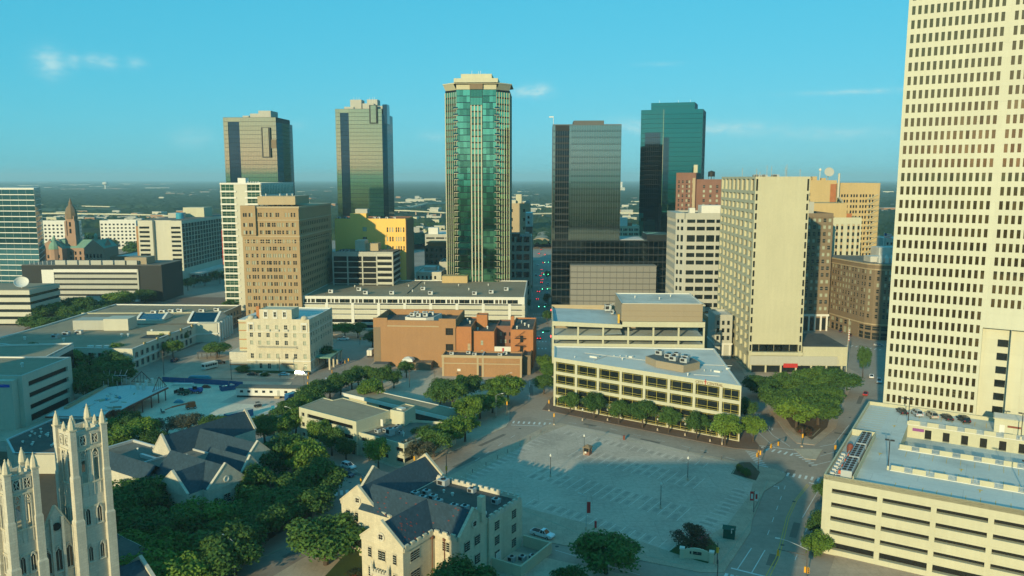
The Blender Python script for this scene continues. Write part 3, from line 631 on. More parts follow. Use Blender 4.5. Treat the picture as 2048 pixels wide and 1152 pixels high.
# --- teal tower on the right skyline
t = bld('teal_glass_tower', 'teal glass tower with stepped top and dark recessed corner on the right skyline', 109.5, 690, -14)
fh = 3.95
c = [(0, 0), (19, -1), (51, 0), (53, 34), (2, 36)]
mb = MB(); mb.prism([(.3, .3), (18.8, -.6), (50.6, .4), (52.6, 33.6), (2.3, 35.6)], 0, 140.8, False); mb.build('core', M['black_panel'], t)
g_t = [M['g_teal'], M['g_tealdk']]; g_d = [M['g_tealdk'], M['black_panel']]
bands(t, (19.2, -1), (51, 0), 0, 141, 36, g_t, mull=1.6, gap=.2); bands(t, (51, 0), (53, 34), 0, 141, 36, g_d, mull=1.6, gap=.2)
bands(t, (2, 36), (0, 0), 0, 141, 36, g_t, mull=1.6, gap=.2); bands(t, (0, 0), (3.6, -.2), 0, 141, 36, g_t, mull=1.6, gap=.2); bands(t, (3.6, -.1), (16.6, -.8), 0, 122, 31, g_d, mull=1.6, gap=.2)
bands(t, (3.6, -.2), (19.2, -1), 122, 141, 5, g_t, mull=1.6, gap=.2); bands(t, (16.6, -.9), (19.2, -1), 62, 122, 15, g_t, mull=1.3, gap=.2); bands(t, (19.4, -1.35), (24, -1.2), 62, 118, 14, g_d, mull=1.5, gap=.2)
mb = MB(); mb.box(18.7, -1.5, 60, 19.1, -.9, 141); mb.box(24, -1.5, 25, 24.3, -1, 62); mb.build('edge_trim', M['g_mirror'], t)
mb = MB(); mb.prism([(8, 4), (44, 4), (46, 30), (9, 31)], 141, 147, False); mb.build('crown_core', M['black_panel'], t)
bands(t, (8, 3.9), (44, 3.9), 141, 147, 2, g_t, mull=1.6); bands(t, (9, 31), (8, 3.9), 141, 147, 2, g_t, mull=1.6)
for x in (14, 30, 40): MB().bar((x, 15, 147), (x, 15, 150), .12).build('mast', M['white'], t)
# ================================================================ mid-town buildings
# --- cream slab with a blank end wall
t = bld('slab_tower', 'cream slab tower with blank end wall and gridded left side', 103, 340.5, A_)
mb = MB(); w_, d_, h_ = 22.8, 66, 84.6
zr = rep(9.4, 4.07, 2.75, 17) + [(78.6, 83.6)]
pn = facade(mb, (0, d_), (0, 0), 0, h_, rep(1.2, 8.15, 5.6, 8), [(1, 6.5)] + zr, .9)
pn2 = facade(mb, (0, 0), (1.5, 0), 0, h_, [(.35, 1.2)], [(r[0], r[1]) for r in zr], .6)
pn2 += facade(mb, (21.3, 0), (22.8, 0), 0, h_, [(.35, 1.2)], [(r[0], r[1]) for r in zr], .6)
facade(mb, (1.5, 0), (21.3, 0), 12.4, h_); facade(mb, (22.8, 0), (22.8, d_), 0, h_); facade(mb, (w_, d_), (0, d_), 0, h_)
mb.quad((1.5, 0, 12.4), (1.5, 1.5, 12.4), (21.3, 1.5, 12.4), (21.3, 0, 12.4)); mb.quad((1.5, 0, 0), (1.5, 1.5, 0), (1.5, 1.5, 12.4), (1.5, 0, 12.4)); mb.quad((21.3, 1.5, 0), (21.3, 0, 0), (21.3, 0, 12.4), (21.3, 1.5, 12.4))
mb.build('wall', M['cream2'], t); roof_cap(t, [(0, 0), (w_, 0), (w_, d_), (0, d_)], h_, M['cream2'], M['roof_gray'])
windows(t, pn, [M['g_blind'], M['dark']], 'window', 2, 1, .05); windows(t, pn2, [M['g_dark']], 'window')
pn3 = facade(MB(), (1.5, 1.4), (21.3, 1.4), 9, 12.4, [(.3, 6.2), (6.8, 12.6), (13.2, 19.5)], [(9.2, 12.2)], .1)
windows(t, pn3, [M['g_dark'], M['cream2']], 'window', 2, 1, .06)
pn4 = facade(MB(), (0, 0), (1, 0), 0, 1)
mb = MB(); mb.box(0, -.6, 7.6, 23.4, 3, 9.0); mb.box(23.2, -.6, 3.2, 42, 30, 11.6); mb.box(1, 1.5, 0, 22, 3, 9); mb.build('podium', M['cream2'], t)
pr = MB(); pr.quad((23.3, -.5, 11.62), (41.9, -.5, 11.62), (41.9, 29.9, 11.62), (23.3, 29.9, 11.62)); pr.build('roof', M['roof_dark'], t)
mb = MB(); mb.box(.5, -.9, 3.4, 38, -.62, 7.4); mb.box(38.2, -.64, 4, 38.8, -.6, 6); mb.build('podium_panel', M['grayc'], t)
mb = MB(); mb.box(1, -.3, .2, 41, -.1, 3.0); mb.build('shopfront', M['g_dark'], t)
mb = MB(); mb.box(15, -1.2, 2.4, 21, -.3, 4.2); mb.build('awning', M['red'], t)
for k in range(7): MB().box(.6 + k * 6.5, -.9, 0, 1.3 + k * 6.5, -.2, 3.5).build('column', M['cream2'], t)
for x, y, h in ((3, 5, 3.0), (6, 22, 4.5), (9, 9, 5.5), (10, 20, 6), (14, 6, 5), (15.2, 8, 6.2), (16, 11, 4), (20, 5, 4), (4, 40, 5)):
    m = MB(); m.bar((x, y, 83.7), (x, y, 83.7 + h), .09); m.box(x - .5, y - .1, 83.7 + h * .7, x + .5, y + .1, 83.75 + h * .7); m.box(x - .35, y - .1, 83.7 + h * .85, x + .35, y + .1, 83.75 + h * .85); m.build('antenna', M['grayc'], t)
for x, y in ((8, 30), (14, 40), (12, 14)): ac_unit(t, x, y, 83.7, 3, 2.4, 1.8)
def simple(name, label, x, y, th, w_, d_, h_, wall, roof, gl, fc, fr, rc=None, rr=None, lc=None, lr=None, **k):
    t = bld(name, label, x, y, th)
    box_b(t, w_, d_, h_, wall, roof, gl, (fc, fr), (rc, rr) if rc else None, None, None, **k) if not lc else box_b(t, w_, d_, h_, wall, roof, gl, (fc, fr), (rc, rr) if rc else None, (lc, lr), None, **k)
    return t
# --- grey office behind the slab
gr = [(44.2, 46.7), (48.2, 50.7), (52.4, 54.3), (56.4, 58.3)]
gr = rep(2, 4.4, 2.3, 8) + [(38.2, 40.4), (42.2, 44.4), (46.2, 48.4), (50.4, 53.9), (56.4, 58.4), (60.4, 62.2)]
t = simple('grey_office', 'grey concrete office with dark window strips behind the cream slab tower', 92, 424, A_, 32, 36, 65.6, 'grayc', 'roof_gray', 'g_dark', rep(.9, 5.1, 4.3, 6), gr)
mb = MB(); pn = facade(mb, (-4.5, 34), (-4.5, 3.5), 0, 62.4, rep(1, 3.7, 2.5, 8), gr, .3); pn += facade(mb, (-4.5, 3.5), (-.01, 0), 0, 62.4, [(.8, 2), (3, 4.5)], gr, .3)
mb.quad((-4.5, 3.5, 62.4), (0, 0, 62.4), (0, 34, 62.4), (-4.5, 34, 62.4)); mb.build('corner_wall', M['grayc'], t); windows(t, pn, [M['g_dark']])
MB().box(-4.7, 3.3, 62.4, -.02, 34, 65.5).build('cornice', M['grayc'], t)
for a in ((3, 6, 6, 10, 68), (9, 4, 20, 14, 69.5), (21, 4, 29, 9, 67.6)): MB().box(a[0], a[1], 64.7, a[2], a[3], a[4]).build('plant_room', M['white'], t)
# small low buildings at its foot
t = simple('small_building', 'blue-roofed low building at the foot of the grey office', 82.5, 392, A_, 14, 22, 13.5, 'grayc', 'roof_white', 'g_dark', rep(.8, 3.2, 2, 4), [(2, 5), (8, 11)])
t = simple('small_building', 'small brick building with pale roof beside the cream slab tower', 96.3, 386, A_, 9, 18, 16, 'brick2', 'roof_white', 'g_dark', rep(.8, 2.8, 1.5, 3), [(2, 4.5), (6.5, 8.7), (11, 13)])
t = simple('ornate_corner_building', 'narrow grey-green building with white arcaded base left of the slab tower', 94.6, 366, A_, 8, 16, 21, 'grayc', 'roof_white', 'g_dark', rep(.8, 2.4, 1.2, 3), rep(9, 3.6, 2, 3))
MB().box(-.3, -.4, 6.8, 8.3, 16, 7.6).build('cornice', M['white'], t)
for k in range(3): MB().box(.1 + k * 3.3, -.35, 0, 1 + k * 3.3, -.02, 6.8).build('pilaster', M['white'], t)
t = simple('small_building', 'tallest of the small buildings tucked behind the ornate narrow one', 88, 408, A_, 12, 12, 19, 'offwhite', 'roof_white', 'g_dark', rep(.8, 3.2, 2, 3), [(14, 16.5)])
# --- red brick tower
t = bld('brick_hotel_tower', 'red brick tower with water tank, above the grey office', 126, 618, -22)
box_b(t, 15, 22, 88, 'brick_red', 'roof_dark', ['g_blind', 'offwhite'], (rep(1.6, 2.9, 1.2, 2) + rep(7.6, 1.9, 1.2, 2) + [(12.2, 13.3)], rep(34, 3.55, 2.0, 14)), None, (rep(2, 4, 1.2, 5), rep(34, 3.55, 2, 14)), nz=2)
box_b(t, 19, 22, 83, 'brick_red', 'roof_dark', ['g_blind', 'offwhite'], (rep(5, 4.9, 1.6, 3), rep(34, 3.55, 2.0, 13)), x0=15.02, y0=2.5, nz=2, wname='wing_wall')
MB().box(12.6, -.35, 30, 14.6, -.01, 84).build('corner_quoin', M['tan2'], t)
MB().box(12, 6, 87, 15, 9, 94).build('chimney', M['cream2'], t)
m = MB(); m.lathe([(2.6, 85), (2.6, 88.6), (2.7, 88.7), (.2, 89.6)], 25, 10, 14); m.build('water_tank', M['dark'], t)
for a in range(4): MB().bar((25 + 2 * math.cos(a * 1.57), 10 + 2 * math.sin(a * 1.57), 82), (25 + 2 * math.cos(a * 1.57), 10 + 2 * math.sin(a * 1.57), 85), .15).build('tank_leg', M['dark'], t)
# --- the group on the right, behind the slab
t = bld('brown_hotel', 'dark brown brick hotel with white stone base right of the slab tower', 157.5, 436, A_)
box_b(t, 17.4, 30, 65, 'brown', 'roof_gray', ['g_blind', 'offwhite'], (rep(1.2, 2.75, 1.5, 6), rep(11.5, 3.75, 1.9, 14)), (rep(1.5, 4, 1.5, 7), rep(11.5, 3.75, 1.9, 14)), (rep(1.5, 4, 1.5, 7), rep(11.5, 3.75, 1.9, 14)), nz=2)
MB().box(-.4, -.5, 8.2, 17.8, 30, 9.4).build('cornice', M['white'], t); MB().box(-.3, -.35, 62.6, 17.7, 30, 63.3).build('cornice', M['brown'], t)
for k in range(6): MB().box(k * 3.26, -.42, 0, .9 + k * 3.26, -.02, 8.2).build('pilaster', M['white'], t)
for k in range(5): MB().box(1.1 + k * 3.26, -.1, .5, 3.1 + k * 3.26, -.01, 7.2).build('base_window', M['g_dark'], t)
MB().box(1, 4, 64, 8, 16, 71).build('plant_room', M['grayc'], t)
t = bld('striped_office', 'cream art deco office with vertical pink window stripes', 187, 470, A_)
mb = MB(); cs = [(.7, 2.0), (3.6, 4.9), (6.5, 7.8), (10.2, 11.5), (13.1, 14.4), (16, 17.3)]
pn = facade(mb, (0, 0), (18.2, 0), 0, 61, cs, [(8, 57)], .35); facade(mb, (18.2, 0), (18.2, 26), 0, 61); facade(mb, (18.2, 26), (0, 26), 0, 61); facade(mb, (0, 26), (0, 0), 0, 61); mb.build('wall', M['cream'], t)
for (c, w2, h2, a) in pn: MB().box(c[0] - w2 / 2, .32, 8, c[0] + w2 / 2, .5, 57).build('spandrel_strip', M['tan2'], t)
pp = pane_mesh(1.3, 2.1, [M['g_dark']], 1, 1, .05)
for (c, w2, h2, a) in pn:
    for k in range(13): inst('window', pp, t, (c[0], .28, 10 + k * 3.75))
roof_cap(t, [(0, 0), (18.2, 0), (18.2, 26), (0, 26)], 61, M['cream'], M['roof_tan'])
mb = MB(); mb.prism([(-9, 6), (11.5, 6), (11.5, 26), (-9, 26)], 0, 69.2, False); mb.build('rear_wing', M['orange'], t)
MB().box(11, 7, 60.2, 15, 10, 63).build('plant_room', M['rust'], t); MB().box(1, 5, 60.2, 3, 7, 62).build('plant_room', M['white'], t)
t = bld('orange_office', 'ochre office with rust stains, rooftop dish and outside fire stair', 196, 540, A_)
mb = MB(); facade(mb, (0, 0), (21.5, 0), 0, 82.5, [(3, 4.4)], [(68, 70), (72, 74)], .3); facade(mb, (21.5, 0), (21.5, 9), 0, 82.5); facade(mb, (21.5, 9), (0, 9), 0, 82.5); facade(mb, (0, 9), (0, 0), 0, 82.5); mb.build('wall', M['orange'], t)
roof_cap(t, [(0, 0), (21.5, 0), (21.5, 9), (0, 9)], 82.5, M['orange'], M['roof_tan'])
MB().box(17.5, -.12, 62, 21.4, -.02, 80).build('rust_stain', M['rust'], t)
box_b(t, 54, 24, 80.6, 'orange', 'roof_tan', 'g_dark', (rep(21.9, 1.85, 1.1, 3) + rep(28.2, 1.85, 1.1, 3) + rep(34.5, 1.85, 1.1, 3) + rep(40.8, 1.85, 1.1, 3) + [(47, 48.1), (49, 50.1)], rep(9, 3.65, 1.9, 18)), x0=0, y0=9.02, wname='wing_wall')
m = MB(); m.bar((22.6, -.8, 71), (22.6, -.8, 87), .7, 10); m.bar((22.6, -.8, 71.5), (27, 3, 68), .6, 10); m.bar((27, 3, 68.3), (27, 3, 62), .6, 10); m.build('flue', M['offwhite'], t)
for k in range(14):
    z = 22 + k * 3.65; m = MB(); m.box(45, 7.6, z, 53.8, 9, z + .15); m.bar((46, 8, z + .1), (52.5, 8, z + 3.6), .22, 4); m.bar((45, 7.7, z + 1.1), (53.8, 7.7, z + 1.1), .06, 4); m.build('fire_stair_flight', M['cream'], t)
m = MB(); m.lathe([(.15, 0), (1.4, .25), (2.5, .9), (3.2, 1.7), (3.1, 1.8)], 0, 0, 18); o = m.build('dish', M['grayc'], t, (17.2, 4, 87.5)); o.rotation_euler = (R(70), R(-14), 0)
MB().bar((17.2, 5, 82), (17.2, 4.6, 87.5), .25).build('dish_mast', M['grayc'], t)
m = MB(); m.bar((11.5, 4, 82), (11.5, 4, 89), .2); m.lathe([(.1, 88.4), (.9, 88.9), (.9, 90), (.1, 90.6)], 11.5, 4, 8); m.build('radome', M['white'], t)
for a in ((0, 1, 5, 7, 84.3), (6, 2, 9, 6, 85), (12, 2, 15, 6, 84)): MB().box(a[0], a[1], 81.6, a[2], a[3], a[4]).build('plant_room', M['orange'], t)
t = simple('white_slot_building', 'narrow white building with slot windows between the hotel and the curved block', 181.5, 452, A_ - 14, 9, 16, 30, 'white', 'roof_white', 'g_dark', [(.6, 1.3), (3.2, 8)], [(1, 4)] + rep(7, 3.5, 1.6, 6)); MB().box(3, 3, 29, 8.6, 9, 35).build('plant_room', M['grayc'], t)
# curved corner hotel
t = bld('curved_corner_hotel', 'brown hotel with rounded corner at the street bend beside the tall cream tower', 187, 409, 0)
pts = [(-10.2, 51), (-4, 8)] + [(-4 + 14 * math.sin(a) * 0 + 0, 0) for a in ()]
arc = [(-10.5, 52), (-2.6, 9.5), (-1.4, 5.2), (1.0, 1.6), (4.6, -.6), (9.0, -1.4), (34, -3), (36, 40)]
mb = MB(); pn = []
zr = rep(11.5, 3.3, 1.9, 8)
for i in range(len(arc)):
    a, b = arc[i], arc[(i + 1) % len(arc)]; Ln = math.hypot(b[0] - a[0], b[1] - a[1])
    if i == 0: cs = rep(1.2, 2.6, 1.3, int((Ln - 1.5) / 2.6))
    elif i < 5: cs = [(Ln * .28, Ln * .28 + 1.2)] if Ln < 4.4 else [(.6, 1.7), (2.6, 3.7)]
    elif i == 5: cs = rep(2.5, 3.4, 1.5, 6)
    else: cs = ()
    pn += facade(mb, a, b, 8.5, 39.4, cs, zr, .25); pn += facade(mb, a, b, 0, 8, [(.4, Ln - .4)] if i < 6 and i > 0 else ([(2 + 4 * k, 5 + 4 * k) for k in range(int(Ln / 4) - 1)] if i == 0 else ()), [(.3, 3.8), (5, 7.2)], .5)
mb.build('wall', M['brown'], t); windows(t, pn, [M['g_blind'], M['tan2']], 'window', 1, 2)
def off(poly, d):
    n = len(poly); out = []
    for i in range(n):
        a = Vector(poly[i - 1]); b = Vector(poly[i]); c = Vector(poly[(i + 1) % n]); d1 = (b - a).normalized(); d2 = (c - b).normalized()
        k = Vector((d1.y, -d1.x)) + Vector((d2.y, -d2.x)); k = k * (d / max(.4, k.dot(Vector((d1.y, -d1.x))))); out.append(tuple(b + k))
    return out
for z0, z1, d in ((8, 8.6, .5), (36.8, 37.3, .4), (39.3, 40, .6)): MB().prism(off(arc, d), z0, z1).build('cornice', M['tan2'], t)
MB().quad(*[(x, y, 40.02) for x, y in arc]).build('roof', M['roof_gray'], t)
for a in ((2, 10, 9, 18, 43), (12, 6, 19, 12, 42.4), (10, 18, 22, 28, 47)): MB().box(a[0], a[1], 40, a[2], a[3], a[4]).build('plant_room', M['roof_stain'], t)
m = MB()
for k in range(5): m.lathe([(1.4, 40), (1.4, 42.6), (.1, 44.5)], 5 + k * 3.2, 5.5, 4, .78)
m.build('roof_tent', M['white'], t)
m = MB(); m.bar((14, 22, 47), (14, 22, 55), .12); m.build('flag_mast', M['white'], t)
m = MB()
for i in range(8):
    y0, y1 = .25 * math.sin(i * .9), .25 * math.sin((i + 1) * .9); m.k = 1 if i < 3 else 0
    for j in range(6): z0 = 52.0 + j * .42 - i * .06; m.k = 1 if (i < 3 and j > 2) else (2 if j % 2 else 0); m.quad((13.9 - i * .55 * -1, 22 + y0, z0), (13.9 + (i + 1) * .55, 22 + y1, z0 - .06), (13.9 + (i + 1) * .55, 22 + y1, z0 + .36), (13.9 + i * .55, 22 + y0, z0 + .42))
m.build('flag', [M['flagcloth'], M['blue_fence'], M['white']], t)
# buildings beyond on the right
t = simple('far_block', 'low grey block glimpsed between the ochre office and the tall cream tower', 300, 640, A_, 40, 30, 36, 'grayc', 'roof_white', 'g_dark', rep(1, 3, 1.6, 12), rep(20, 3.6, 2, 4))
t = simple('cream_midrise', 'cream mid-rise seen between the dark and teal glass towers', 84, 640, A_, 18, 26, 46, 'cream', 'roof_white', 'g_dark', [a for k in range(4) for a in rep(.9 + k * 4.4, 1.15, .8, 3)], rep(6, 3.6, 2, 11)); MB().box(2, 6, 45, 9, 14, 52).build('plant_room', M['white'], t); MB().box(9.5, 8, 45, 13, 14, 48).build('plant_room', M['rust'], t)
# --- buildings left of the street beyond the green tower
t = simple('beige_office', 'beige six storey office with square dark windows at the street end', -3, 560, A_, 16.4, 34, 43, 'offwhite', 'roof_gray', 'g_dark', rep(.8, 5.2, 3.9, 3), rep(2, 6.2, 4, 7), nx=2); MB().box(0, 2, 42, 8, 20, 45).build('plant_room', M['brick_red'], t); MB().box(12, 4, 42, 15, 8, 46).build('plant_room', M['white'], t)
t = simple('ochre_block', 'ochre blank-walled block with white plant room behind the beige office', -5, 640, A_, 19.5, 26, 64, 'tan2', 'roof_tan', 'g_dark', [(4, 5.6), (14, 15.4)], rep(36, 7, 2.4, 4)); MB().box(8, 4, 63, 13, 10, 71).build('plant_room', M['cream'], t); MB().box(16, 0.2, 63, 19, 8, 66).build('plant_room', M['grayc'], t); MB().box(0, .1, 63, 8, 20, 66.5).build('plant_room', M['offwhite'], t)
t = simple('red_white_building', 'slim building with white upper part and red brick base on the street', 10.2, 597, A_, 5, 20, 58, 'brick_red', 'roof_gray', 'g_dark', [(1.5, 3)], rep(40, 6, 2.5, 1)); MB().box(-.1, -.1, 48, 5.1, 20, 58.2).build('upper_storey', M['white'], t)
for z in (50, 54): MB().box(1.4, -.16, z, 2.8, -.11, z + 2).build('window', M['g_dark'], t)
m = MB(); n_ = 9
for j in range(n_):
    a0, a1 = math.pi * j / n_, math.pi * (j + 1) / n_
    m.quad((-13 * math.cos(a0), 0, 2 + 7 * math.sin(a0)), (-13 * math.cos(a1), 0, 2 + 7 * math.sin(a1)), (-13 * math.cos(a1), 120, 2 + 7 * math.sin(a1)), (-13 * math.cos(a0), 120, 2 + 7 * math.sin(a0)))
m.quad(*[(-13 * math.cos(math.pi * j / n_), 0, 2 + 7 * math.sin(math.pi * j / n_)) for j in range(n_ + 1)][::-1], ); t = bld('vaulted_hall', 'long pale vaulted roof hall at the end of the long street', 37, 1010, A_ - 2); m.build('roof', M['taupe'], t); MB().box(-13, .1, 0, 13, 120, 1.9).build('wall', M['offwhite'], t)
for k, (x, y, w2, h2, mt) in enumerate(((9.5, 700, 8, 34, 'offwhite'), (10.8, 735, 8, 30, 'brick_red'), (12.5, 790, 8, 26, 'cream2'))):
    t = simple('street_building', ('white', 'red brick', 'cream')[k] + ' narrow building along the left side of the long street, ' + ('nearest', 'middle', 'farthest') [k], x, y, A_, w2, 26, h2, mt, 'roof_gray', 'g_dark', rep(.8, 2.4, 1.3, 3), rep(4, 4, 2, int(h2 / 4) - 1))
# --- long white garage in front of the green tower
t = bld('long_garage', 'long white garage with tan gravel roof in front of the green tower', -116.5, 438, A_)
Lg, Dg = 123.5, 72
mb = MB(); mb.box(.3, 1.4, 0, Lg - .3, Dg - .3, 15.4); mb.build('core', M['void'], t)
mb = MB(); cs = []
x = 1.0
while x < Lg - 8:
    cs += [(x, x + 1.6), (x + 2.2, x + 3.5), (x + 4.1, x + 6.1), (x + 6.7, x + 12.4)]; x += 13.3
pn = facade(mb, (0, 0), (Lg, 0), 15.2, 19.2, [c for c in cs if c[1] < Lg - .4], [(15.5, 17.6)], .5)
pn += facade(mb, (Lg, 0), (Lg, Dg), 15.2, 19.2, rep(2, 7, 6, 9), [(15.5, 17.6)], .5)
facade(mb, (Lg, Dg), (0, Dg), 0, 19.2); facade(mb, (0, Dg), (0, 0), 0, 19.2); mb.build('upper_wall', M['white'], t); windows(t, pn, [M['g_dark'], M['tan2']], 'window', 2, 1)
roof_cap(t, [(0, 0), (Lg, 0), (Lg, Dg), (0, Dg)], 19.2, M['white'], M['roof_tan'], .5, .6)
for z0, z1 in ((.2, 1), (3.2, 4.2), (6.4, 8.6), (9.4, 11.4), (12.3, 14.2)):
    mb = MB(); mb.box(-.2, -.35, z0, Lg + .2, .1, z1); mb.box(Lg - .3, .1, z0, Lg + .2, Dg, z1); mb.build('deck_parapet', M['offwhite'], t)
    mb = MB(); mb.box(-.2, -.7, z1, Lg + .2, .2, z1 + .35); mb.build('deck_lip', M['white'], t)
for k in range(8): MB().box(13 + k * 14.5, -.6, 0, 14.6 + k * 14.5, .3, 15.2).build('pier', M['white'], t)
MB().box(Lg - 1.5, .2, 0, Lg, Dg, 15.2).build('end_wall', M['offwhite'], t)
for x, y in ((12, 16), (26, 26), (33, 12), (48, 12), (63, 30), (70, 12), (95, 12), (104, 18), (112, 30)): ac_unit(t, x, y, 18.7, 2.6, 2.2, 1.9)
for x, y in ((20, 40), (36, 50), (52, 44), (58, 22), (82, 48), (90, 30), (100, 50), (60, 55)): vent(t, x, y, 18.7, .4, 1.2)
mb = MB(); mb.box(70, 62, 18.7, 86, 71, 23); mb.build('roof_hut', M['orange'], t)
MB().box(56, 14, 18.72, 56.4, 70, 19).build('roof_joint', M['roof_dark'], t)
# --- tan brick office
t = bld('tan_brick_office', 'tan brick tower of paired windows left of the long garage', -147.5, 436.5, A_)
w_, d_, h_ = 31.5, 66, 68.5
mb = MB()
c1 = []
for x in (1.5, 4.7, 7.4, 9.9, 12.9, 14.8, 16.6, 19.4, 22.2, 24.4, 27.6): c1 += [(x, x + .85), (x + 1.15, x + 2.0)] if x not in (7.4, 14.8, 22.2) else [(x, x + .9)]
rr = rep(1.6, 3.92, 2.0, 13) + [(53.6, 55.6), (57.6, 59.8)]
c2 = [(1.4, 2.2), (2.6, 3.4), (3.8, 4.6), (5.0, 5.8)] + [(x + i * 1.15, x + i * 1.15 + .85) for x in (9.2, 12.4, 15.6, 18.8) for i in range(2)] + [(x, x + .85) for x in (24, 25.6, 27.2, 28.8)]
pn = facade(mb, (0, 0), (w_, 0), 0, 61.2, c1, rr, .3); pn += facade(mb, (0, 0), (w_, 0), 61.2, h_, c2, [(63, 65.2)], .3)
pn_r = facade(mb, (w_, 0), (w_, d_), 0, 61.2, rep(3, 3.6, 1.9, 16), rr, .25); facade(mb, (w_, 0), (w_, d_), 61.2, h_)
facade(mb, (w_, d_), (0, d_), 0, h_); facade(mb, (0, d_), (0, 0), 0, h_, rep(3, 3.6, 1.9, 16), rr, .25)
mb.build('wall', M['tan'], t); roof_cap(t, [(0, 0), (w_, 0), (w_, d_), (0, d_)], h_, M['tan2'], M['roof_tan'])
windows(t, pn, [M['g_blind'], M['tan2']], 'window', 1, 2, .06); windows(t, pn_r, [M['g_dark']], limit=0)
for z0, z1, e in ((52, 52.8, .35), (60.9, 61.5, .3), (67.6, 68.6, .4), (49.4, 49.7, .15)): MB().box(-e, -e, z0, w_ + e, d_ + .1, z1).build('string_course', M['tan2'], t)
MB().box(0, -1.6, 52.9, 8.2, -.02, 69.2).build('corner_bay', M['tan'], t)
pb_ = [((x + .42, -1.62, z), .85, 2.0, 0) for z in (54.6, 58.7, 64.1) for x in (1.4, 2.6, 4.6, 5.8)]
for c, a, b, g in pb_: inst('window', pane_mesh(a, b, [M['g_blind']], 1, 1, .05), t, (c[0], -1.63, c[2]))
MB().box(7, 6, 69.4, 28, 32, 74).build('penthouse', M['tan2'], t)
for k in range(8): MB().box(7.5 + k * 2.6, 6.2, 68, 8 + k * 2.6, 6.8, 69.4).build('penthouse_leg', M['dark'], t)
for x in (9, 17, 21, 24): vent(t, x, 14, 74, .4, 1.2)
# --- white hotel tower with floor slabs
t = bld('white_hotel_tower', 'white tower with green glass and projecting floor slabs behind the tan office', -181.5, 500, A_)
w_, d_, h_ = 25.5, 64, 81
mb = MB(); zr = rep(5.2, 3.95, 2.75, 18) + [(76.2, 79.9)]
pn = facade(mb, (0, 0), (w_, 0), 0, h_, [(.7, 8.6), (17, 24.8)], zr, .3); facade(mb, (w_, 0), (w_, d_), 0, 73); facade(mb, (w_, d_), (0, d_), 0, h_); facade(mb, (0, d_), (0, 0), 0, h_)
mb.build('wall', M['offwhite'], t); windows(t, pn, [M['g_hotel'], M['offwhite']], 'window', 3, 2, .06)
roof_cap(t, [(0, 0), (w_, 0), (w_, d_), (0, d_)], h_, M['white'], M['roof_white'])
sl = MB().box(0, -.45, 0, 10.2, -.02, .95).mesh('floor_slab', M['white'])
for i in range(18): inst('floor_slab', sl, t, (0, 0, 8.05 + i * 3.95)); inst('floor_slab', sl, t, (15.6, 0, 8.05 + i * 3.95))
MB().box(0, -.45, 79.95, 25.7, -.02, 81.05).build('coping', M['white'], t)
bands(t, (w_ + .3, 0), (w_ + .3, d_), 73.6, 80, 1, [M['g_blue'], M['white']], mull=3, gap=.1); MB().box(w_ + .02, -.05, 72.6, w_ + .5, d_, 73.6).build('sky_floor', M['white'], t); MB().box(w_ + .02, -.05, 80, w_ + .5, d_, 81.1).build('sky_roof', M['white'], t)
MB().box(9, 6, 80.2, 14, 11, 84).build('plant_room', M['white'], t)
for k in range(5): vent(t, 16 + k * 1.6, 5, 80.2, .35, 1.6)
MB().box(-.5, .1, 30, -.02, 20, 52).build('red_strip', M['red'], t)
# --- yellow building and its parking deck
t = bld('yellow_block', 'plain yellow wall building left of the green tower', -114, 514, A_)
w_, d_, h_ = 45.8, 30, 58.2
mb = MB(); facade(mb, (0, 0), (16, 0), 0, h_); pn = facade(mb, (16, 0), (24, 0), 0, h_, [(2, 4.6)], [(37.6, 40.2), (43.6, 46.4), (50, 52.8)], .25); facade(mb, (24, 0), (33, 0), 0, h_)
pn2 = facade(mb, (33, 0), (w_, 0), 0, h_, [(.6, 1.5), (2.3, 3.2), (4, 4.9), (6.4, 7.2), (7.9, 8.7), (9.4, 10.2), (11.2, 12)], [(37.6, 40.6), (43.6, 46.6), (49.6, 52.6)], .25)
pn2 += facade(mb, (w_, 0), (w_, d_), 0, h_, rep(2, 3.5, 1.4, 8), rep(8, 6, 3, 8), .25); facade(mb, (w_, d_), (0, d_), 0, h_); facade(mb, (0, d_), (0, 0), 0, h_)
mb.build('wall', M['yellow'], t); roof_cap(t, [(0, 0), (w_, 0), (w_, d_), (0, d_)], h_, M['brick_red'], M['roof_dark'], .7); windows(t, pn, [M['g_blind'], M['white']], nx=3, nz=2, bar=.05); windows(t, pn2, [M['g_blind'], M['white']], nz=2)
MB().box(w_ + .02, -.02, 0, w_ + .3, d_, h_ - 1).build('brick_side', M['brick2'], t)
MB().box(10, .1, 57.4, 20.5, 6, 61.5).build('lift_house', M['yellow'], t); MB().box(13, 2, 61.5, 20.8, 9, 64.2).build('plant_room', M['grayc'], t)
for x in (2, 6, 25, 28, 33, 38): ac_unit(t, x, 4, 57.5, 1.6, 1.4, 1.6)
t = bld('parking_structure', 'grey multi-storey parking structure in front of the yellow building', -110, 486, A_)
w_, d_ = 37.5, 26
mb = MB(); mb.box(.5, .8, 0, w_ - .5, d_ - .5, 38.6); mb.build('core', M['void'], t)
for k in range(10):
    z = 5.5 + k * 3.45; mb = MB(); mb.box(0, 0, z, w_, .5, z + (.55 if z < 36 else 2.8)); mb.box(w_ - .4, .5, z, w_, d_, z + 1.2); mb.build('deck_parapet', M['grayc'], t)
    MB().box(27.5, -.05, z + .55, w_, .45, z + 1.5).build('deck_panel', M['offwhite'], t)
for x in (0, 9, 18.2, 27, w_ - .8): MB().box(x, -.08, 0, x + .8, .6, 39.4).build('column', M['grayc'], t)
MB().box(.3, .3, 38.6, w_ - .3, d_ - .3, 38.9).build('roof_deck', M['roof_gray'], t)
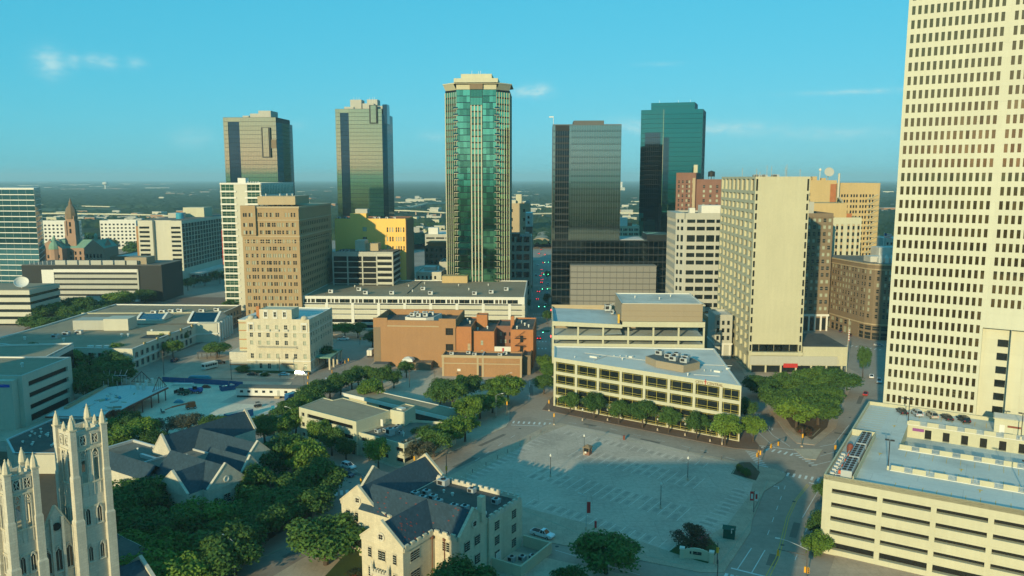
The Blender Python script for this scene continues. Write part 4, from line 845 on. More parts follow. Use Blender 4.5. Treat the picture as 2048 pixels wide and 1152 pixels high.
MB().box(12, 10, 38.9, 18, 20, 45.5).build('stair_house', M['offwhite'], t); MB().box(16, 12, 38.9, 26, 20, 43.5).build('plant_room', M['tan2'], t)
mb = MB(); mb.bar((33, 5, 38.9), (33, 5, 50), .1); mb.build('mast', M['dark'], t)
for x in (4, 6, 8.6): ac_unit(t, x, 6, 38.9, 1.6, 1.4, 1.2)
# small roofs between the yellow block and the green tower
t = simple('pale_block', 'pale low block with bluish roof right of the yellow building', -64, 528, A_, 17, 44, 22, 'offwhite', 'roof_white', 'g_dark', rep(1, 2.8, 1.3, 5), rep(4, 4.4, 2.2, 4), rep(2, 4, 1.6, 10), rep(4, 4.4, 2.2, 4)); MB().box(3, 16, 21, 11, 26, 23.6).build('plant_room', M['roof_white'], t)
t = simple('brick_block', 'red brick block with long roof right of the yellow building', -66, 600, A_, 34, 24, 33, 'brick_red', 'roof_gray', 'g_dark', rep(1, 3.6, 1.6, 9), rep(6, 4.6, 2.4, 6))
MB().box(2, 3, 32, 28, 16, 36).build('upper_storey', M['rust'], t)
t = simple('parking_roof', 'pale rooftop parking block behind the red brick block', -72, 660, A_, 50, 50, 38, 'grayc', 'roof_white', 'g_void', rep(1, 8, 7, 6), [(30, 31.6), (34, 35.4)]); MB().box(2, 6, 37, 10, 14, 43).build('stair_house', M['white'], t)
t = simple('grey_block', 'small grey block with arched windows beside the foot of the green tower', -50, 545, A_, 14, 24, 27, 'grayc', 'roof_gray', 'g_dark', rep(1.2, 4.2, 2.2, 3), rep(5, 6, 3, 3))
# --- long hotel block
t = bld('long_hotel', 'long white hotel block with a dark grid of windows at the left', -258, 624, A_ + 1.5)
mb = MB(); h_ = 51; rr = rep(12.6, 3.55, 1.7, 10)
pn = facade(mb, (-9.5, 0), (0, 0), 0, h_, [(1, 8.4)], rr, .3)
pg = facade(mb, (0, 0), (0, 118), 0, h_, rep(1, 5.8, 5.2, 20), rep(13.4, 3.55, 3.1, 10), .5)
facade(mb, (0, 118), (-36, 118), 0, h_); facade(mb, (-36, 118), (-36, 3), 0, h_); pn += facade(mb, (-36, 3), (-24.5, 3), 0, h_, [(1, 9)], rr, .3)
facade(mb, (-24.5, 3), (-24.5, 6), 0, h_); facade(mb, (-24.5, 6), (-9.5, 6), 0, h_); facade(mb, (-9.5, 6), (-9.5, 0), 0, h_)
mb.build('wall', M['offwhite'], t); windows(t, pn, [M['g_dark']]); windows(t, pg, [M['g_dark'], M['offwhite']], 'window', 2, 1, .07)
MB().quad(*[(x, y, h_) for x, y in ((-36, 3), (-24.5, 3), (-24.5, 6), (-9.5, 6), (-9.5, 0), (0, 0), (0, 118), (-36, 118))]).build('roof', M['roof_gray'], t)
m = MB(); m.lathe([(3, 51), (3, 55), (2.6, 55.6)], -14, 30, 14); m.build('water_tank', M['teal_box'], t)
MB().box(-24, 60, 51, -6, 78, 59).build('plant_room', M['cream'], t); MB().box(-30, 44, 51, -20, 56, 55).build('plant_room', M['grayc'], t); MB().box(-42, 12, 0, -36.1, 60, 46).build('brick_wing', M['brick2'], t)
MB().box(.2, 10, 7.5, 9, 70, 9).build('entrance_canopy', M['white'], t)
for k in range(5): MB().box(8, 12 + k * 12, 0, 8.7, 12.7 + k * 12, 7.5).build('canopy_column', M['white'], t)
for k in range(4): MB().box(.02, 14 + k * 8, .5, .1, 19 + k * 8, 6.6).build('lobby_window', M['g_dark'], t)
# --- white framed parking building with black ends
t = bld('louvred_garage', 'garage with white frame, grey louvre bands and black ends at the left', -321, 541, A_ + 1.8)
MB().box(-14, .6, 0, 82, 34, 25).build('core', M['black_panel'], t)
mb = MB(); mb.box(0, -.3, 0, 8.4, .58, 22); mb.box(8.4, -.35, 20.3, 66, .58, 22.4); mb.box(8.4, -.35, 0, 66, .58, 1.4); mb.build('white_frame', M['white'], t)
for k in range(5): MB().box(8.5, .05, 1.6 + k * 3.7, 65.6, .55, 3.9 + k * 3.7).build('louvre_band', M['grayc'], t); MB().box(66, .8, 1.6 + k * 3.7, 66.4, 22, 3.9 + k * 3.7).build('louvre_band', M['grayc'], t)
MB().box(65.4, -.4, 0, 66.4, .6, 22).build('corner_post', M['grayc'], t); MB().box(66.1, .7, 21.6, 66.5, 30, 24.8).build('white_frame', M['white'], t)
MB().box(-13.8, .8, 25, 81.8, 33.8, 25.2).build('roof', M['roof_gray'], t)
for k in range(7): MB().box(8.5 + k * 8.2, 2, 25.2, 15.5 + k * 8.2, 3, 28.2).build('solar_canopy', M['grayc'], t)
for k in range(26): MB().box(-10 + k * 3, 3.5, 25.2, -9.8 + k * 3, 3.7, 27.6).build('fence_post', M['white'], t)
MB().box(55, 5, 25.2, 70, 18, 30).build('plant_room', M['taupe'], t)
# --- left glass tower
t = bld('blue_glass_office', 'blue-green glass office with white floor bands at the left edge', -398, 590, A_ - 3)
MB().prism([(.2, .2), (49.6, .2), (25.5, 40), (-24, 40)], 0, 76, False).build('core', M['black_panel'], t)
bands(t, (0, 0), (50, 0), 0, 75.6, 19, [M['g_blue'], M['grayc'], M['white']], mull=6.2, sp=.16, gap=.05); bands(t, (50, 0), (26, 40), 0, 75.6, 19, [M['g_blue'], M['grayc'], M['white']], mull=6.2, sp=.16)
MB().prism([(-.2, -.3), (50.2, -.3), (26, 40), (-24, 40)], 75.6, 76.8).build('roof_edge', M['white'], t)
# --- banded office with satellite dish
t = bld('banded_office', 'white banded low office with a big satellite dish at the left edge', -318, 452, A_ + 2)
MB().box(.5, .5, 0, 41.5, 30, 20).build('core', M['g_dark'], t)
for k in range(5): MB().box(0, 0, 1 + k * 4.2, 42, 30.5, 3.5 + k * 4.2).build('wall_band', M['offwhite'], t)
MB().box(.5, .5, 20.2, 41.5, 30, 20.5).build('roof', M['roof_tan'], t)
m = MB(); m.lathe([(.2, 0), (1.6, .25), (2.9, .8), (3.9, 1.6), (3.8, 1.7), (2.8, .95), (1.5, .42), (.2, .2)], 0, 0, 20); o = m.build('satellite_dish', M['white'], t, (33, 8, 23.2)); o.rotation_euler = (R(40), R(25), 0)
MB().bar((33, 8, 20.4), (33, 8, 23.3), .35).build('dish_mast', M['grayc'], t)
# --- courthouse with clock tower
t = bld('courthouse', 'pink granite courthouse with domed clock tower and green copper roofs', -398, 700, A_ + 8)
def gwing(root, x0, y0, x1, y1, ez, az, axis, wall, roof, cope=None, e0=True, e1=True, z0=0, cw=.5, ch=.45, ov=.0, roofname='roof', body=True):
    """gabled wing; ridge along axis; coped gables at its ends"""
    if body: MB().box(x0, y0, z0, x1, y1, ez).build('wall', M[wall], root)
    m = MB(); g = MB(); c = MB(); th = .25
    if axis == 'x':
        ym = (y0 + y1) / 2
        for s in (-1, 1):
            ye = y0 - ov if s < 0 else y1 + ov
            q = [(x0, ye, ez), (x1, ye, ez), (x1, ym, az), (x0, ym, az)]
            if s > 0: q = q[::-1]
            m.quad(*q); m.quad(*[(a, b, cc - th) for a, b, cc in q[::-1]])
        for on, x, s in ((e0, x0, -1), (e1, x1, 1)):
            tri = [(x, y0, ez - .05), (x, y1, ez - .05), (x, ym, az)]
            if on:
                xa, xb = (x - cw * .3, x + cw * .7) if s < 0 else (x - cw * .7, x + cw * .3)
                p = [(y0 - .15, ez - .5), (y1 + .15, ez - .5), (y1 + .15, ez + ch), (ym, az + ch + .25), (y0 - .15, ez + ch)]
                i = len(g.v); n = 5; g.v += [(xa, a, b) for a, b in p] + [(xb, a, b) for a, b in p]
                g.f += [(i, i + 4, i + 3, i + 2, i + 1), (i + 5, i + 6, i + 7, i + 8, i + 9)]; g.m += [0, 0]
                for k in range(5): g.f.append((i + k, i + (k + 1) % 5, i + 5 + (k + 1) % 5, i + 5 + k)); g.m.append(0)
                for ya, za, yb, zb in ((y0 - .3, ez + ch - .05, ym, az + ch + .27), (ym, az + ch + .27, y1 + .3, ez + ch - .05)):
                    c.quad((xa - .1, ya, za + .05), (xb + .1, ya, za + .05), (xb + .1, yb, zb + .05), (xa - .1, yb, zb + .05)); c.quad((xa - .1, ya, za + .05), (xa - .1, yb, zb + .05), (xa - .1, yb, zb - .25), (xa - .1, ya, za - .25)); c.quad((xb + .1, yb, zb + .05), (xb + .1, ya, za + .05), (xb + .1, ya, za - .25), (xb + .1, yb, zb - .25))
    else:
        xm = (x0 + x1) / 2
        for s in (-1, 1):
            xe = x0 - ov if s < 0 else x1 + ov
            q = [(xe, y0, ez), (xm, y0, az), (xm, y1, az), (xe, y1, ez)]
            if s < 0: q = q[::-1]
            m.quad(*q[::-1] if False else q); m.quad(*[(a, b, cc - th) for a, b, cc in q[::-1]])
        for on, y, s in ((e0, y0, -1), (e1, y1, 1)):
            if on:
                ya, yb = (y - cw * .3, y + cw * .7) if s < 0 else (y - cw * .7, y + cw * .3)
                p = [(x0 - .15, ez - .5), (x1 + .15, ez - .5), (x1 + .15, ez + ch), (xm, az + ch + .25), (x0 - .15, ez + ch)]
                i = len(g.v); g.v += [(a, ya, b) for a, b in p] + [(a, yb, b) for a, b in p]
                g.f += [(i, i + 1, i + 2, i + 3, i + 4), (i + 9, i + 8, i + 7, i + 6, i + 5)]; g.m += [0, 0]
                for k in range(5): g.f.append((i + (k + 1) % 5, i + k, i + 5 + k, i + 5 + (k + 1) % 5)); g.m.append(0)
                for xa, za, xb, zb in ((x0 - .3, ez + ch - .05, xm, az + ch + .27), (xm, az + ch + .27, x1 + .3, ez + ch - .05)):
                    c.quad((xa, ya - .1, za + .05), (xb, ya - .1, zb + .05), (xb, yb + .1, zb + .05), (xa, yb + .1, za + .05)); c.quad((xa, ya - .1, za - .25), (xb, ya - .1, zb - .25), (xb, ya - .1, zb + .05), (xa, ya - .1, za + .05)); c.quad((xa, yb + .1, za + .05), (xb, yb + .1, zb + .05), (xb, yb + .1, zb - .25), (xa, yb + .1, za - .25))
    r = m.build(roofname, M[roof], root)
    if g.v: go = g.build('gable', M[wall], root); c.build('coping', M[cope or wall], go)
    return r
mat('granite', (.34, .22, .15), .9, .12, .2, fine=.15)
for x0, y0, x1, y1, ax in ((-18, 0, 2, 14, 'y'), (-16, 10, 34, 26, 'x'), (20, 2, 36, 36, 'y'), (-18, 20, -2, 44, 'y')): gwing(t, x0, y0, x1, y1, 22, 29, ax, 'granite', 'copper', 'granite')
pnl = []
mb = MB()
for cx, w2 in ((-14, 2), (-9.5, 2), (-5, 2), (-1, 1.6)):
    for z in (4, 9, 14): inst('window', pane_mesh(w2, 3, [M['g_dark']], 1, 1, .05), t, (cx, -.03, z + 1.5))
for cx in (22, 25, 28, 31, 34):
    for z in (4, 9, 14): inst('window', pane_mesh(1.5, 3.4, [M['g_dark']], 1, 1, .05), t, (cx, 1.96, z + 1.5))
for cx in (5, 9, 13, 17):
    for z in (5, 11, 16): inst('window', pane_mesh(1.5, 3, [M['g_dark']], 1, 1, .05), t, (cx, 9.96, z + 1.5))
MB().box(0, 12, 22, 9.4, 21.4, 33).build('tower_base', M['granite'], t)
m = MB(); m.box(1, 13, 33, 8.4, 20.4, 50.5)
for x in (1, 8.4):
    for y in (13, 20.4): m.box(x - .8, y - .8, 30, x + .8, y + .8, 46)
m.build('clock_tower', M['granite'], t)
for z in (36, 42): inst('window', pane_mesh(1.6, 4, [M['g_dark']], 1, 1, .05), t, (4.7, 12.9, z + 1))
m = MB(); m.lathe([(2, -.1), (2, .1)], 0, 0, 20); o = m.build('clock_face', M['white'], t, (4.7, 12.85, 50.2)); o.rotation_euler = (R(90), 0, 0)
o = inst('clock_face', o.data, t, (8.5, 16.7, 50.2)); o.rotation_euler = (R(90), 0, R(90))
m = MB(); m.lathe([(5.2, 48), (4.9, 52.5), (4.6, 54), (3.6, 57.5), (1.6, 60), (1.5, 62), (.5, 64.5), (.1, 66.5)], 4.7, 16.7, 8, .39); m.build('dome', M['brown'], t)
for cx, cy in ((-16, 1), (-5, 2)): m = MB(); m.lathe([(4.4, 0), (4.4, 22), (4.8, 22.2), (4.4, 25), (2.6, 28.5), (1.5, 29), (1.5, 31), (.2, 34)], cx, cy, 10); m.build('turret', M['copper'], t); m = MB(); m.lathe([(4.5, 0), (4.5, 21.8)], cx, cy, 10); m.build('turret_wall', M['granite'], t)
m = MB(); m.lathe([(1.6, 29), (1.6, 33), (1.9, 33.2), (.2, 35.5)], 28, 8, 8); m.build('cupola', M['copper'], t)
t = simple('brown_flat_building', 'dark flat-roofed building with strip windows right of the courthouse', -338, 668, A_ + 1, 36, 44, 19, 'brown', 'roof_white', 'g_dark', rep(1, 8.6, 7.6, 4), [(6, 9), (12, 15)]); 
MB().box(36.1, 2, 0, 66, 44, 20).build('side_wing', M['gray_dark'], t)
t = simple('small_pavilion', 'small cream flat pavilion in trees below the courthouse', -360, 640, A_, 40, 14, 7, 'cream2', 'roof_white', 'g_dark', rep(2, 5, 2, 7), [(2, 4.5)])
t = simple('white_apartments', 'white apartment block left behind the courthouse clock tower', -560, 930, A_ + 6, 48, 20, 34, 'white', 'roof_white', 'g_dark', rep(1, 4.6, 2.4, 10), rep(3, 4.2, 2, 7), rep(2, 5, 2, 4), rep(3, 4.2, 2, 7))
t = simple('white_apartments', 'white apartment block right behind the courthouse clock tower', -490, 950, A_ + 6, 42, 20, 34, 'white', 'roof_white', 'g_dark', rep(1, 4.6, 2.4, 9), rep(3, 4.2, 2, 7), rep(2, 5, 2, 4), rep(3, 4.2, 2, 7))
# ================================================================ low buildings in front
# --- cream brick apartment house on the corner
t = bld('cream_apartment_house', 'cream brick apartment house with red chimney on the street corner', -115.5, 341, -5)
w_, d_, h_ = 28.2, 32, 23.6
mb = MB(); fx = [(1.6, 2.9), (5.3, 6.5), (9, 10.4), (13, 14.4), (17, 18.4), (21, 22.3), (25.2, 26.6)]
fr = [(1.6, 3.9), (6.2, 8.3), (12.2, 14.0), (15.6, 17.4), (18.9, 20.9)]
pn = facade(mb, (0, 0), (w_, 0), 0, h_, fx, fr, .25); pn += facade(mb, (w_, 0), (w_, d_), 0, h_, rep(1.6, 3.3, 1.3, 9), fr, .25); facade(mb, (w_, d_), (0, d_), 0, h_); facade(mb, (0, d_), (0, 0), 0, h_)
mb.build('wall', M['stone2'], t); windows(t, pn, [M['g_blind'], M['offwhite']], 'window', 2, 2, .05)
roof_cap(t, [(0, 0), (w_, 0), (w_, d_), (0, d_)], h_, M['white'], M['roof_white'], .5)
mb = MB(); pn = facade(mb, (6.2, -.05), (20.6, -.05), h_ - .2, 27.8, [(2.2, 3.4), (6.4, 7.6), (10.6, 11.8)], [(24.6, 26.6)], .25); facade(mb, (20.6, -.05), (20.6, 9), h_ - .2, 27.8); facade(mb, (20.6, 9), (6.2, 9), h_ - .2, 27.8); facade(mb, (6.2, 9), (6.2, -.05), h_ - .2, 27.8)
mb.quad((6.2, -.05, 27.6), (20.6, -.05, 27.6), (20.6, 9, 27.6), (6.2, 9, 27.6)); mb.build('raised_storey', M['stone2'], t); windows(t, pn, [M['g_blind'], M['offwhite']], 'window', 2, 2)
for c in ((2.8, ), (6.8,), (11.2,)): pass
for x in (8.2, 12.4, 16.6):
    m = MB(); m.box(x - .15, -.2, 24.0, x + .15 + .05, -.06, 27.1); m.box(x + 1.45, -.2, 24.0, x + 1.8, -.06, 27.1); m.box(x - .15, -.2, 26.8, x + 1.8, -.06, 27.4); m.box(x - .15, -.25, 23.8, x + 1.8, -.06, 24.3); m.build('window_surround', M['white'], t)
for x in (1.0, 24.7):
    m = MB(); m.box(x - .2, -.25, 18.2, x + .15, -.02, 21.4); m.box(x + 2.2, -.25, 18.2, x + 2.55, -.02, 21.4); m.box(x - .2, -.25, 21.3, x + 2.55, -.02, 22); m.build('window_surround', M['white'], t)
    m = MB(); m.lathe([(1.4, 23.5), (1.4, 24.4), (.9, 24.9), (.2, 25.1)], x + 1.2, .6, 12); m.build('corner_cap', M['stone2'], t)
for z0, z1, e in ((0, 1.0, .25), (5.0, 5.4, .2), (17.9, 18.1, .12)): MB().box(-e, -e, z0, w_ + e, d_, z1).build('string_course', M['white'], t)
m = MB(); m.box(5.2, -1.1, 11.0, 22.6, -.02, 11.25); m.box(5.2, -1.1, 11.9, 22.6, -1.02, 12.0); m.build('balcony', M['stone'], t)
for k in range(30): m = None
m = MB()
for k in range(34): m.box(5.25 + k * .52, -1.1, 11.25, 5.32 + k * .52, -1.04, 11.9)
m.build('balcony_railing', M['dark'], t)
for x in (8.6, 12.6, 16.6): m = MB(); m.box(x, -.7, 18.3, x + 2.2, -.02, 18.5); m.box(x, -.7, 18.5, x + 2.2, -.64, 19.2); m.build('small_balcony', M['stone'], t)
m = MB(); m.box(15.6, -1.6, 3.9, 20.4, -.3, 4.2); m.build('door_canopy', M['dark'], t)
MB().box(3.6, 3, 23.2, 5, 4.4, 28.6).build('chimney', M['brick'], t)
m = MB(); m.box(-6, 6, 0, -.02, 26, 21.6); m.build('side_wing', M['cream2'], t); MB().box(-6.2, 5.8, 21.6, -.02, 26.2, 22).build('side_roof', M['roof_white'], t)
for z in (9, 13, 17, 20.4): MB().box(-6.1, 5.86, z, -.03, 5.98, z + .35).build('brick_band', M['brick'], t)
MB().box(-9.5, 3, 0, -.3, 22, 8).build('low_wing', M['stone'], t); MB().box(-9.6, 2.9, 2.2, -.3, 3, 2.6).build('brick_band', M['brick'], t)
m = MB(); m.box(w_ + .1, 6, 5.2, w_ + 7, 24, 5.7); m.build('porch_roof', M['copper'], t)
for y in (6.4, 12, 17.5, 23): MB().bar((w_ + 6.4, y, 0), (w_ + 6.4, y, 5.2), .45, 8).build('porch_column', M['stone2'], t)
MB().box(-.2, -2.2, .1, w_ + .4, -1.2, 1.1).build('hedge', M['grass'], t)
# --- brick theatre complex
t = bld('brick_theatre', 'red-brown brick complex of stepped flat roofs beside the long street', -62, 351, -4.5)
mb = MB(); pn = facade(mb, (0, 0), (37, 0), 0, 21.2, [(32.6, 36)], [(2, 5.2), (6.4, 10.8), (14.8, 18)], .5); facade(mb, (37, 0), (37, 30), 0, 21.2); facade(mb, (37, 30), (0, 30), 0, 21.2); facade(mb, (0, 30), (0, 0), 0, 21.2); mb.build('main_wall', M['brick2'], t); windows(t, pn, [M['g_void'], M['dark']], 'window', 3, 3)
roof_cap(t, [(0, 0), (37, 0), (37, 30), (0, 30)], 21.3, M['brick2'], M['roof_dark'], 2.6, .5)
for x in (0, 29.6): MB().box(x + (0 if x else 0), -.12, 18, x + (6.4 if not x else 7.6), .6, 22.2).build('parapet_block', M['brick2'], t)
MB().box(6.4, -.2, 18.4, 29.6, -.02, 18.9).build('coping', M['tan2'], t)
for k in range(4): m = MB(); m.box(.3 + k * .0, -.06, 0, 2.6, -.02, 18); 
MB().box(.0, -.08, 0, 3.2, -.03, 18.2).build('corner_pier', M['brown'], t)
m = MB(); pl = [(13, 7), (16, 5), (23, 5), (26, 7.6), (28, 18), (14, 18)]
m.prism(pl, 18.5, 21.6, False); o = m.build('plant_screen', M['roof_white'], t); MB().quad(*[(x, y, 21.62) for x, y in off(pl, -.5)]).build('plant_floor', M['gray_dark'], o)
for x, y in ((16, 9), (19, 8), (22, 9), (17, 13), (21, 13), (24, 13)): ac_unit(t, x, y, 21.6, 2.2, 1.8, 1.6)
def part_block(x0, y0, x1, y1, h, wall, roof='roof_dark', par=.6, nm='wing_wall'):
    mb = MB(); c = [(x0, y0), (x1, y0), (x1, y1), (x0, y1)]
    for i in range(4): facade(mb, c[i], c[(i + 1) % 4], 0, h)
    mb.build(nm, M[wall], t); roof_cap(t, c, h, M[wall], M[roof], par, .35)
part_block(37.02, .6, 44, 26, 18.6, 'brick'); part_block(44.02, 3, 54, 28, 16.2, 'brick'); part_block(54.02, 14, 62, 30, 16.8, 'brick_red'); part_block(61.6, 1, 71.5, 32, 17.6, 'brick')
part_block(38, -6, 62, .55, 7.2, 'brick'); part_block(33.5, -15.5, 67.5, -6.05, 9.2, 'brick2'); part_block(67.55, -10, 71, 30, 8.5, 'brown'); part_block(44.5, 16, 49.5, 21, 21.5, 'brick', par=.3); part_block(60.6, 12, 62.2, 14, 21.5, 'brick', par=.2)
MB().box(54.1, 2.8, 5, 61.5, 3.2, 9.4).build('white_wall', M['white'], t); MB().box(57.6, 2.7, 6.6, 58.4, 2.79, 8.8).build('door', M['red'], t)
for x in (56, 58, 60.2):
    for z in (9.6, 13): inst('window', pane_mesh(.9, 1.6, [M['g_blind'], M['dark']], 1, 2, .05), t, (x, 13.94, z))
for x, z in ((48.5, 6.6), (48.5, 11)): inst('window', pane_mesh(1, 2, [M['g_blind'], M['dark']], 1, 2, .05), t, (x, 2.92, z))
inst('window', pane_mesh(1.2, 3, [M['tan2'], M['dark']], 1, 2, .05), t, (43, .5, 9.5)); inst('window', pane_mesh(1.4, 3, [M['g_blind'], M['dark']], 1, 2, .05), t, (66.4, .92, 9)); inst('window', pane_mesh(1.4, 3, [M['g_blind'], M['dark']], 1, 2, .05), t, (66.4, .92, 13.4))
m = MB()
for k in range(3): z = 7 + k * 3.4; m.box(63.4, -.5, z, 68.2, .95, z + .15); m.bar((63.6, -.3, z), (67.8, -.3, z + 3.4), .1, 4); m.bar((63.4, -.5, z + 1), (68.2, -.5, z + 1), .05, 4)
m.build('fire_escape', M['dark'], t)
m = MB(); m.box(33.3, -15.8, 8.3, 67.7, -15.52, 9.4); m.box(33.4, -15.75, 5.6, 67.6, -15.52, 6.0); m.build('coping', M['tan2'], t)
for x in (33.5, 48.4, 50.6, 66.8): MB().box(x, -15.7, 0, x + .8, -15.52, 8.3).build('pilaster', M['tan2'], t)
MB().box(49.3, -15.56, .3, 50.4, -15.51, 5).build('door', M['dark'], t); MB().box(40, -15.56, 2.4, 41.4, -15.51, 3.4).build('sign_board', M['white'], t)
for x, y, z in ((40, -3, 6.6), (47, -2.6, 6.6), (55, -2.6, 6.6)): ac_unit(t, x, y, z, 3.2, 1.6, 1.5)
for x, y, z in ((37, -11, 8.6), (44, -9, 8.6), (47, -12, 8.6), (60, -9, 8.6), (58, -12, 8.6)): ac_unit(t, x, y, z, 1.8, 1.2, 1.1)
for x, y, z in ((46, 8, 15.6), (50, 12, 15.6), (64, 6, 17), (67, 14, 17), (65, 20, 17), (69, 10, 17), (42, 12, 18), (40, 18, 18)): vent(t, x, y, z, .45, 1.3)
MB().box(50.4, -15, 8.65, 50.9, -6.4, 9.1).build('roof_joint', M['galv'], t)
m = MB(); m.box(13, -6, 0, 27, -.5, 3.4); m.build('yard_wall', M['brown'], t)
m = MB(); m.lathe([(3.6, 4), (3.0, 5.0), (.6, 5.8)], 16.5, -4.4, 4, .78); m.build('canopy_tent', M['white'], t)
MB().box(1, -6.5, 0, 7.5, -1.2, 2.6).build('dumpster', M['gray_dark'], t)
# --- white angled office
t = bld('white_angled_office', 'cream two-and-three storey office with brown gravel roofs amid street trees', -66.5, 251.6, -36)
mb = MB(); c = [(-1, -2.6), (25.6, -2.6), (25.6, 12), (2, 13.5), (1.4, 9.6), (-3.5, 9.8)]; h_ = 10.7
pn = []
for i in range(6):
    a, b = c[i], c[(i + 1) % 6]
    pn += facade(mb, a, b, 0, h_, [(1.2, 2.6), (4, 25)] if i == 0 else ([(1.5, 3), (6, 8)] if i == 5 else ()), [(1.4, 2.6), (4.6, 6), (8, 9.2)], .45)
mb.build('wall', M['cream'], t); windows(t, pn, [M['g_void'], M['dark']], 'window', 8, 1, .05)
roof_cap(t, c, h_, M['cream2'], M['roof_tan'], .25, .3)
mb = MB(); c = [(25.65, -1.7), (44.6, -1.7), (43.4, 23), (32, 18), (25.65, 11.9)]; h_ = 7.2; pn = []
for i in range(5):
    a, b = c[i], c[(i + 1) % 5]
    pn += facade(mb, a, b, 0, h_, [(1, 3.4), (9, 12.4), (15.6, 18.85)] if i == 0 else ([(.05, 4.6), (8, 16)] if i == 1 else ()), [(1.4, 2.7), (4.6, 5.8)], .45)
mb.build('wing_wall', M['cream'], t); windows(t, pn, [M['g_void'], M['dark']], 'window', 3, 1, .05)
roof_cap(t, c, h_, M['cream'], M['roof_gray'], .7, .35)
mb = MB(); c = [(25.66, 11.9), (31.3, 12.6), (29, 20), (24.5, 20)]
for i in range(4): facade(mb, c[i], c[(i + 1) % 4], 0, 11)
mb.build('stair_tower', M['cream'], t); roof_cap(t, c, 11, M['cream2'], M['roof_tan'], .3, .3); MB().box(26.4, 14, 10.72, 28.6, 16, 11.2).build('hatch', M['white'], t)
for x, y in ((29, 3), (30.5, 5), (32, 7.5), (31, 10)): ac_unit(t, x, y, 6.5, 1.7, 1.3, 1.0)
ac_unit(t, 34, 3.4, 6.5, 2.2, 1.8, 2.2); ac_unit(t, 36, 6, 6.5, 1.2, 1.2, 1.0); vent(t, 38, 5, 6.5, .3, 1.2); vent(t, 42, 2, 6.5, .3, .5); vent(t, 40, 17, 6.5, .3, .5)
MB().box(26.2, 7, 7, 27.2, 7.2, 9.2).build('door', M['white'], t); MB().box(23.6, -2.7, .2, 24.8, -2.62, 2.6).build('door', M['dark'], t)
# --- long low building with a brown roof
t = bld('long_low_canopy', 'long low brown-roofed building running diagonally behind the white office', -60.5, 298, -36.5)
c = [(0, -3.5), (9, -8.2), (59, -7.5), (58.2, 1.2), (9, 1.0), (8.5, 0)]
m = MB(); m.box(4, -6.5, 0, 57, -.6, 3.4); m.build('wall', M['cream2'], t); m = MB(); m.prism([(2, -7.8), (58.6, -7.6), (59, 1.2), (10, 1.3), (9.2, -1.2), (2, -1.5)], 3.4, 4.3); m.build('roof', M['roof_tan'], t)
m = MB(); m.box(9.2, 1.2, 3.3, 59.2, 1.5, 4.5); m.box(58.8, -7.7, 3.3, 59.2, 1.2, 4.5); m.box(2, -8.1, 3.3, 59.2, -7.8, 4.5); m.build('fascia', M['white'], t)
MB().box(20, -6.56, .5, 56, -6.51, 2.8).build('shopfront', M['g_dark'], t)
# --- big flat shopping building on the left
t = bld('flat_exhibition_hall', 'sprawling low building with tan flat roof and glass gables at the left', -166.5, 343, A_ + 4)
c = [(-75, 18), (-50, 6), (0, 0), (6, 60), (16, 62), (16, 84), (8, 85), (10, 122), (-66, 128), (-70, 60)]
mb = MB(); pn = []
for i in range(len(c)):
    a, b = c[i], c[(i + 1) % len(c)]; Ln = math.hypot(b[0] - a[0], b[1] - a[1])
    pn += facade(mb, a, b, 0, 9.6, rep(2, 4.6, 2.6, int((Ln - 2) / 4.6)) if i in (1, 2, 4, 6) else (), [(.8, 3.6), (5.2, 7.6)], .4)
mb.build('wall', M['offwhite'], t); windows(t, pn, [M['g_dark'], M['white']], 'window', 2, 1)
roof_cap(t, c, 9.8, M['white'], M['roof_tan'], .6, .8)
MB().prism(off(c, .4), 4.1, 4.7).build('cornice', M['white'], t)
for x0, y0, x1, y1, m_ in ((0, 65, 14.5, 81, 'g_tealdk'), (-30, 74, -16, 86, 'g_sky')):
    gwing(t, x0, y0, x1, y1, 9.9, 13.6 if x1 > 0 else 12, 'x', 'white', m_, 'white', True, True, z0=8.6, cw=1)
MB().box(6, 62.5, 0, 15.9, 83.5, 10).build('portico', M['offwhite'], t)
for k in range(6): MB().bar((16.6, 63 + k * 4, 0), (16.6, 63 + k * 4, 10), .7, 10).build('portico_column', M['white'], t)
MB().box(-50, 48, 9.2, -32, 58, 14).build('plant_room', M['grayc'], t); MB().box(-34, 46, 9.2, -22, 56, 15).build('plant_room', M['offwhite'], t)
for x, y in ((-46, 34), (-42, 38), (-48, 28), (-30, 96), (-26, 98), (-22, 100), (-18, 102), (-5, 100), (2, 104)): ac_unit(t, x, y, 9.2, 3, 2.4, 1.8)
for x, y in ((-18, 30), (-15, 30), (-60, 24), (-40, 20), (-8, 40)): vent(t, x, y, 9.2, .7, 1.6)
for k in range(3): MB().box(-22 + k * 3.6, 5, 9.2, -19.6 + k * 3.6, 6.4, 10.2).build('skylight', M['white'], t)
m = MB(); m.box(-8, 26, 9.22, 3, 34, 9.4); m.build('roof_light_well', M['dark'], t); MB().box(-8, 34, 9.2, 3, 34.6, 11).build('well_wall', M['cream'], t)
MB().box(-70, 96, 9.3, 9, 96.6, 9.8).build('roof_joint', M['cream2'], t); MB().box(-30, 62, 9.3, 4, 62.4, 9.6).build('roof_joint', M['roof_dark'], t)
for k in range(5): MB().box(.4 + k * 1.3, 10 + k * 11, 8.8, .9 + k * 1.3, 12 + k * 11, 10.6).build('entrance_lamp', M['orange'], t)
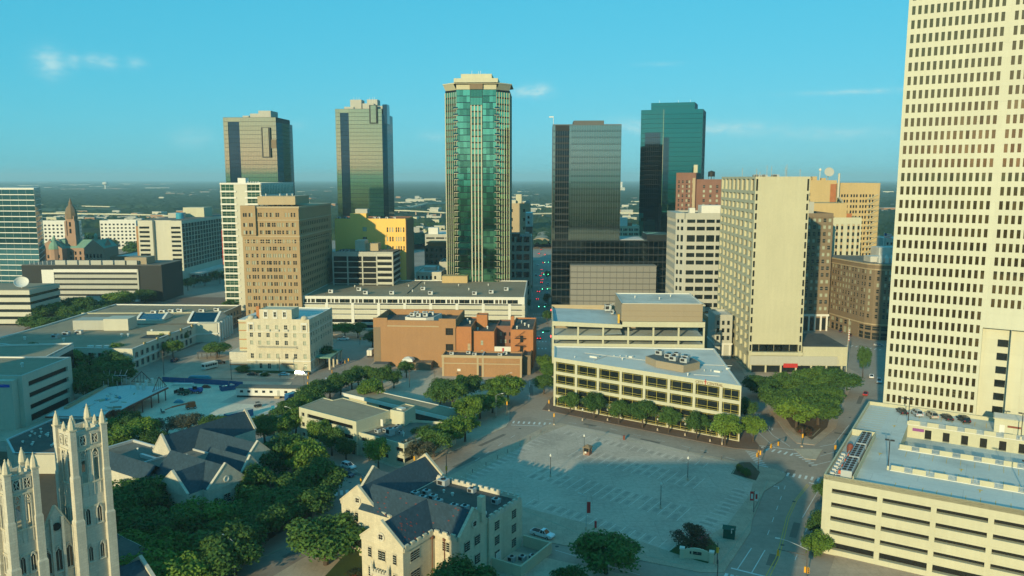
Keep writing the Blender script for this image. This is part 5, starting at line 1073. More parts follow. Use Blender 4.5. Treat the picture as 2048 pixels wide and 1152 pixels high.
# --- white garage at the left edge
t = bld('slotted_garage', 'white concrete garage with long dark slots at the left edge', -165, 262, -2)
mb = MB(); pn = []
pn += facade(mb, (0, 0), (0, 28.5), 0, 18, [(3.2, 26)], [(1, 3.6), (5.2, 7), (9.4, 11.2), (13.4, 15.2)], .8); facade(mb, (-60, 0), (0, 0), 0, 18); facade(mb, (0, 28.5), (-60, 28.5), 0, 18); facade(mb, (-60, 28.5), (-60, 0), 0, 18)
mb.build('wall', M['offwhite'], t); windows(t, pn, [M['g_void']], 'opening'); roof_cap(t, [(-60, 0), (0, 0), (0, 28.5), (-60, 28.5)], 18.1, M['white'], M['roof_tan'], .5, .6)
MB().box(-60, -3, 0, -1.6, -.05, 17).build('stair_block', M['offwhite'], t); MB().box(-6.6, -3.1, 14.8, -2.4, -3.02, 15.8).build('sign_board', M['tarp_blue'], t)
for x, y in ((-9, 14), (-22, 14)): vent(t, x, y, 17.6, .6, 1.6)
t = bld('white_rimmed_block', 'flat block with bright white parapet just above the slotted garage', -182, 305, 8)
m = MB(); m.prism([(-60, 0), (0, 0), (0, 26), (-60, 26)], 0, 12.4, False); m.build('wall', M['g_dark'], t); roof_cap(t, [(-60.3, -.3), (.3, -.3), (.3, 26.3), (-60.3, 26.3)], 15, M['white'], M['roof_tan'], .6, .5)
MB().prism([(-60.3, -.3), (.3, -.3), (.3, 26.3), (-60.3, 26.3)], 12.4, 14.3).build('fascia', M['white'], t)
# --- chapel with slate roofs and battlements (front centre)
t = bld('stone_parish_house', 'cream stone parish house with slate gables and battlements in the foreground', -29.6, 154, -32)
ez, az_ = 11, 15.2
gwing(t, -1.9, .5, 9.1, 14.8, ez, az_, 'y', 'stone2', 'slate', 'stone2', True, False)
gwing(t, -12, 10.4, 15.8, 20.4, ez - .02, az_, 'x', 'stone2', 'slate', 'stone2', False, True)
gwing(t, -18.4, 11.8, -8.0, 36.4, ez - .04, az_, 'y', 'stone2', 'slate', 'stone2', True, True)
gwing(t, -19.6, 19.5, -13, 28.5, ez - .06, az_ - .6, 'x', 'stone2', 'slate', 'stone2', True, False)
m = MB(); m.box(-7.9, 20.5, 0, 16.3, 34, ez); m.build('rear_wall', M['stone2'], t)
MB().quad((-7.6, 20.5, ez + .02), (16, 20.5, ez + .02), (16, 33.7, ez + .02), (-7.6, 33.7, ez + .02)).build('flat_roof', M['roof_dark'], t)
def battlement(root, a, b, z, m_='stone', n=None, th=.4):
    d = Vector((b[0] - a[0], b[1] - a[1])); Ln = d.length; d /= Ln; n = n or max(2, int(Ln / 1.7)); ang = math.atan2(d.y, d.x)
    mb = MB(); mb.box(0, -th / 2, z - .1, Ln, th / 2, z + .7); st = Ln / n
    for k in range(n): mb.box(k * st + st * .2, -th / 2 - .04, z + .7, k * st + st * .75, th / 2 + .04, z + 1.25)
    return mb.build('battlement', M[m_], root, (a[0], a[1], 0), ang)
battlement(t, (-7.9, 33.8), (16.2, 33.8), ez); battlement(t, (16.1, 33.6), (16.1, 20.6), ez); battlement(t, (9.2, .6), (9.2, 10.3), ez - .6, 'stone2'); battlement(t, (9.2, 10.2), (15.4, 10.2), ez - .6, 'stone2'); battlement(t, (-8, 11.8), (-2, 10.4), ez - .6, 'stone2')
MB().box(15.2, 17.6, 12, 16.5, 18.9, 17.4).build('chimney', M['stone2'], t)
def win_pair(root, x, y, z, rz, n=2, w_=.75, h=1.9):
    me = pane_mesh(w_, h, [M['g_dark'], M['offwhite']], 1, 4, .04)
    for k in range(n):
        dx = (k - (n - 1) / 2) * (w_ + .22); inst('window', me, root, (x + dx * math.cos(rz) + .03 * math.sin(rz), y + dx * math.sin(rz) - .03 * math.cos(rz), z), rz)
    s = MB(); tw = n * (w_ + .22) + .2; s.box(-tw / 2, -.1, -h / 2 - .25, tw / 2, 0, -h / 2 - .02); s.box(-tw / 2, -.08, h / 2 + .02, tw / 2, 0, h / 2 + .2); s.build('window_surround', M['stone2'], root, (x, y, z), rz)
fr_ = 0
for z in (8.4, 4.2):
    win_pair(t, 3.6, .34, z, 0, 2); win_pair(t, .4, .34, z, 0, 1); win_pair(t, 7, .34, z, 0, 1)
    win_pair(t, -13.2, 11.64, z, 0, 2); win_pair(t, -16.4, 11.64, z, 0, 1); win_pair(t, -10.2, 11.64, z, 0, 1)
    win_pair(t, 9.13, 4.2, z, R(90), 3); win_pair(t, 12.3, 10.37, z, 0, 2)
    win_pair(t, 15.98, 12.9, z, R(90), 2); win_pair(t, 15.98, 16.6, z, R(90), 2)
for z in (9, 5.6, 2.2):
    win_pair(t, 16.33, 23.6, z, R(90), 2); win_pair(t, 16.33, 30.6, z, R(90), 2)
for x, y, rz in ((3.6, .3, 0), (-13.2, 11.6, 0), (16.0, 15.4, R(90))):
    m = MB(); m.lathe([(.95, 0), (.95, .16), (.7, .16), (.7, .06)], 0, 0, 20); m.k = 1
    for a in range(4): m.lathe([(.24, .05), (.24, .17)], .36 * math.cos(a * 1.57 + .78), .36 * math.sin(a * 1.57 + .78), 8)
    o = m.build('roundel', [M['stone'], M['dark']], t, (x, y, 12.4)); o.rotation_euler = (R(90), 0, rz)
for x, y in ((9.35, 9.6), (12.0, 10.2), (15.95, 20.9), (-8.2, 11.6)): m = MB(); m.bar((x, y, 0), (x, y, 10), .11, 6); m.box(x - .25, y - .25, 9.7, x + .25, y + .25, 10.4); m.build('downpipe', M['pipe'], t)
m = MB(); m.box(1.9, -.4, 0, 5.4, .33, 4.6); m.box(1.5, -.7, 4.6, 5.8, .33, 5.1)
for k in range(6): m.box(1.7 + k * .7, -.65, 5.1, 2.1 + k * .7, -.3, 5.6)
for x in (1.5, 5.8): m.lathe([(.3, 4), (.3, 6), (.02, 7.2)], x, -.4, 6)
m.build('porch', M['stone'], t); MB().box(2.7, -.44, .2, 4.6, -.41, 3.6).build('door', M['brown'], t)
for x, y in ((-5.6, 22.6), (-4, 24.8), (-1, 23.4), (-2.6, 21.6), (1.6, 22), (6.2, 21.6), (8.6, 22.4), (4.2, 31.4), (12.4, 29.2), (12.2, 22.6)): ac_unit(t, x, y, ez + .03, 1.7, 1.4, 1.2)
ac_unit(t, -4.2, 31.5, ez + .03, 2.4, 2, 1.6); vent(t, 1.4, 27.6, ez, .4, .8); vent(t, -1.4, 28, ez, .3, .8); vent(t, 14.4, 21.5, ez, .6, 1.4)
m = MB(); m.box(16.6, 21, 0, 24, 21.4, 2.6); m.box(23.6, 21.4, 0, 24, 34, 2.6); m.box(16.6, 34, 0, 24, 34.4, 2.6); m.build('yard_wall', M['cream'], t)
MB().box(16.33, 23, .2, 16.42, 25, 2.7).build('double_door', M['white'], t)
for k in range(3): ac_unit(t, 18.6 + k * 1.8, 26 + k * 1.5, 0.1, 1.5, 1.3, 1.3)
# scattered red slates
sm = MB().box(-.2, -.12, 0, .2, .12, .03).mesh('red_slate', M['slate_tile'])
for i in range(70):
    k = random.random(); s = math.atan2(az_ - ez, 5.2)
    if i % 3 == 0: x = random.uniform(-1.6, 3.2); y = random.uniform(1, 14); z = ez + (x + 1.9) / 5.5 * (az_ - ez); ro = (0, -math.atan2(az_ - ez, 5.5), 0)
    elif i % 3 == 1: x = random.uniform(4, 8.8); y = random.uniform(1, 10); z = ez + (9.1 - x) / 5.5 * (az_ - ez); ro = (0, math.atan2(az_ - ez, 5.5), 0)
    else: x = random.uniform(-8, 15); y = random.uniform(10.6, 15); z = ez + (y - 10.4) / 5 * (az_ - ez); ro = (math.atan2(az_ - ez, 5), 0, 0)
    if 0: pass
    o = inst('red_slate', sm, t, (x, y, z + .02)); o.rotation_euler = ro
# --- slate-roofed church hall among the trees
t = bld('church_hall', 'stone church hall with many slate gables among dark trees', -80, 190, -32)
ez, az_ = 8.6, 13.4
gwing(t, -29, 9.5, -21, 38, ez, az_ + .4, 'y', 'stone', 'slate', 'stone', True, True)
gwing(t, -24, 16.5, 0, 26, ez - .03, az_ - .4, 'x', 'stone', 'slate', 'stone', False, True)
gwing(t, -9, 10.2, 6.4, 16.4, ez - .05, az_ - .8, 'x', 'stone', 'slate', 'stone', False, True)
gwing(t, -14, -.6, 7.6, 10, ez - .02, az_, 'x', 'stone', 'slate', 'stone', False, True)
gwing(t, -5, -5, 5.6, 5, ez - .04, az_ - .3, 'y', 'stone', 'slate', 'stone', True, False)
gwing(t, -36, -4, -13, 3, ez - .6, az_ - 2.4, 'x', 'stone', 'slate', 'stone', False, False)
MB().box(-23, 2, 0, -9.05, 16.45, ez - .3).build('hall_wall', M['stone'], t); MB().box(-22.6, 2.4, ez - .3, -9.2, 16.3, ez).build('flat_roof', M['roof_gray'], t)
MB().box(-44, 2, 0, -23.05, 13, ez - 1).build('annexe_wall', M['stone'], t); MB().box(-43.5, 2.4, ez - 1, -23.2, 12.6, ez - .7).build('flat_roof', M['roof_gray'], t)
m = MB(); m.box(-44.2, 1.8, ez - 1, -43.6, 13.2, ez); m.box(-44, 12.7, ez - 1, -29.2, 13.2, ez); m.box(-30, 6, ez - .68, -23, 6.8, ez + .3); m.box(-23, 2, ez, -22.6, 9.4, ez + .5); m.box(-21, 16.1, ez, -9, 16.48, ez + .5); m.build('parapet', M['galv'], t)
for y in (1.4, 4.7, 8): win_pair(t, 7.8, y, 5.2, R(90), 2 if y == 4.7 else 1)
for x in (-3, .3, 3.6): win_pair(t, x, -5.18, 5, 0, 1)
m = MB(); m.lathe([(.8, 0), (.8, .15), (.55, .15), (.55, .05)], 0, 0, 16); o = m.build('roundel', M['white'], t, (7.75, 4.7, 10)); o.rotation_euler = (R(90), 0, R(90))
for x, y in ((-14, 5), (-18, 12), (-34, 8)): vent(t, x, y, ez - .1, .3, .8)
# --- twin-towered church at the left edge
t = bld('gothic_church', 'twin-towered gothic stone church at the lower left', -76.5, 133.4, -36)
def lancet(root, x, y, z, w_, h, rz, m_='g_dark'):
    key = ('lancet', w_, h, m_)
    if key not in PANE:
        pts = [(-w_ / 2, 0), (w_ / 2, 0), (w_ / 2, h)] + [(w_ / 2 - w_ * s, h + w_ * .9 * math.sin(math.pi * s) * (1 if s != .5 else 1)) for s in (.2, .5, .8)] + [(-w_ / 2, h)]
        m = MB(); n = len(pts); i = 0; m.v = [(a, -.01, b) for a, b in pts] + [(a, .2, b) for a, b in pts]; m.f = [tuple(range(n))]; m.m = [0]
        m.k = 1
        fr = [(-w_ / 2 - .16, -.1), (-w_ / 2, -.1)]; m.box(-w_ / 2 - .22, -.16, -.2, -w_ / 2, .05, h); m.box(w_ / 2, -.16, -.2, w_ / 2 + .22, .05, h); m.box(-w_ / 2 - .3, -.22, -.4, w_ / 2 + .3, .05, -.2)
        for s0, s1 in ((0, .2), (.2, .5), (.5, .8), (.8, 1)):
            a = (w_ / 2 - w_ * s0, h + w_ * .9 * math.sin(math.pi * s0)); b = (w_ / 2 - w_ * s1, h + w_ * .9 * math.sin(math.pi * s1)); m.bar((a[0], -.05, a[1]), (b[0], -.05, b[1]), .16, 5)
        m.bar((0, -.06, 0), (0, -.06, h), .06, 4); m.bar((-w_ * .5, -.06, h * .98), (0, -.06, h + w_ * .5), .07, 4); m.bar((w_ * .5, -.06, h * .98), (0, -.06, h + w_ * .5), .07, 4)
        PANE[key] = m.mesh('lancet', M[m_], M['stone'])
    return inst('lancet_window', PANE[key], root, (x, y, z), rz)
def church_tower(x0, y0, s, h, nm):
    p = MB(); p.box(x0, y0, 0, x0 + s, y0 + s, h - 9.5).build(nm + '_shaft', M['stone'], t)
    q = s * .2
    m = MB()
    for ax in (0, 1):
        for ay in (0, 1): m.box(x0 + ax * (s - q), y0 + ay * (s - q), h - 9.5, x0 + ax * (s - q) + q, y0 + ay * (s - q) + q, h - .1)
    for k in range(4):
        a = (x0 + s * .44, y0) if k == 0 else (x0 + s * .44, y0 + s - .5) if k == 1 else (x0, y0 + s * .44) if k == 2 else (x0 + s - .5, y0 + s * .44)
        m.box(a[0], a[1], h - 9.5, a[0] + (s * .12 if k < 2 else .5), a[1] + (.5 if k < 2 else s * .12), h - 3.4)
    m.box(x0 + .02, y0 + .02, h - 3.4, x0 + s - .02, y0 + .55, h); m.box(x0 + .02, y0 + s - .55, h - 3.4, x0 + s - .02, y0 + s - .02, h); m.box(x0 + .02, y0 + .55, h - 3.4, x0 + .55, y0 + s - .55, h); m.box(x0 + s - .55, y0 + .55, h - 3.4, x0 + s - .02, y0 + s - .55, h)
    m.box(x0 + .5, y0 + .5, h - 1.6, x0 + s - .5, y0 + s - .5, h - 1.3)
    m.build(nm + '_belfry', M['stone'], t)
    for f, (cx, cy, rz) in enumerate(((x0 + s, y0, R(90)), (x0, y0, 0))):
        for k in (.31, .69):
            px, py = (x0 + s + .02, y0 + s * k) if f == 0 else (x0 + s * k, y0 - .02)
            m = MB(); w2 = s * .2
            for s0 in (-1, 1): m.bar((s0 * w2 * .5, 0, -2.4), (s0 * w2 * .5, 0, 5.4), .1, 5); m.bar((s0 * w2 * .5, 0, 5.4), (0, 0, 6.3), .12, 5)
            for a in range(6): m.bar((.3 * math.cos(a * 1.047), 0, 5 + .3 * math.sin(a * 1.047)), (.3 * math.cos(a * 1.047 + 1.047), 0, 5 + .3 * math.sin(a * 1.047 + 1.047)), .07, 4)
            m.bar((-w2 * .5, 0, 4.2), (w2 * .5, 0, 4.6), .07, 4); m.bar((w2 * .5, 0, 4.2), (-w2 * .5, 0, 4.6), .07, 4)
            m.build('tracery', M['stone'], t, (px, py, h - 9.6), rz)
            m = MB(); m.box(-.42, -.1, -.75, .42, -.03, .75); m.k = 1
            for a in range(4): m.lathe([(.17, -.12), (.17, -.08)], .0, .0, 6)
            o = m.build('quatrefoil', [M['dark'], M['stone']], t, (px, py, h - 1.7), rz)
            m = MB(); m.bar((-.5, -.12, -.8), (.5, -.12, .8), .07, 4); m.bar((.5, -.12, -.8), (-.5, -.12, .8), .07, 4); m.bar((0, -.12, -.8), (0, -.12, .8), .06, 4)
            for s0 in (-1, 1): m.box(s0 * .55 - .09, -.22, -.95, s0 * .55 + .09, -.02, .95)
            m.box(-.6, -.22, .8, .6, -.02, .98); m.box(-.6, -.22, -.98, .6, -.02, -.8); m.build('tracery', M['stone'], o)
            lancet(t, px + (.0 if f else .02), py, h - 17.2, .75, 2.6, rz)
            lancet(t, px + (.0 if f else .02), py, h - 24, .7, 2.4, rz)
        for k in (0, 1):
            px, py = (x0 + s, y0 + s * k) if f == 0 else (x0 + s * k, y0)
    for ax in (0, 1):
        for ay in (0, 1):
            cx, cy = x0 + ax * s, y0 + ay * s; m = MB()
            for z0, z1, r in ((0, h - 16, .78), (h - 16, h - 8, .62), (h - 8, h + .4, .5)): m.box(cx - r, cy - r, z0, cx + r, cy + r, z1); m.lathe([(r * 1.42, z1), (r * .9, z1 + .7)], cx, cy, 4, .785)
            m.build('buttress', M['stone'], t)
            m = MB(); m.box(cx - .62, cy - .62, h + .4, cx + .62, cy + .62, h + .7); m.lathe([(.64, h + .7), (.6, h + 1.2), (.47, h + 1.9), (.26, h + 2.55), (.1, h + 2.9), (.17, h + 2.98), (.04, h + 3.2)], cx, cy, 8); m.build('pinnacle', M['stone2'], t)
    for k in range(4):
        cx, cy = ((x0 + s / 2, y0), (x0 + s, y0 + s / 2), (x0 + s / 2, y0 + s), (x0, y0 + s / 2))[k]
        m = MB(); m.box(cx - .35, cy - .35, h, cx + .35, cy + .35, h + .5); m.lathe([(.42, h + .5), (.34, h + 1.0), (.06, h + 1.7)], cx, cy, 6); m.build('small_pinnacle', M['stone2'], t)
    for z in (h, h - 3.4, h - 9.6, h - 14): MB().box(x0 - .15, y0 - .15, z - .2, x0 + s + .15, y0 + s + .15, z + .12).build('string_course', M['stone2'], t) if z != h else None
church_tower(-5.7, .4, 5.4, 40, 'tall_tower')
church_tower(-5.0, -10.2, 4.3, 35.2, 'short_tower')
m = MB(); m.prism([(-5, -5.9), (-1.2, -5.9), (-1.2, 0), (-5, 0)], 0, 22, False)
i = len(m.v); m.v += [(-1.2, -5.9, 22), (-1.2, 0, 22), (-1.2, -2.95, 27.5), (-1.8, -5.9, 22), (-1.8, 0, 22), (-1.8, -2.95, 27.5)]
for q in ((0, 1, 2), (5, 4, 3), (0, 2, 5, 3), (1, 4, 5, 2)): m.f.append(tuple(i + a for a in q)); m.m.append(0)
m.build('front_wall', M['stone'], t)
for k in range(3): lancet(t, -1.16, -4.75 + k * 1.8, 16, 1.0, 3.6, R(90)); lancet(t, -1.16, -4.75 + k * 1.8, 9, .9, 3, R(90))
m = MB(); m.lathe([(.7, 0), (.7, .14), (.45, .14), (.45, .04)], 0, 0, 14); o = m.build('roundel', M['dark'], t, (-1.14, -2.95, 24)); o.rotation_euler = (R(90), 0, R(90))
for y in (-5.6, -3.85, -2.05, -.3): MB().box(-1.2, y - .2, 0, -.7, y + .2, 23.5 + (2.2 if -5 < y < -1 else 0)).build('front_buttress', M['stone'], t)
m = MB(); m.bar((-1.5, -6, 22.1), (-1.5, -2.95, 27.7), .28, 5); m.bar((-1.5, -2.95, 27.7), (-1.5, .1, 22.1), .28, 5); m.build('coping', M['stone2'], t)
gwing(t, -40, -8, -6.6, 4.2, 16, 22, 'x', 'stone', 'slate', 'stone', True, False)
MB().box(-14, -13, 0, -11.6, -11, 33).build('chimney', M['stone2'], t)
MB().box(-34, 4.4, 0, -7, 18, 9).build('rear_hall', M['stone'], t); MB().box(-33.5, 4.6, 9, -7.2, 17.6, 9.3).build('flat_roof', M['roof_dark'], t)
gwing(t, -8, 6.6, 2.6, 12.4, 8, 11.4, 'y', 'stone', 'slate', 'stone', False, True)
t = bld('long_flat_annexe', 'long dark flat roof studded with vents beside the gothic church', 0, 0, 0)
c = ccw([G(px, py, 6) for px, py in ((12, 880), (112, 836), (216, 838), (204, 866), (112, 908), (26, 908))])
m = MB(); m.prism(c, 0, 5.8, False); m.build('wall', M['offwhite'], t); roof_cap(t, c, 6.3, M['galv'], M['roof_dark'], .4, .6)
for i in range(30): px, py = random.uniform(45, 190), random.uniform(845, 895); vent(t, *G(px, max(py, 872 - (px - 40) * .3), 6), 5.9, .4, .6)
# --- unseen blocks added beside and behind the camera to shade the streets
k = 0
for x, y, th, w_, d_, h_, l in ((-206, 40, -32, 40, 36, 30, 'brown block added for shade outside the left of the picture'), (-232, 142, -3, 60, 40, 48, 'grey slab added for shade outside the left edge, nearest the street'),
                                (-185, -30, -32, 40, 30, 50, 'cream block added for shade behind the viewpoint on the left'), (-50, 48, 0, 60, 24, 43, 'brick block added for shade below the viewpoint'),
                                (-345, 130, -3, 70, 44, 66, 'tall grey block added for shade outside the left edge'), (120, -60, -32, 70, 50, 40, 'white block added for shade behind the viewpoint on the right'), (-250, -80, -20, 60, 60, 36, 'dark block added for shade behind the viewpoint on the left')):
    t = simple('shade_block', l, x, y, th, w_, d_, h_, ('brown', 'grayc', 'cream2', 'brick2', 'grayc', 'offwhite', 'panel')[k], 'roof_gray', 'g_dark', rep(1, 4, 2.6, int((w_ - 2) / 4)), rep(2, 4, 2.2, int((h_ - 3) / 4)), limit=0); k += 1
# ================================================================ trees
def foliage(name, c, c2, hue=.0):
    m, t, b = node_mat(name); b.inputs['Roughness'].default_value = .75; b.inputs['Specular IOR Level'].default_value = .25
    g = t.nodes.new('ShaderNodeNewGeometry'); oi = t.nodes.new('ShaderNodeObjectInfo'); mx = t.nodes.new('ShaderNodeMix'); mx.data_type = 'RGBA'
    mx.inputs[6].default_value = (*c, 1); mx.inputs[7].default_value = (*c2, 1)
    a = t.nodes.new('ShaderNodeMath'); a.operation = 'MULTIPLY_ADD'; a.inputs[1].default_value = .55; t.links.new(g.outputs['Random Per Island'], a.inputs[0])
    s = t.nodes.new('ShaderNodeMath'); s.operation = 'MULTIPLY'; s.inputs[1].default_value = .6; t.links.new(oi.outputs['Random'], s.inputs[0]); t.links.new(s.outputs[0], a.inputs[2]); t.links.new(a.outputs[0], mx.inputs[0])
    t.links.new(mx.outputs[2], b.inputs['Base Color'])
    tr = t.nodes.new('ShaderNodeBsdfTranslucent'); t.links.new(mx.outputs[2], tr.inputs[0]); ms = t.nodes.new('ShaderNodeMixShader'); ms.inputs[0].default_value = .22
    t.links.new(b.outputs[0], ms.inputs[1]); t.links.new(tr.outputs[0], ms.inputs[2]); t.links.new(ms.outputs[0], t.nodes['Material Output'].inputs[0])
foliage('leaf', (.026, .078, .020), (.095, .175, .032)); foliage('leaf_lime', (.055, .125, .018), (.16, .25, .032)); foliage('leaf_red', (.03, .055, .02), (.10, .06, .03)); foliage('leaf_bloom', (.32, .03, .04), (.40, .06, .06)); foliage('leaf_grey', (.055, .06, .035), (.13, .12, .07)); foliage('leaf_far', (.016, .036, .016), (.045, .075, .026))
def crown_mesh(seed, n, size, lobes, mat_, flat=.75, base=.28):
    r = np.random.RandomState(seed); V = []; F = []
    C = []
    for i in range(lobes):
        a = r.uniform(0, 2 * math.pi); rr = math.sqrt(r.uniform(0, 1)) * 3.3; z = r.uniform(-1, 1) * 2.9 * math.sqrt(max(.08, 1 - (rr / 3.7) ** 2)); C.append((rr * math.cos(a), rr * math.sin(a), 5.5 + z * flat + .25 * r.rand(), r.uniform(1.1, 1.95)))
    C = np.array(C); k = r.randint(0, lobes, n)
    d = r.normal(size=(n, 3)); d /= np.linalg.norm(d, axis=1)[:, None]; d[:, 2] = np.abs(d[:, 2]) * np.where(r.rand(n) < .78, 1, -1)
    rad = C[k, 3] * (r.uniform(.55, 1.08, n))[:, None].ravel()
    P = C[k, :3] + d * rad[:, None] * np.array((1, 1, .85))
    nrm = d * .8 + r.normal(size=(n, 3)) * .55 + np.array((0, 0, .35)); nrm /= np.linalg.norm(nrm, axis=1)[:, None]
    u = np.cross(nrm, r.normal(size=(n, 3))); u /= np.linalg.norm(u, axis=1)[:, None]; v = np.cross(nrm, u)
    s = (size * r.uniform(.6, 1.25, n))[:, None]
    q = np.stack([P - u * s, P - v * s * .62 + nrm * s * .15, P + u * s, P + v * s * .62 + nrm * s * .15], 1).reshape(-1, 3)
    me = bpy.data.meshes.new('crown'); me.vertices.add(4 * n); me.vertices.foreach_set('co', q.ravel())
    me.loops.add(4 * n); me.loops.foreach_set('vertex_index', np.arange(4 * n)); me.polygons.add(n); me.polygons.foreach_set('loop_start', np.arange(0, 4 * n, 4)); me.materials.append(M[mat_]); me.update(calc_edges=True)
    return me, C
def trunk_mesh(C, r0=.32):
    m = MB(); m.bar((0, 0, 0), (.08, .05, 2.2), r0, 7, r0 * .75); m.bar((.08, .05, 2.2), (.1, .1, 4.4), r0 * .75, 6, r0 * .45)
    for c in C[:7]: m.bar((.08, .06, 2.2 + random.random() * 1.6), (c[0] * .8, c[1] * .8, c[2] - .3), r0 * .4, 5, r0 * .12)
    return m.mesh('trunk', M['bark'])
TV = {}
for key, n, size, lob, mt in (('near', 6400, .27, 32, 'leaf'), ('lime', 6000, .27, 30, 'leaf_lime'), ('grey', 3600, .23, 26, 'leaf_grey'), ('red', 4000, .22, 20, 'leaf_red'), ('far', 1100, .55, 20, 'leaf')):
    TV[key] = []
    for i in range(5 if key in ('near', 'far') else 3):
        cm__, C = crown_mesh(100 + len(key) * 37 + i * 7 + n, n, size, lob, mt); TV[key].append((cm__, trunk_mesh(C)))
BLOOM = crown_mesh(77, 420, .17, 20, 'leaf_bloom')[0]
NT = 0
ORD = ['first', 'second', 'third', 'fourth', 'fifth', 'sixth', 'seventh', 'eighth', 'ninth', 'tenth', 'eleventh', 'twelfth', 'thirteenth', 'fourteenth', 'fifteenth', 'sixteenth', 'seventeenth', 'eighteenth', 'nineteenth', 'twentieth'] + ['%d-th' % k for k in range(21, 60)]
def tree(x, y, h, r, label, kind='near', group=None, name='street_tree', z=.1):
    global NT
    vs = TV[kind]; cm__, tm = vs[NT % len(vs)]; NT += 1
    o = empty(name, (x, y, z), random.uniform(0, 6.28), label, 'tree', group); o.scale = (r / 3.9, r / 3.9, h / 8.9)
    dz_ = -2.4 if name in ('crape_myrtle', 'shrub', 'bush', 'wall_shrub', 'ornamental_tree') else (-1.0 if name == 'oak_tree' else 0)
    inst('trunk', tm, o); inst('crown', cm__, o, (0, 0, dz_))
    if kind == 'red': inst('blossom', BLOOM, o, (0, 0, dz_))
    return o
def grove(pts, phrase, group, h=10, r=5, kind='near', name='street_tree', jit=.15, shared=False):
    """trees of one stand, told apart by their order from left to right"""
    w_ = sorted(pts, key=lambda p: p[0])
    for i, p in enumerate(w_):
        x, y = G(p[0], p[1]); hh = p[2] if len(p) > 2 else h * random.uniform(1 - 1.3 * jit, 1 + 1.3 * jit); rr = p[3] if len(p) > 3 else r * random.uniform(1 - jit, 1 + jit); kd = p[4] if len(p) > 4 else kind
        if kd == 'near' and len(p) == 2 and random.random() < .28: kd = 'lime'
        lab = phrase if shared else ('%s from the left of the %s' % (ORD[i], phrase) if len(w_) > 1 else phrase)
        tree(x, y, hh, rr, lab, kd, group, name)
grove([(1140, 826), (1188, 837, 9.6, 4.0), (1238, 847), (1285, 856, 10, 4.4), (1337, 866), (1393, 879), (1450, 891, 10.4, 5, 'lime')], 'trees along the low black-glass office', 'trees along the low office', 9, 4)
grove([(1092, 748), (1088, 788), (1101, 765)], 'trees left of the low office', 'trees by the long street corner', 9.5, 4.2)
grove([(1520, 795), (1572, 792), (1628, 786), (1676, 790), (1556, 830), (1612, 826), (1652, 822, 11, 6), (1592, 858, 11, 6.6, 'lime'), (1636, 850, 12, 7)], 'oaks on the wedge-shaped green', 'oaks on the wedge-shaped green', 11, 6.8, name='oak_tree')
grove([(1607, 873)], 'small red-leaved tree at the tip of the wedge', None, 4, 2.4, 'red', 'ornamental_tree')
grove([(1489, 848, 9, 4), (1506, 884, 8.5, 3.8, 'lime')], 'tree pair right of the low office', 'trees right of the low office', 8, 4)
grove([(1725, 756, 14, 2.6)], 'slim conical tree by the curved road beyond the wedge', None, name='conical_tree')
grove([(1641, 1075, 9, 3), (1634, 1110, 8, 3, 'lime'), (1648, 1000, 8, 2.6)], 'shrubs against the cream garage wall', 'shrubs by the cream garage', name='wall_shrub')
grove([(1383, 1094, 7.2, 4.3, 'red')], 'crape myrtle with red blossom on the car park edge', None, name='crape_myrtle')
grove([(1212, 1148, 10, 6.6), (1140, 1190, 7, 4), (926, 1215, 11, 6), (860, 1260, 8, 5)], 'trees along the bottom edge by the parish house', 'trees at the bottom edge', name='oak_tree')
grove([(652, 1130, 12.5, 8)], 'large oak left of the parish house', None, name='oak_tree')
grove([(720, 1165, 4, 3, 'red')], 'brown bush left of the parish house porch', None, name='bush')
grove([(570, 932), (612, 965), (640, 1005), (596, 1004), (548, 962), (566, 1045), (514, 1042), (455, 1078), (404, 1092), (352, 1102), (304, 1112), (334, 1160), (262, 1150), (404, 1160), (474, 1112), (534, 1082), (246, 1030), (272, 1060), (300, 1040), (440, 1165), (360, 1205, 11, 6, 'lime'), (286, 1215, 12, 6.5, 'lime'), (230, 1098), (620, 1040), (512, 1010), (470, 1150), (590, 950)], 'dark trees round the church hall', 'trees round the church hall', 12, 6.4, name='oak_tree')
grove([(232, 912, 9.5, 5.4, 'lime'), (285, 896, 9.5, 5.4, 'lime'), (262, 878), (335, 878, 7.5, 5, 'grey'), (378, 872, 7.5, 5, 'grey'), (428, 872, 7, 4.6), (210, 890), (310, 905)], 'trees between building site and church hall', 'trees by the building site', 8.4, 4.8)
grove([(592, 872), (600, 842), (640, 806), (682, 790), (704, 780), (622, 822), (560, 886), (574, 856), (660, 800), (744, 805, 9, 5, 'lime'), (530, 890)], 'trees along the lane beside the white office', 'trees along the lane', 9.5, 5)
grove([(640, 902), (664, 912), (692, 922), (757, 943)], 'young trees in front of the white office', 'young trees by the white office', 9, 3.2)
grove([(838, 930, 8, 4.6, 'grey'), (868, 915), (900, 897), (930, 884), (884, 885), (846, 905)], 'trees on the right side of the white office', 'trees right of the white office', 8.6, 4.6)
grove([(717, 772), (741, 774), (765, 777), (788, 777), (813, 756)], 'plaza trees below the brick theatre', 'plaza trees', 8.5, 3.7)
grove([(888, 806), (932, 803), (905, 818), (880, 820)], 'big plaza trees left of the long street', 'big plaza trees', 10.5, 6)
grove([(985, 802), (1016, 808, 11, 6, 'lime'), (960, 838), (985, 826), (938, 852)], 'trees where plaza meets long street', 'corner trees', 9.5, 5)
grove([(132, 802), (152, 782), (112, 764), (172, 774), (200, 764), (226, 750), (190, 736), (142, 744), (92, 744), (62, 738), (208, 792), (176, 802), (240, 770), (232, 735), (40, 745)], 'trees behind the slotted garage', 'trees behind the slotted garage', 11.5, 6, name='oak_tree')
grove([(285, 724), (325, 708), (360, 694), (388, 683), (414, 668), (442, 648), (462, 632), (346, 716)], 'street trees along the flat exhibition hall', 'street trees by the exhibition hall', 8.5, 4)
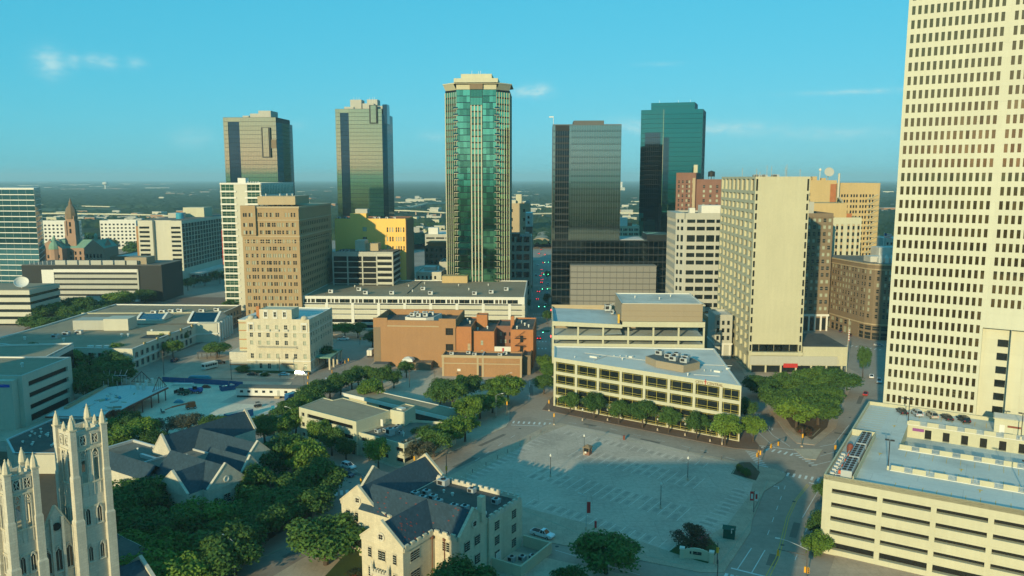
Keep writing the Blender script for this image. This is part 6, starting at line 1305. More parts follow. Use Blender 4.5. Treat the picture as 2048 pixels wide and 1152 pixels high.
grove([(80, 646), (110, 638), (140, 646), (170, 636), (200, 630), (230, 622), (122, 662), (92, 668), (62, 660), (160, 654), (200, 645), (252, 616), (70, 630), (290, 606), (150, 622)], 'park trees below the louvred garage', 'park trees', 12.5, 7, name='oak_tree')
grove([(435, 716, 8, 6)], 'tree standing alone in the hall car park', None)
grove([(652, 728, 8.5, 4.4)], 'round tree at the porch of the cream apartment house', None); grove([(486, 744, 4, 3), (530, 752, 2.4, 2)], 'bushes before the cream apartment house', 'bushes by the apartment house', name='bush')
grove([(640, 674), (662, 676), (690, 676), (716, 676), (745, 696, 9, 4.6)], 'trees in front of the long white garage', 'trees by the long garage', 8.2, 4.4)
grove([(1036, 572), (1048, 560), (1052, 590), (1050, 620), (1094, 648, 8, 2.5), (1094, 610, 8, 2.5), (1030, 560), (1056, 530), (1096, 560, 8, 2.5)], 'trees lining the long street', 'trees lining the long street', 9.5, 4.2, 'far')
grove([(388, 575), (430, 560), (410, 572), (440, 568), (376, 582)], 'trees at the foot of the long hotel', 'trees by the long hotel', 9, 4.4, 'far')
cp = [(random.uniform(165, 300), random.uniform(468, 520)) for i in range(34)] + [(random.uniform(80, 150), random.uniform(455, 475)) for i in range(8)] + [(random.uniform(128, 150), random.uniform(524, 532)) for i in range(5)]
grove(cp, 'trees massed round the courthouse', 'trees round the courthouse', 13, 8.5, 'far', 'park_tree')
grove([(random.uniform(825, 884), random.uniform(455, 500)) for i in range(14)] + [(random.uniform(1240, 1275), random.uniform(462, 474)) for i in range(5)], 'small trees among roofs in the centre', 'trees among roofs in the centre', 10, 7, 'far', 'park_tree')
def shrub(px, py, h, r, lab, kind='near', group=None): x, y = G(px, py); tree(x, y, h, r, lab, kind, group, 'shrub')
for i, (px, py) in enumerate(((1479, 944), (1488, 950), (1495, 954))): shrub(px, py, 3.2, 1.0, ('left', 'middle', 'right')[i] + ' conical shrub at the car park corner', 'near', 'conical shrubs')
# ================================================================ far country
def vnoise(x, y, s, seed):
    r = np.random.RandomState(seed); T = r.rand(256, 256); x = x / s + 1000; y = y / s + 1000
    xi = np.floor(x).astype(int); yi = np.floor(y).astype(int); fx = x - xi; fy = y - yi; fx = fx * fx * (3 - 2 * fx); fy = fy * fy * (3 - 2 * fy)
    g = lambda a, b: T[a % 256, b % 256]
    return (g(xi, yi) * (1 - fx) + g(xi + 1, yi) * fx) * (1 - fy) + (g(xi, yi + 1) * (1 - fx) + g(xi + 1, yi + 1) * fx) * fy
def woods(a0, a1, na, r0, r1, nr, name, hmax=13):
    A = np.radians(np.linspace(a0, a1, na)); Rr = np.exp(np.linspace(math.log(r0), math.log(r1), nr))
    jit = np.random.RandomState(5)
    aa, rr = np.meshgrid(A, Rr, indexing='ij'); da = (A[1] - A[0]); aa = aa + jit.uniform(-.45, .45, aa.shape) * da; rr = rr * (1 + jit.uniform(-.45, .45, rr.shape) * (math.log(r1 / r0) / nr))
    X = rr * np.sin(aa); Y = rr * np.cos(aa)
    mask = vnoise(X, Y, 420, 3) * .55 + vnoise(X, Y, 130, 4) * .45 + np.clip((rr - 1800) / 9000, -.1, .12)
    mask = np.where((rr < 1500) & (np.abs(aa) < .9), mask - .06, mask)
    Z = -.5 + hmax * (.45 + .55 * vnoise(X, Y, 26, 6)) * (.55 + .45 * jit.rand(*X.shape)); Z = np.where(mask > .40, Z, -2)
    V = np.stack([X, Y, Z], -1).reshape(-1, 3); idx = np.arange(na * nr).reshape(na, nr); keep = (mask > .37)
    k4 = keep[:-1, :-1] | keep[1:, :-1] | keep[1:, 1:] | keep[:-1, 1:]
    F = np.stack([idx[:-1, :-1], idx[1:, :-1], idx[1:, 1:], idx[:-1, 1:]], -1)[k4][:, ::-1]
    me = bpy.data.meshes.new(name); me.vertices.add(len(V)); me.vertices.foreach_set('co', V.ravel()); me.loops.add(F.size); me.loops.foreach_set('vertex_index', np.ascontiguousarray(F).ravel()); me.polygons.add(len(F)); me.polygons.foreach_set('loop_start', np.arange(0, F.size, 4)); me.materials.append(M['woods']); me.update(calc_edges=True); me.validate()
    return tag(inst(name, me), 'far woods beyond downtown reaching to the horizon', 'woods', None, 'stuff')
mt_ = mat('woods', (.038, .064, .022), 1, .4, .012, fine=.0, spec=.05)
woods(-44, 44, 620, 950, 15000, 250, 'woods'); woods(62, 298, 460, 330, 9000, 74, 'woods_behind', 14)  # second wood is unseen, added behind the camera to darken the mirror towers' reflections
def px_at(px, py, z=0): return G(px, py, z)
fb = bpy.data.meshes
far_m = [MB().box(-.5, -.5, 0, .5, .5, 1).mesh('far_box', M[k]) for k in ('offwhite', 'grayc', 'cream2', 'brick2', 'grayc')]
def far_building(x, y, w_, d_, h, rz, k, lab, group):
    o = empty('far_building', (x, y, -.3), rz, lab, 'building', group); m1 = inst('wall', far_m[k], o, (0, 0, 0), 0, (w_, d_, h)); inst('roof', far_m[4], o, (0, 0, h), 0, (w_ * .98, d_ * .98, .4)); return o
LB, GB = 'small pale building in the far country below the horizon', 'small pale far buildings'
def scatter(n, x0, x1, y0, y1, w0, w1, h0, h1, where='in the far country'):
    n = int(n * .75); w0 *= .75; w1 *= .75
    for i, px in enumerate(sorted(random.uniform(x0, x1) for k in range(n))):
        py = random.uniform(y0, y1); x, y = G(px, py)
        far_building(x, y, random.uniform(w0, w1), random.uniform(w0, w1) * .6, random.uniform(h0, h1), random.uniform(-.5, .5), random.choice((0, 1, 1, 2, 3)), '%s from the left of the small pale buildings %s' % (ORD[i], where), 'small pale buildings ' + where)
scatter(40, 80, 300, 430, 447, 18, 42, 6, 12, 'around the far viaduct'); scatter(26, 200, 440, 432, 448, 18, 44, 7, 13, 'behind the long hotel'); scatter(22, 20, 340, 366, 381, 90, 260, 8, 12, 'under the horizon at far left'); scatter(24, 790, 885, 395, 425, 20, 50, 6, 10, 'right of the taller mirror tower'); scatter(26, 1020, 1105, 380, 425, 24, 70, 6, 11, 'beyond the long street')
scatter(14, 580, 670, 370, 420, 30, 70, 7, 12, 'between the mirror towers'); scatter(14, 1240, 1275, 400, 455, 18, 40, 6, 12, 'right of the dark tower'); scatter(10, 1765, 1795, 366, 430, 30, 80, 6, 12, 'right of the ochre office'); scatter(12, 330, 440, 368, 395, 60, 160, 6, 10, 'above the long hotel'); scatter(18, 820, 885, 425, 470, 14, 26, 5, 10, 'left of the green tower')
for lab, px, py, w_, d_, h, k in (('long white warehouse group right of the tall mirror tower', 830, 408, 60, 30, 16, 0), ('pinkish complex beside the white warehouse', 860, 405, 40, 24, 14, 2), ('white silo building on the horizon right of the dark tower', 1244, 383, 30, 30, 26, 0), ('low long warehouse near the horizon at left', 150, 371, 300, 60, 10, 2), ('white sphere-roofed house in the woods at left', 324, 400, 18, 18, 12, 0)):
    x, y = G(px, py); far_building(x, y, w_, d_, h, .1, k, lab, None)
x, y = G(1242, 383); MB().box(-7, -7, 26, 7, 7, 60).build('silo_tower', M['white'], None, (x, y, -.3)); tag(bpy.data.objects['silo_tower'], 'tall white silo tower on the horizon right of the dark tower', 'silo')
x, y = G(211, 380); o = empty('water_tower', (x, y, 0), 0, 'white water tower near the horizon at left', 'water tower'); m = MB(); m.lathe([(5, 0), (4, 34), (16, 40), (19, 47), (16, 54), (3, 58)], 0, 0, 14); m.build('tank', M['white'], o)
# elevated roads and levee
def elev(name, lab, pts, z, wd, piers=None):
    o = empty(name, (0, 0, 0), 0, lab, 'bridge'); P = [G(*p, z) for p in pts]
    for i in range(len(P) - 1):
        a, b = Vector(P[i]), Vector(P[i + 1]); d = (b - a).normalized(); n = Vector((-d.y, d.x)) * wd / 2; m = MB()
        m.prism(ccw([tuple(a - n), tuple(b - n), tuple(b + n), tuple(a + n)]), z - 1.6, z); m.build('deck', M['cream'], o)
        m = MB(); m.prism(ccw([tuple(a - n), tuple(b - n), tuple(b - n * .96), tuple(a - n * .96)]), z, z + 1.1); m.build('barrier', M['cream'], o)
        if piers:
            Ln = (b - a).length; k = max(1, int(Ln / piers))
            for j in range(k): c = a + (b - a) * (j + .5) / k; m = MB(); m.box(c.x - 1.2, c.y - 4, 0, c.x + 1.2, c.y + 4, z - 1.6); m.build('pier', M['concrete'], o)
elev('viaduct', 'long pale viaduct on piers left of the white hotel tower', [(70, 426), (180, 427), (300, 429), (440, 436)], 11, 16, 45)
elev('highway', 'pale embankment road across the green levee at far left', [(60, 408), (130, 411), (225, 413)], 5, 18); elev('overpass', 'pinkish overpass between the mirror tower and green tower', [(776, 420), (820, 421), (895, 425)], 9, 16, 40)
elev('overpass', 'curving grey overpass above the pinkish one', [(776, 417), (820, 414), (850, 407), (895, 404)], 10, 14, 40); elev('overpass', 'pink overpass crossing behind the long street', [(1015, 430), (1060, 427), (1110, 426)], 9, 16, 40); elev('overpass', 'pink overpass between dark and teal towers', [(1232, 425), (1285, 426)], 9, 16, 40)
m = MB(); m.quad(*[(x, y, .4) for x, y in poly_px((60, 414), (70, 424), (240, 422), (220, 414))]); struct('levee_meadow', m, M['grass'])
m = MB(); m.quad(*[(x, y, .4) for x, y in poly_px((1040, 420), (1100, 420), (1100, 411), (1055, 411))]); struct('meadow', m, M['grass']); m = MB(); m.quad(*[(x, y, .4) for x, y in poly_px((1230, 422), (1290, 422), (1290, 416), (1230, 416))]); struct('meadow', m, M['grass'])
m = MB(); m.quad(*[(x, y, .6) for x, y in poly_px((1076, 396), (1102, 396), (1100, 374), (1092, 374))]); struct('highway_far', m, M['concrete'])
# ================================================================ cars
def car_parts(kind):
    L_, W_, H_, belt, xb, xt, hood = {'sedan': (4.7, 1.82, 1.45, .92, (-1.75, 1.25), (-.95, .45), .86), 'suv': (4.8, 1.92, 1.76, 1.05, (-2.25, 1.2), (-2.0, .35), 1.0), 'pickup': (5.9, 2.0, 1.9, 1.15, (-.35, 1.5), (-.1, .75), 1.12), 'van': (5.2, 1.95, 1.95, 1.1, (-2.5, 1.9), (-2.4, .9), 1.0)}[kind]
    b = MB(); h = L_ / 2; g0 = .32
    prof = [(-h, .45), (-h + .12, g0), (h - .15, g0), (h, .5), (h - .03, hood - .22), (h - .35, hood - .04), (xb[1], belt), (xb[0], belt), (-h + .15, belt - .02 if kind != 'sedan' else belt - .04), (-h, belt - .2)]
    if kind == 'pickup': prof = [(-h, .5), (-h + .1, .4), (h - .15, .4), (h, .6), (h - .02, hood - .25), (h - .3, hood - .03), (xb[1], belt), (xb[0], belt), (xb[0] - .02, belt), (-h, belt)]
    n = len(prof); ys = [(-W_ / 2 + .1, .03), (-W_ / 2, 0), (W_ / 2, 0), (W_ / 2 - .1, .03)]
    rings = []
    for y, ins in ys:
        rings.append(len(b.v)); b.v += [(x * (1 - ins * .4), y, z + (ins * .8 if z > .7 else 0)) for x, z in prof]
    for i in range(3):
        for k in range(n): j = (k + 1) % n; b.f.append((rings[i] + k, rings[i + 1] + k, rings[i + 1] + j, rings[i] + j)); b.m.append(0)
    b.f.append(tuple(rings[0] + k for k in range(n))); b.m.append(0); b.f.append(tuple(rings[3] + k for k in reversed(range(n)))); b.m.append(0)
    if kind == 'pickup':
        b.k = 1; b.quad((-h + .18, -W_ / 2 + .16, belt + .03), (xb[0] - .1, -W_ / 2 + .16, belt + .03), (xb[0] - .1, W_ / 2 - .16, belt + .03), (-h + .18, W_ / 2 - .16, belt + .03)); b.k = 0
    body = b.mesh('body', M['paintcar'], M['dark'])
    c = MB(); yb, yt = W_ / 2 - .1, W_ / 2 - .32
    B4 = [(xb[0], -yb, belt), (xb[1], -yb, belt), (xb[1], yb, belt), (xb[0], yb, belt)]; T4 = [(xt[0], -yt, H_), (xt[1], -yt, H_), (xt[1], yt, H_), (xt[0], yt, H_)]
    for k in range(4): j = (k + 1) % 4; c.quad(B4[k], B4[j], T4[j], T4[k])
    c.k = 1; c.quad(*T4)
    for k in range(4): c.bar(B4[k], T4[k], .06, 4)
    for s in (-1, 1):
        xm = (xb[0] + xb[1]) / 2; c.bar((xm, s * (yb + .0), belt), ((xt[0] + xt[1]) / 2, s * yt, H_), .05, 4)
        c.bar((xt[0], s * yt, H_ - .02), (xt[1], s * yt, H_ - .02), .06, 4)
    cab = c.mesh('cabin', M['glass_car'], M['paintcar'])
    w = MB(); w.bar((0, -.11, 0), (0, .11, 0), .33, 14); w.k = 1; w.bar((0, -.125, 0), (0, .125, 0), .19, 8); wh = w.mesh('wheel', M['dark'], M['metal'])
    tl = MB().box(-.03, -.16, -.09, .03, .16, .09)
    return dict(body=body, cabin=cab, wheel=wh, tl=tl.mesh('tail', M['red']), tlon=tl.mesh('tail_on', M['tail']), hl=tl.mesh('head', M['white']), L=L_, W=W_, belt=belt)
CP = {k: car_parts(k) for k in ('sedan', 'suv', 'pickup', 'van')}
def car(x, y, z, head, kind, colr, label, group=None, lit=False, full=True, parent=None):
    p = CP[kind]; o = empty('parked_car' if not lit else 'car', (x, y, z), head, label, {'pickup': 'pickup', 'van': 'van'}.get(kind, 'car'), group)
    inst('body', p['body'], o, color=colr); inst('cabin', p['cabin'], o, color=colr); h = p['L'] / 2; w_ = p['W'] / 2
    for s in (-1, 1):
        inst('taillight', p['tlon' if lit else 'tl'], o, (-h - .01, s * (w_ - .26), p['belt'] - .2))
        if full:
            inst('headlight', p['hl'], o, (h - .04, s * (w_ - .3), p['belt'] - .42))
            for sx in (-.31, .3): inst('wheel', p['wheel'], o, (p['L'] * sx, s * (w_ - .1), .33))
    return o
def hd(dx, dy): return math.atan2(dy, dx)
WH, BK, SV, RD, BL, GY, TN = (.75, .77, .78), (.012, .013, .016), (.45, .47, .48), (.35, .02, .02), (.01, .02, .06), (.10, .11, .115), (.42, .38, .30)
x, y = G(697, 936); car(x, y, .01, hd(.79, -.61), 'suv', WH, 'white estate car driving in front of the white office')
x, y = G(695, 952); car(x, y, .01, hd(.8, -.6), 'sedan', BL, 'dark blue car overtaken by the white estate car')
x, y = G(1085, 1073); car(x, y, .01, hd(.82, -.57), 'pickup', WH, 'white pickup with dark bed passing the parish house')
for i, (px, k, c, l) in enumerate(((506, 'sedan', BK, 'black car, leftmost parked before the cream apartment house'), (530, 'sedan', WH, 'white car, second in the row before the cream apartment house'), (569, 'sedan', (.25, .6, .68), 'pale blue car parked before the cream apartment house'), (603, 'van', WH, 'white van, rightmost before the cream apartment house'))):
    x, y = G(px, 751); car(x, y, .01, hd(1, -.07), k, c, l, 'cars before the apartment house')
for px, l in ((654, 'left of two white pickups under trees at the long garage'), (687, 'right of two white pickups under trees at the long garage')):
    x, y = G(px, 680); car(x, y, .01, hd(1, -.05), 'pickup', WH, l, 'white pickups')
x, y = G(682, 727); car(x, y, .01, hd(.05, 1), 'sedan', (.03, .14, .26), 'blue car parked right of the cream apartment house porch')
x, y = G(1731, 790); car(x, y, .01, hd(.47, .88), 'sedan', RD, 'small red car beside the oak wedge')
x, y = G(1743, 755); car(x, y, .01, hd(.4, .9), 'sedan', WH, 'white car on the curved road behind the red car'); x, y = G(1758, 765); car(x, y, .01, hd(-.4, -.9), 'suv', SV, 'silver car on the curved road nearest the tall cream tower')
x, y = G(1700, 672); car(x, y, .01, hd(.4, .9), 'sedan', BK, 'black car waiting below the flagpole'); x, y = G(1681, 664); car(x, y, .01, hd(.4, .9), 'sedan', BL, 'dark car by the base of the brown hotel'); x, y = G(1757, 692); car(x, y, .01, hd(1, -.4), 'sedan', SV, 'silver car in front of the rounded brown hotel')
x, y = G(440, 728); car(x, y, .14, hd(1, .2), 'suv', BK, 'black car behind the white shuttle bus'); x, y = G(350, 723); car(x, y, .01, hd(.1, 1), 'suv', BL, 'dark blue car under trees of the exhibition hall')
for i, (lx, c, k, l) in enumerate(((9.4, BK, 'sedan', 'black car, leftmost on the garage roof'), (13.2, SV, 'suv', 'silver car, second from left on the garage roof'), (17, TN, 'suv', 'champagne car, middle of five on the garage roof'), (20.8, BK, 'sedan', 'black car, fourth from left on the garage roof'), (24.8, BK, 'suv', 'black car, rightmost on the garage roof'))):
    a = R(-31.5); x = 69.7 + lx * math.cos(a) - 64.6 * math.sin(a); y = 171 + lx * math.sin(a) + 64.6 * math.cos(a); car(x, y, 17.41, a + R(115), k, c, l, 'cars on the garage roof')
cl = [(1064, 668, GY), (1078, 678, RD), (1067, 648, BK), (1066, 658, RD), (1069, 639, BK), (1075, 599, BK), (1077, 584, RD), (1083, 566, RD), (1081, 552, GY), (1085, 547, RD), (1083, 540, SV), (1087, 526, RD), (1078, 508, RD), (1090, 510, GY), (1084, 560, SV), (1082, 500, BK)]
pk = [(1094, 588), (1093, 603), (1092, 624), (1049, 644), (1047, 661), (1072, 552), (1091, 612), (1050, 632), (1096, 570), (1098, 545), (1075, 532)]
for i, (px, py, c) in enumerate(sorted(cl, key=lambda p: -p[1])):
    x, y = G(px, py); car(x, y, .01, hd(.042, 1), random.choice(('sedan', 'suv')), c, '%s nearest car with lit tail lamps on the long street' % ORD[i], 'traffic on the long street', True, py > 590)
for i, (px, py) in enumerate(sorted(pk, key=lambda p: -p[1])):
    x, y = G(px, py); car(x, y, .01, hd(.042, 1), random.choice(('sedan', 'suv')), random.choice((WH, SV, GY, BK, BL)), '%s nearest car parked at the kerb of the long street' % ORD[i], 'cars parked along the long street', False, py > 590)
# bus and box truck
def bus(x, y, rz):
    o = empty('shuttle_bus', (x, y, .14), rz, 'white shuttle bus in the hall car park', 'bus'); b = MB(); b.prism([(-3.6, -1.15), (3.4, -1.15), (3.6, -.9), (3.6, .9), (3.4, 1.15), (-3.6, 1.15)], .45, 2.9); b.prism([(-3.4, -1), (3.2, -1), (3.2, 1), (-3.4, 1)], 2.9, 3.05); b.build('body', M['white'], o)
    for s in (-1, 1):
        for k in range(5): MB().box(-3.2 + k * 1.25, s * 1.16 - .02, 1.5, -2.15 + k * 1.25, s * 1.16 + .02, 2.4).build('window', M['glass_car'], o)
        for sx in (-2.2, 2.2): inst('wheel', CP['suv']['wheel'], o, (sx, s * 1.0, .42), 0, (1.25, 1.2, 1.25))
    MB().box(3.59, -.85, 1.4, 3.63, .85, 2.5).build('windscreen', M['glass_car'], o); MB().box(-3.63, -.85, 1.5, -3.6, .85, 2.5).build('rear_window', M['glass_car'], o)
x, y = G(420, 738); bus(x, y, R(60))
x, y = G(742, 712); o = empty('box_truck', (x, y, .01), hd(.06, 1), 'white box truck parked beside the brick theatre', 'truck'); MB().box(-3.4, -1.15, .9, 1.6, 1.15, 3.5).build('cargo_box', M['white'], o); MB().prism([(1.7, -1.05), (3.4, -1.0), (3.4, 1.0), (1.7, 1.05)], .5, 2.3).build('cab', M['paintcar'], o, color=BK); MB().box(-3.44, -.05, 1, -3.41, .05, 3.4).build('door_gap', M['dark'], o)
for s in (-1, 1):
    for sx in (-2.2, 2.4): inst('wheel', CP['suv']['wheel'], o, (sx, s * 1.0, .45), 0, (1.35, 1.2, 1.35))
MB().box(3.39, -.8, 1.5, 3.43, .8, 2.2).build('windscreen', M['glass_car'], o)
# ================================================================ street furniture
def signal(px, py, h, arm, n, label, heads=(), z=.1, lamp=None, wood=False):
    x, y = G(px, py); o = empty('traffic_signal', (x, y, z), 0, label, 'traffic light')
    MB().bar((0, 0, 0), (0, 0, h), .13, 7, .09).build('pole', M['pole'], o); MB().box(-.3, -.3, 0, .3, .3, .4).build('base', M['concrete'], o)
    hm = MB(); hm.box(-.2, -.2, -.62, .2, .2, .62); hm.k = 1
    for k in range(3):
        for s in (-1, 1): hm.lathe([(.0, 0), (.01, .01)], 0, 0, 3)
    for k in (-.4, 0, .4): hm.box(-.13, -.24, k - .13, .13, -.2, k + .13)
    key = 'sighead'
    if key not in PANE: PANE[key] = hm.mesh('signal_head', M['signal'], M['dark'])
    ax, ay = arm; ln = math.hypot(ax, ay)
    if ln > 0:
        MB().bar((0, 0, h * .86), (ax, ay, h * .95), .09, 6, .06).build('arm', M['pole'], o); MB().bar((0, 0, h * .74), (ax * .6, ay * .6, h * .89), .05, 5).build('brace', M['pole'], o)
        for k in range(n): f = 1 - k * .38; inst('signal_head', PANE[key], o, (ax * f, ay * f, h * .95 - .75), hd(ax, ay))
    for (dx, dy, dz) in heads: inst('signal_head', PANE[key], o, (dx, dy, dz), random.uniform(0, 3))
    if lamp:
        q = MB(); lx, ly = lamp; P0 = Vector((0, 0, h)); prev = P0
        for k in range(1, 7): s = k / 6; c = Vector((lx * s, ly * s, h + 1.6 * math.sin(s * 1.5))); q.bar(prev, c, .06, 5); prev = c
        q.build('lamp_arm', M['steel'], o); m = MB(); m.box(-.45, -.16, -.08, .45, .16, .1); m.build('lamp_head', M['white'], o, tuple(prev), hd(lx, ly))
    return o
signal(1516, 941, 7.2, (7.5, 5.5), 2, 'signal with three yellow heads at the car park corner', ((.5, .1, 5.2), (-.4, 0, 4.6), (.1, .4, 5.2)))
signal(1603, 894, 6.0, (0, 0), 0, 'signal at the tip of the oak wedge', ((.2, -.1, 3.6),)); signal(1668, 935, 6.5, (0, 0), 0, 'signal with green street sign beside the cream garage', ((0, -.2, 6.1),))
signal(1611, 1180, 8.6, (-5.6, 1.2), 1, 'signal mast with curved lamp arm at the bottom right', ((-.3, 0, 4.4), (.3, 0, 4.2)), lamp=(-5.6, 2.0))
signal(1434, 1175, 6, (0, 0), 0, 'signal post at the bottom corner of the car park', ()); signal(1434, 1132, 5.2, (0, 0), 0, 'pedestrian signal beside the monument sign', ((0, 0, 3.6),))
signal(1108, 850, 3.6, (0, 0), 0, 'signal at the top corner of the car park', ((0, 0, 3.4),)); signal(1014, 832, 6.2, (0, 0), 0, 'signal left of the long street crossing', ((0, 0, 4.6),)); signal(1098, 822, 5.2, (0, 0), 0, 'signal before the left end of the low office', ((0, 0, 3.4),))
signal(617, 782, 8.4, (9, 2.5), 1, 'signal with long arm at the cream apartment house corner', ((0, 0, 5.4), (.2, 0, 7), (-.2, .3, 2.9))); signal(690, 750, 7, (0, 0), 0, 'signal on the lane crossing beside plaza trees', ((.2, 0, 5.6), (1.6, 0, 6.6)))
signal(720, 690, 6.5, (0, 0), 0, 'signal at the lane end by the long garage', ((0, 0, 5.8), (.3, 0, 3.2))); signal(893, 952, 7.5, (0, 0), 0, 'dark signal post behind the parish house', ((0, 0, 2.2),)); signal(829, 948, 6, (0, 0), 0, 'signal at the corner of the white office', ((0, 0, 4.6),)); signal(723, 992, 5.4, (0, 0), 0, 'signal behind the left gable of the parish house', ((0, 0, 4.2),))
# signals hanging on the long street
for i, (px, py) in enumerate(((1082, 662), (1086, 611), (1092, 576), (1094, 547), (1095, 523))):
    x, y = G(px, py, 6.5); o = empty('street_signal', (x, y, 0), 0, '%s nearest green signal over the long street' % ORD[i], 'traffic light', 'signals over the long street')
    MB().bar((5, 0, 0), (5, 0, 7), .12, 6).build('pole', M['pole'], o); MB().bar((5, 0, 6.8), (-3, 0, 6.9), .08, 5).build('arm', M['pole'], o)
    for s in (-2.6, 1): MB().box(s - .2, -.2, 5.6, s + .2, .2, 6.7).build('signal_head', M['dark'], o); MB().box(s - .16, -.24, 5.7, s + .16, -.2, 6.05).build('green_lens', M['green_light'], o)
    MB().box(1.6, -.05, 6.0, 4.4, .05, 6.7).build('street_sign', M['sign_green'], o)
    MB().box(4.8, -.4, 3.4, 5.2, -.1, 4.2).build('walk_signal', M['red_light'], o)
def lamp_post(px, py, h, label, kind='globe', arm=(2, 0), z=.13, banner=None):
    x, y = G(px, py); o = empty('street_lamp', (x, y, z), 0, label, 'street lamp')
    MB().bar((0, 0, 0), (0, 0, h), .1, 7, .06).build('pole', M['pole_dark' if kind == 'globe' else 'steel'], o); MB().lathe([(.28, 0), (.26, .5), (.12, .9)], 0, 0, 8).build('base', M['concrete'], o)
    if kind == 'globe': m = MB(); m.lathe([(.08, h), (.28, h + .15), (.3, h + .45), (.14, h + .7), (.03, h + .85)], 0, 0, 8); m.build('globe', M['white'], o)
    else:
        q = MB(); prev = Vector((0, 0, h))
        for k in range(1, 5): s = k / 4; c = Vector((arm[0] * s, arm[1] * s, h + .7 * math.sin(s * 1.5))); q.bar(prev, c, .05, 5); prev = c
        q.build('arm', M['steel'], o); MB().box(-.4, -.14, -.08, .4, .14, .08).build('lamp_head', M['white'], o, tuple(prev), hd(*arm))
    if banner:
        for s in banner: MB().box(s * .15, -.02, h - 4 if kind != 'globe' else h - 2.4, s * 1.0, .02, h - 1.2).build('banner', M['red'], o)
    return o
lamp_post(1101, 955, 6, 'lamp post left in the car park'); lamp_post(1168, 910, 5.6, 'lamp post beside the attendant booth'); lamp_post(1375, 962, 6.2, 'lamp post right in the car park near the signal'); lamp_post(1321, 1018, 6.2, 'lamp post in the middle front of the car park')
lamp_post(1172, 1062, 8.4, 'lamp post with dark red banners on the near edge of the car park', 'cobra', (-1.6, .6), banner=(1, ))
lamp_post(1444, 890, 7.6, 'lamp post before the rightmost office tree', 'cobra', (.8, -1.4)); lamp_post(992, 836, 8, 'lamp post by the bright corner tree', 'cobra', (2.2, .3)); lamp_post(1012, 790, 8, 'lamp post on the left of the long street', 'cobra', (2, .2))
for i, (px, py) in enumerate(((1165, 842), (1215, 842), (1315, 862), (1420, 884), (1370, 872))): lamp_post(px, py, 3.6, '%s small dark lamp along the low office pavement' % ORD[i])
lamp_post(470, 1165, 9, 'lamp with pale head at the bottom left street', 'cobra', (-2.4, 1.5)); lamp_post(585, 868, 8.4, 'lamp over the lane by the fence', 'cobra', (-2, .4))
for i, (lx, ly, lz) in enumerate(LIGHT_POLES):
    a = R(-31.5); x = 69.7 + lx * math.cos(a) - ly * math.sin(a); y = 171 + lx * math.sin(a) + ly * math.cos(a); o = empty('deck_light', (x, y, lz), a, ('left rear', 'left front', 'right rear', 'right front')[i] + ' twin-head light pole on the garage roof', 'lamp', 'garage roof light poles')
    MB().bar((0, 0, 0), (0, 0, 7.2), .11, 6).build('pole', M['pole_dark'], o); MB().box(-.22, -.22, 0, .22, .22, 1.0).build('base', M['cream'], o)
    for s in (-1, 1): MB().box(s * .15, -.25, 7.0, s * 1.0, .25, 7.25).build('lamp_head', M['dark'], o)
for i, (px, py, h) in enumerate(((463, 760, 9), (609, 790, 11), (328, 752, 11), (870, 775, 7), (819, 775, 7.5), (560, 755, 9))):
    x, y = G(px, py); o = empty('utility_pole', (x, y, .1), 0, ('dark pole behind the blue fence, left of centre', 'dark pole at the site trailer corner', 'tall dark pole behind the steel frame', 'plaza pole before the brick theatre doors', 'brown plaza pole among the trees', 'dark pole before the apartment house')[i], 'pole', 'utility poles'); MB().bar((0, 0, 0), (0, 0, h), .15, 7, .1).build('shaft', M['pole'], o); MB().box(-.7, -.06, h - .8, .7, .06, h - .65).build('crossarm', M['pole'], o)
# flagpole in front of the brown hotel
x, y = G(1692, 752); o = empty('flagpole', (x, y, .1), 0, 'tall flagpole with a furled striped flag', 'flagpole'); MB().bar((0, 0, 0), (0, 0, 24), .16, 8, .07).build('mast', M['cream'], o); m = MB()
for k in range(10): m.k = k % 2; m.lathe([(.28 + .05 * math.sin(k * 2), 15.2 + k * .5), (.28 + .05 * math.sin(k * 2 + 2), 15.7 + k * .5)], .3, 0, 7)
m.build('flag', [M['flagcloth'], M['white']], o); m = MB(); m.lathe([(.02, 24), (.25, 24.2), (.02, 24.5)], 0, 0, 8); m.build('finial', M['white'], o)
# attendant booth, kiosk, banners, monument sign
x, y = G(1175, 909); o = empty('attendant_booth', (x, y, .14), R(-30), 'small red brick attendant booth in the car park', 'booth')
MB().box(-1, -1, 0, 1, 1, 1.0).build('base_wall', M['brick_red'], o)
for s in (-1, 1):
    for s2 in (-1, 1): MB().box(s * .9 - .1, s2 * .9 - .1, 1, s * .9 + .1, s2 * .9 + .1, 2.2).build('corner_post', M['brown'], o)
MB().box(-.78, -.86, 1.0, .78, -.8, 2.2).build('window', M['g_dark'], o); MB().box(.8, -.78, 1.0, .86, .78, 2.2).build('window', M['g_dark'], o); m = MB(); m.lathe([(1.75, 2.2), (1.7, 2.4), (.2, 3.1)], 0, 0, 4, .785); m.build('roof', M['brown'], o); MB().box(-.5, -1.1, .5, .1, -1.02, 1.1).build('notice', M['white'], o)
x, y = G(1458, 1076); o = empty('ticket_kiosk', (x, y, .14), R(-20), 'dark green kiosk with sloping roof on the car park edge', 'kiosk'); MB().prism([(-1.3, -.9), (1.3, -.9), (1.3, .9), (-1.3, .9)], 0, 2.3).build('body', M['k_green'], o); m = MB(); m.quad((-1.5, -1.1, 2.3), (1.5, -1.1, 2.3), (1.5, 0, 3), (-1.5, 0, 3)); m.quad((-1.5, 0, 3), (1.5, 0, 3), (1.5, 1.1, 2.3), (-1.5, 1.1, 2.3)); m.build('roof', M['k_green'], o)
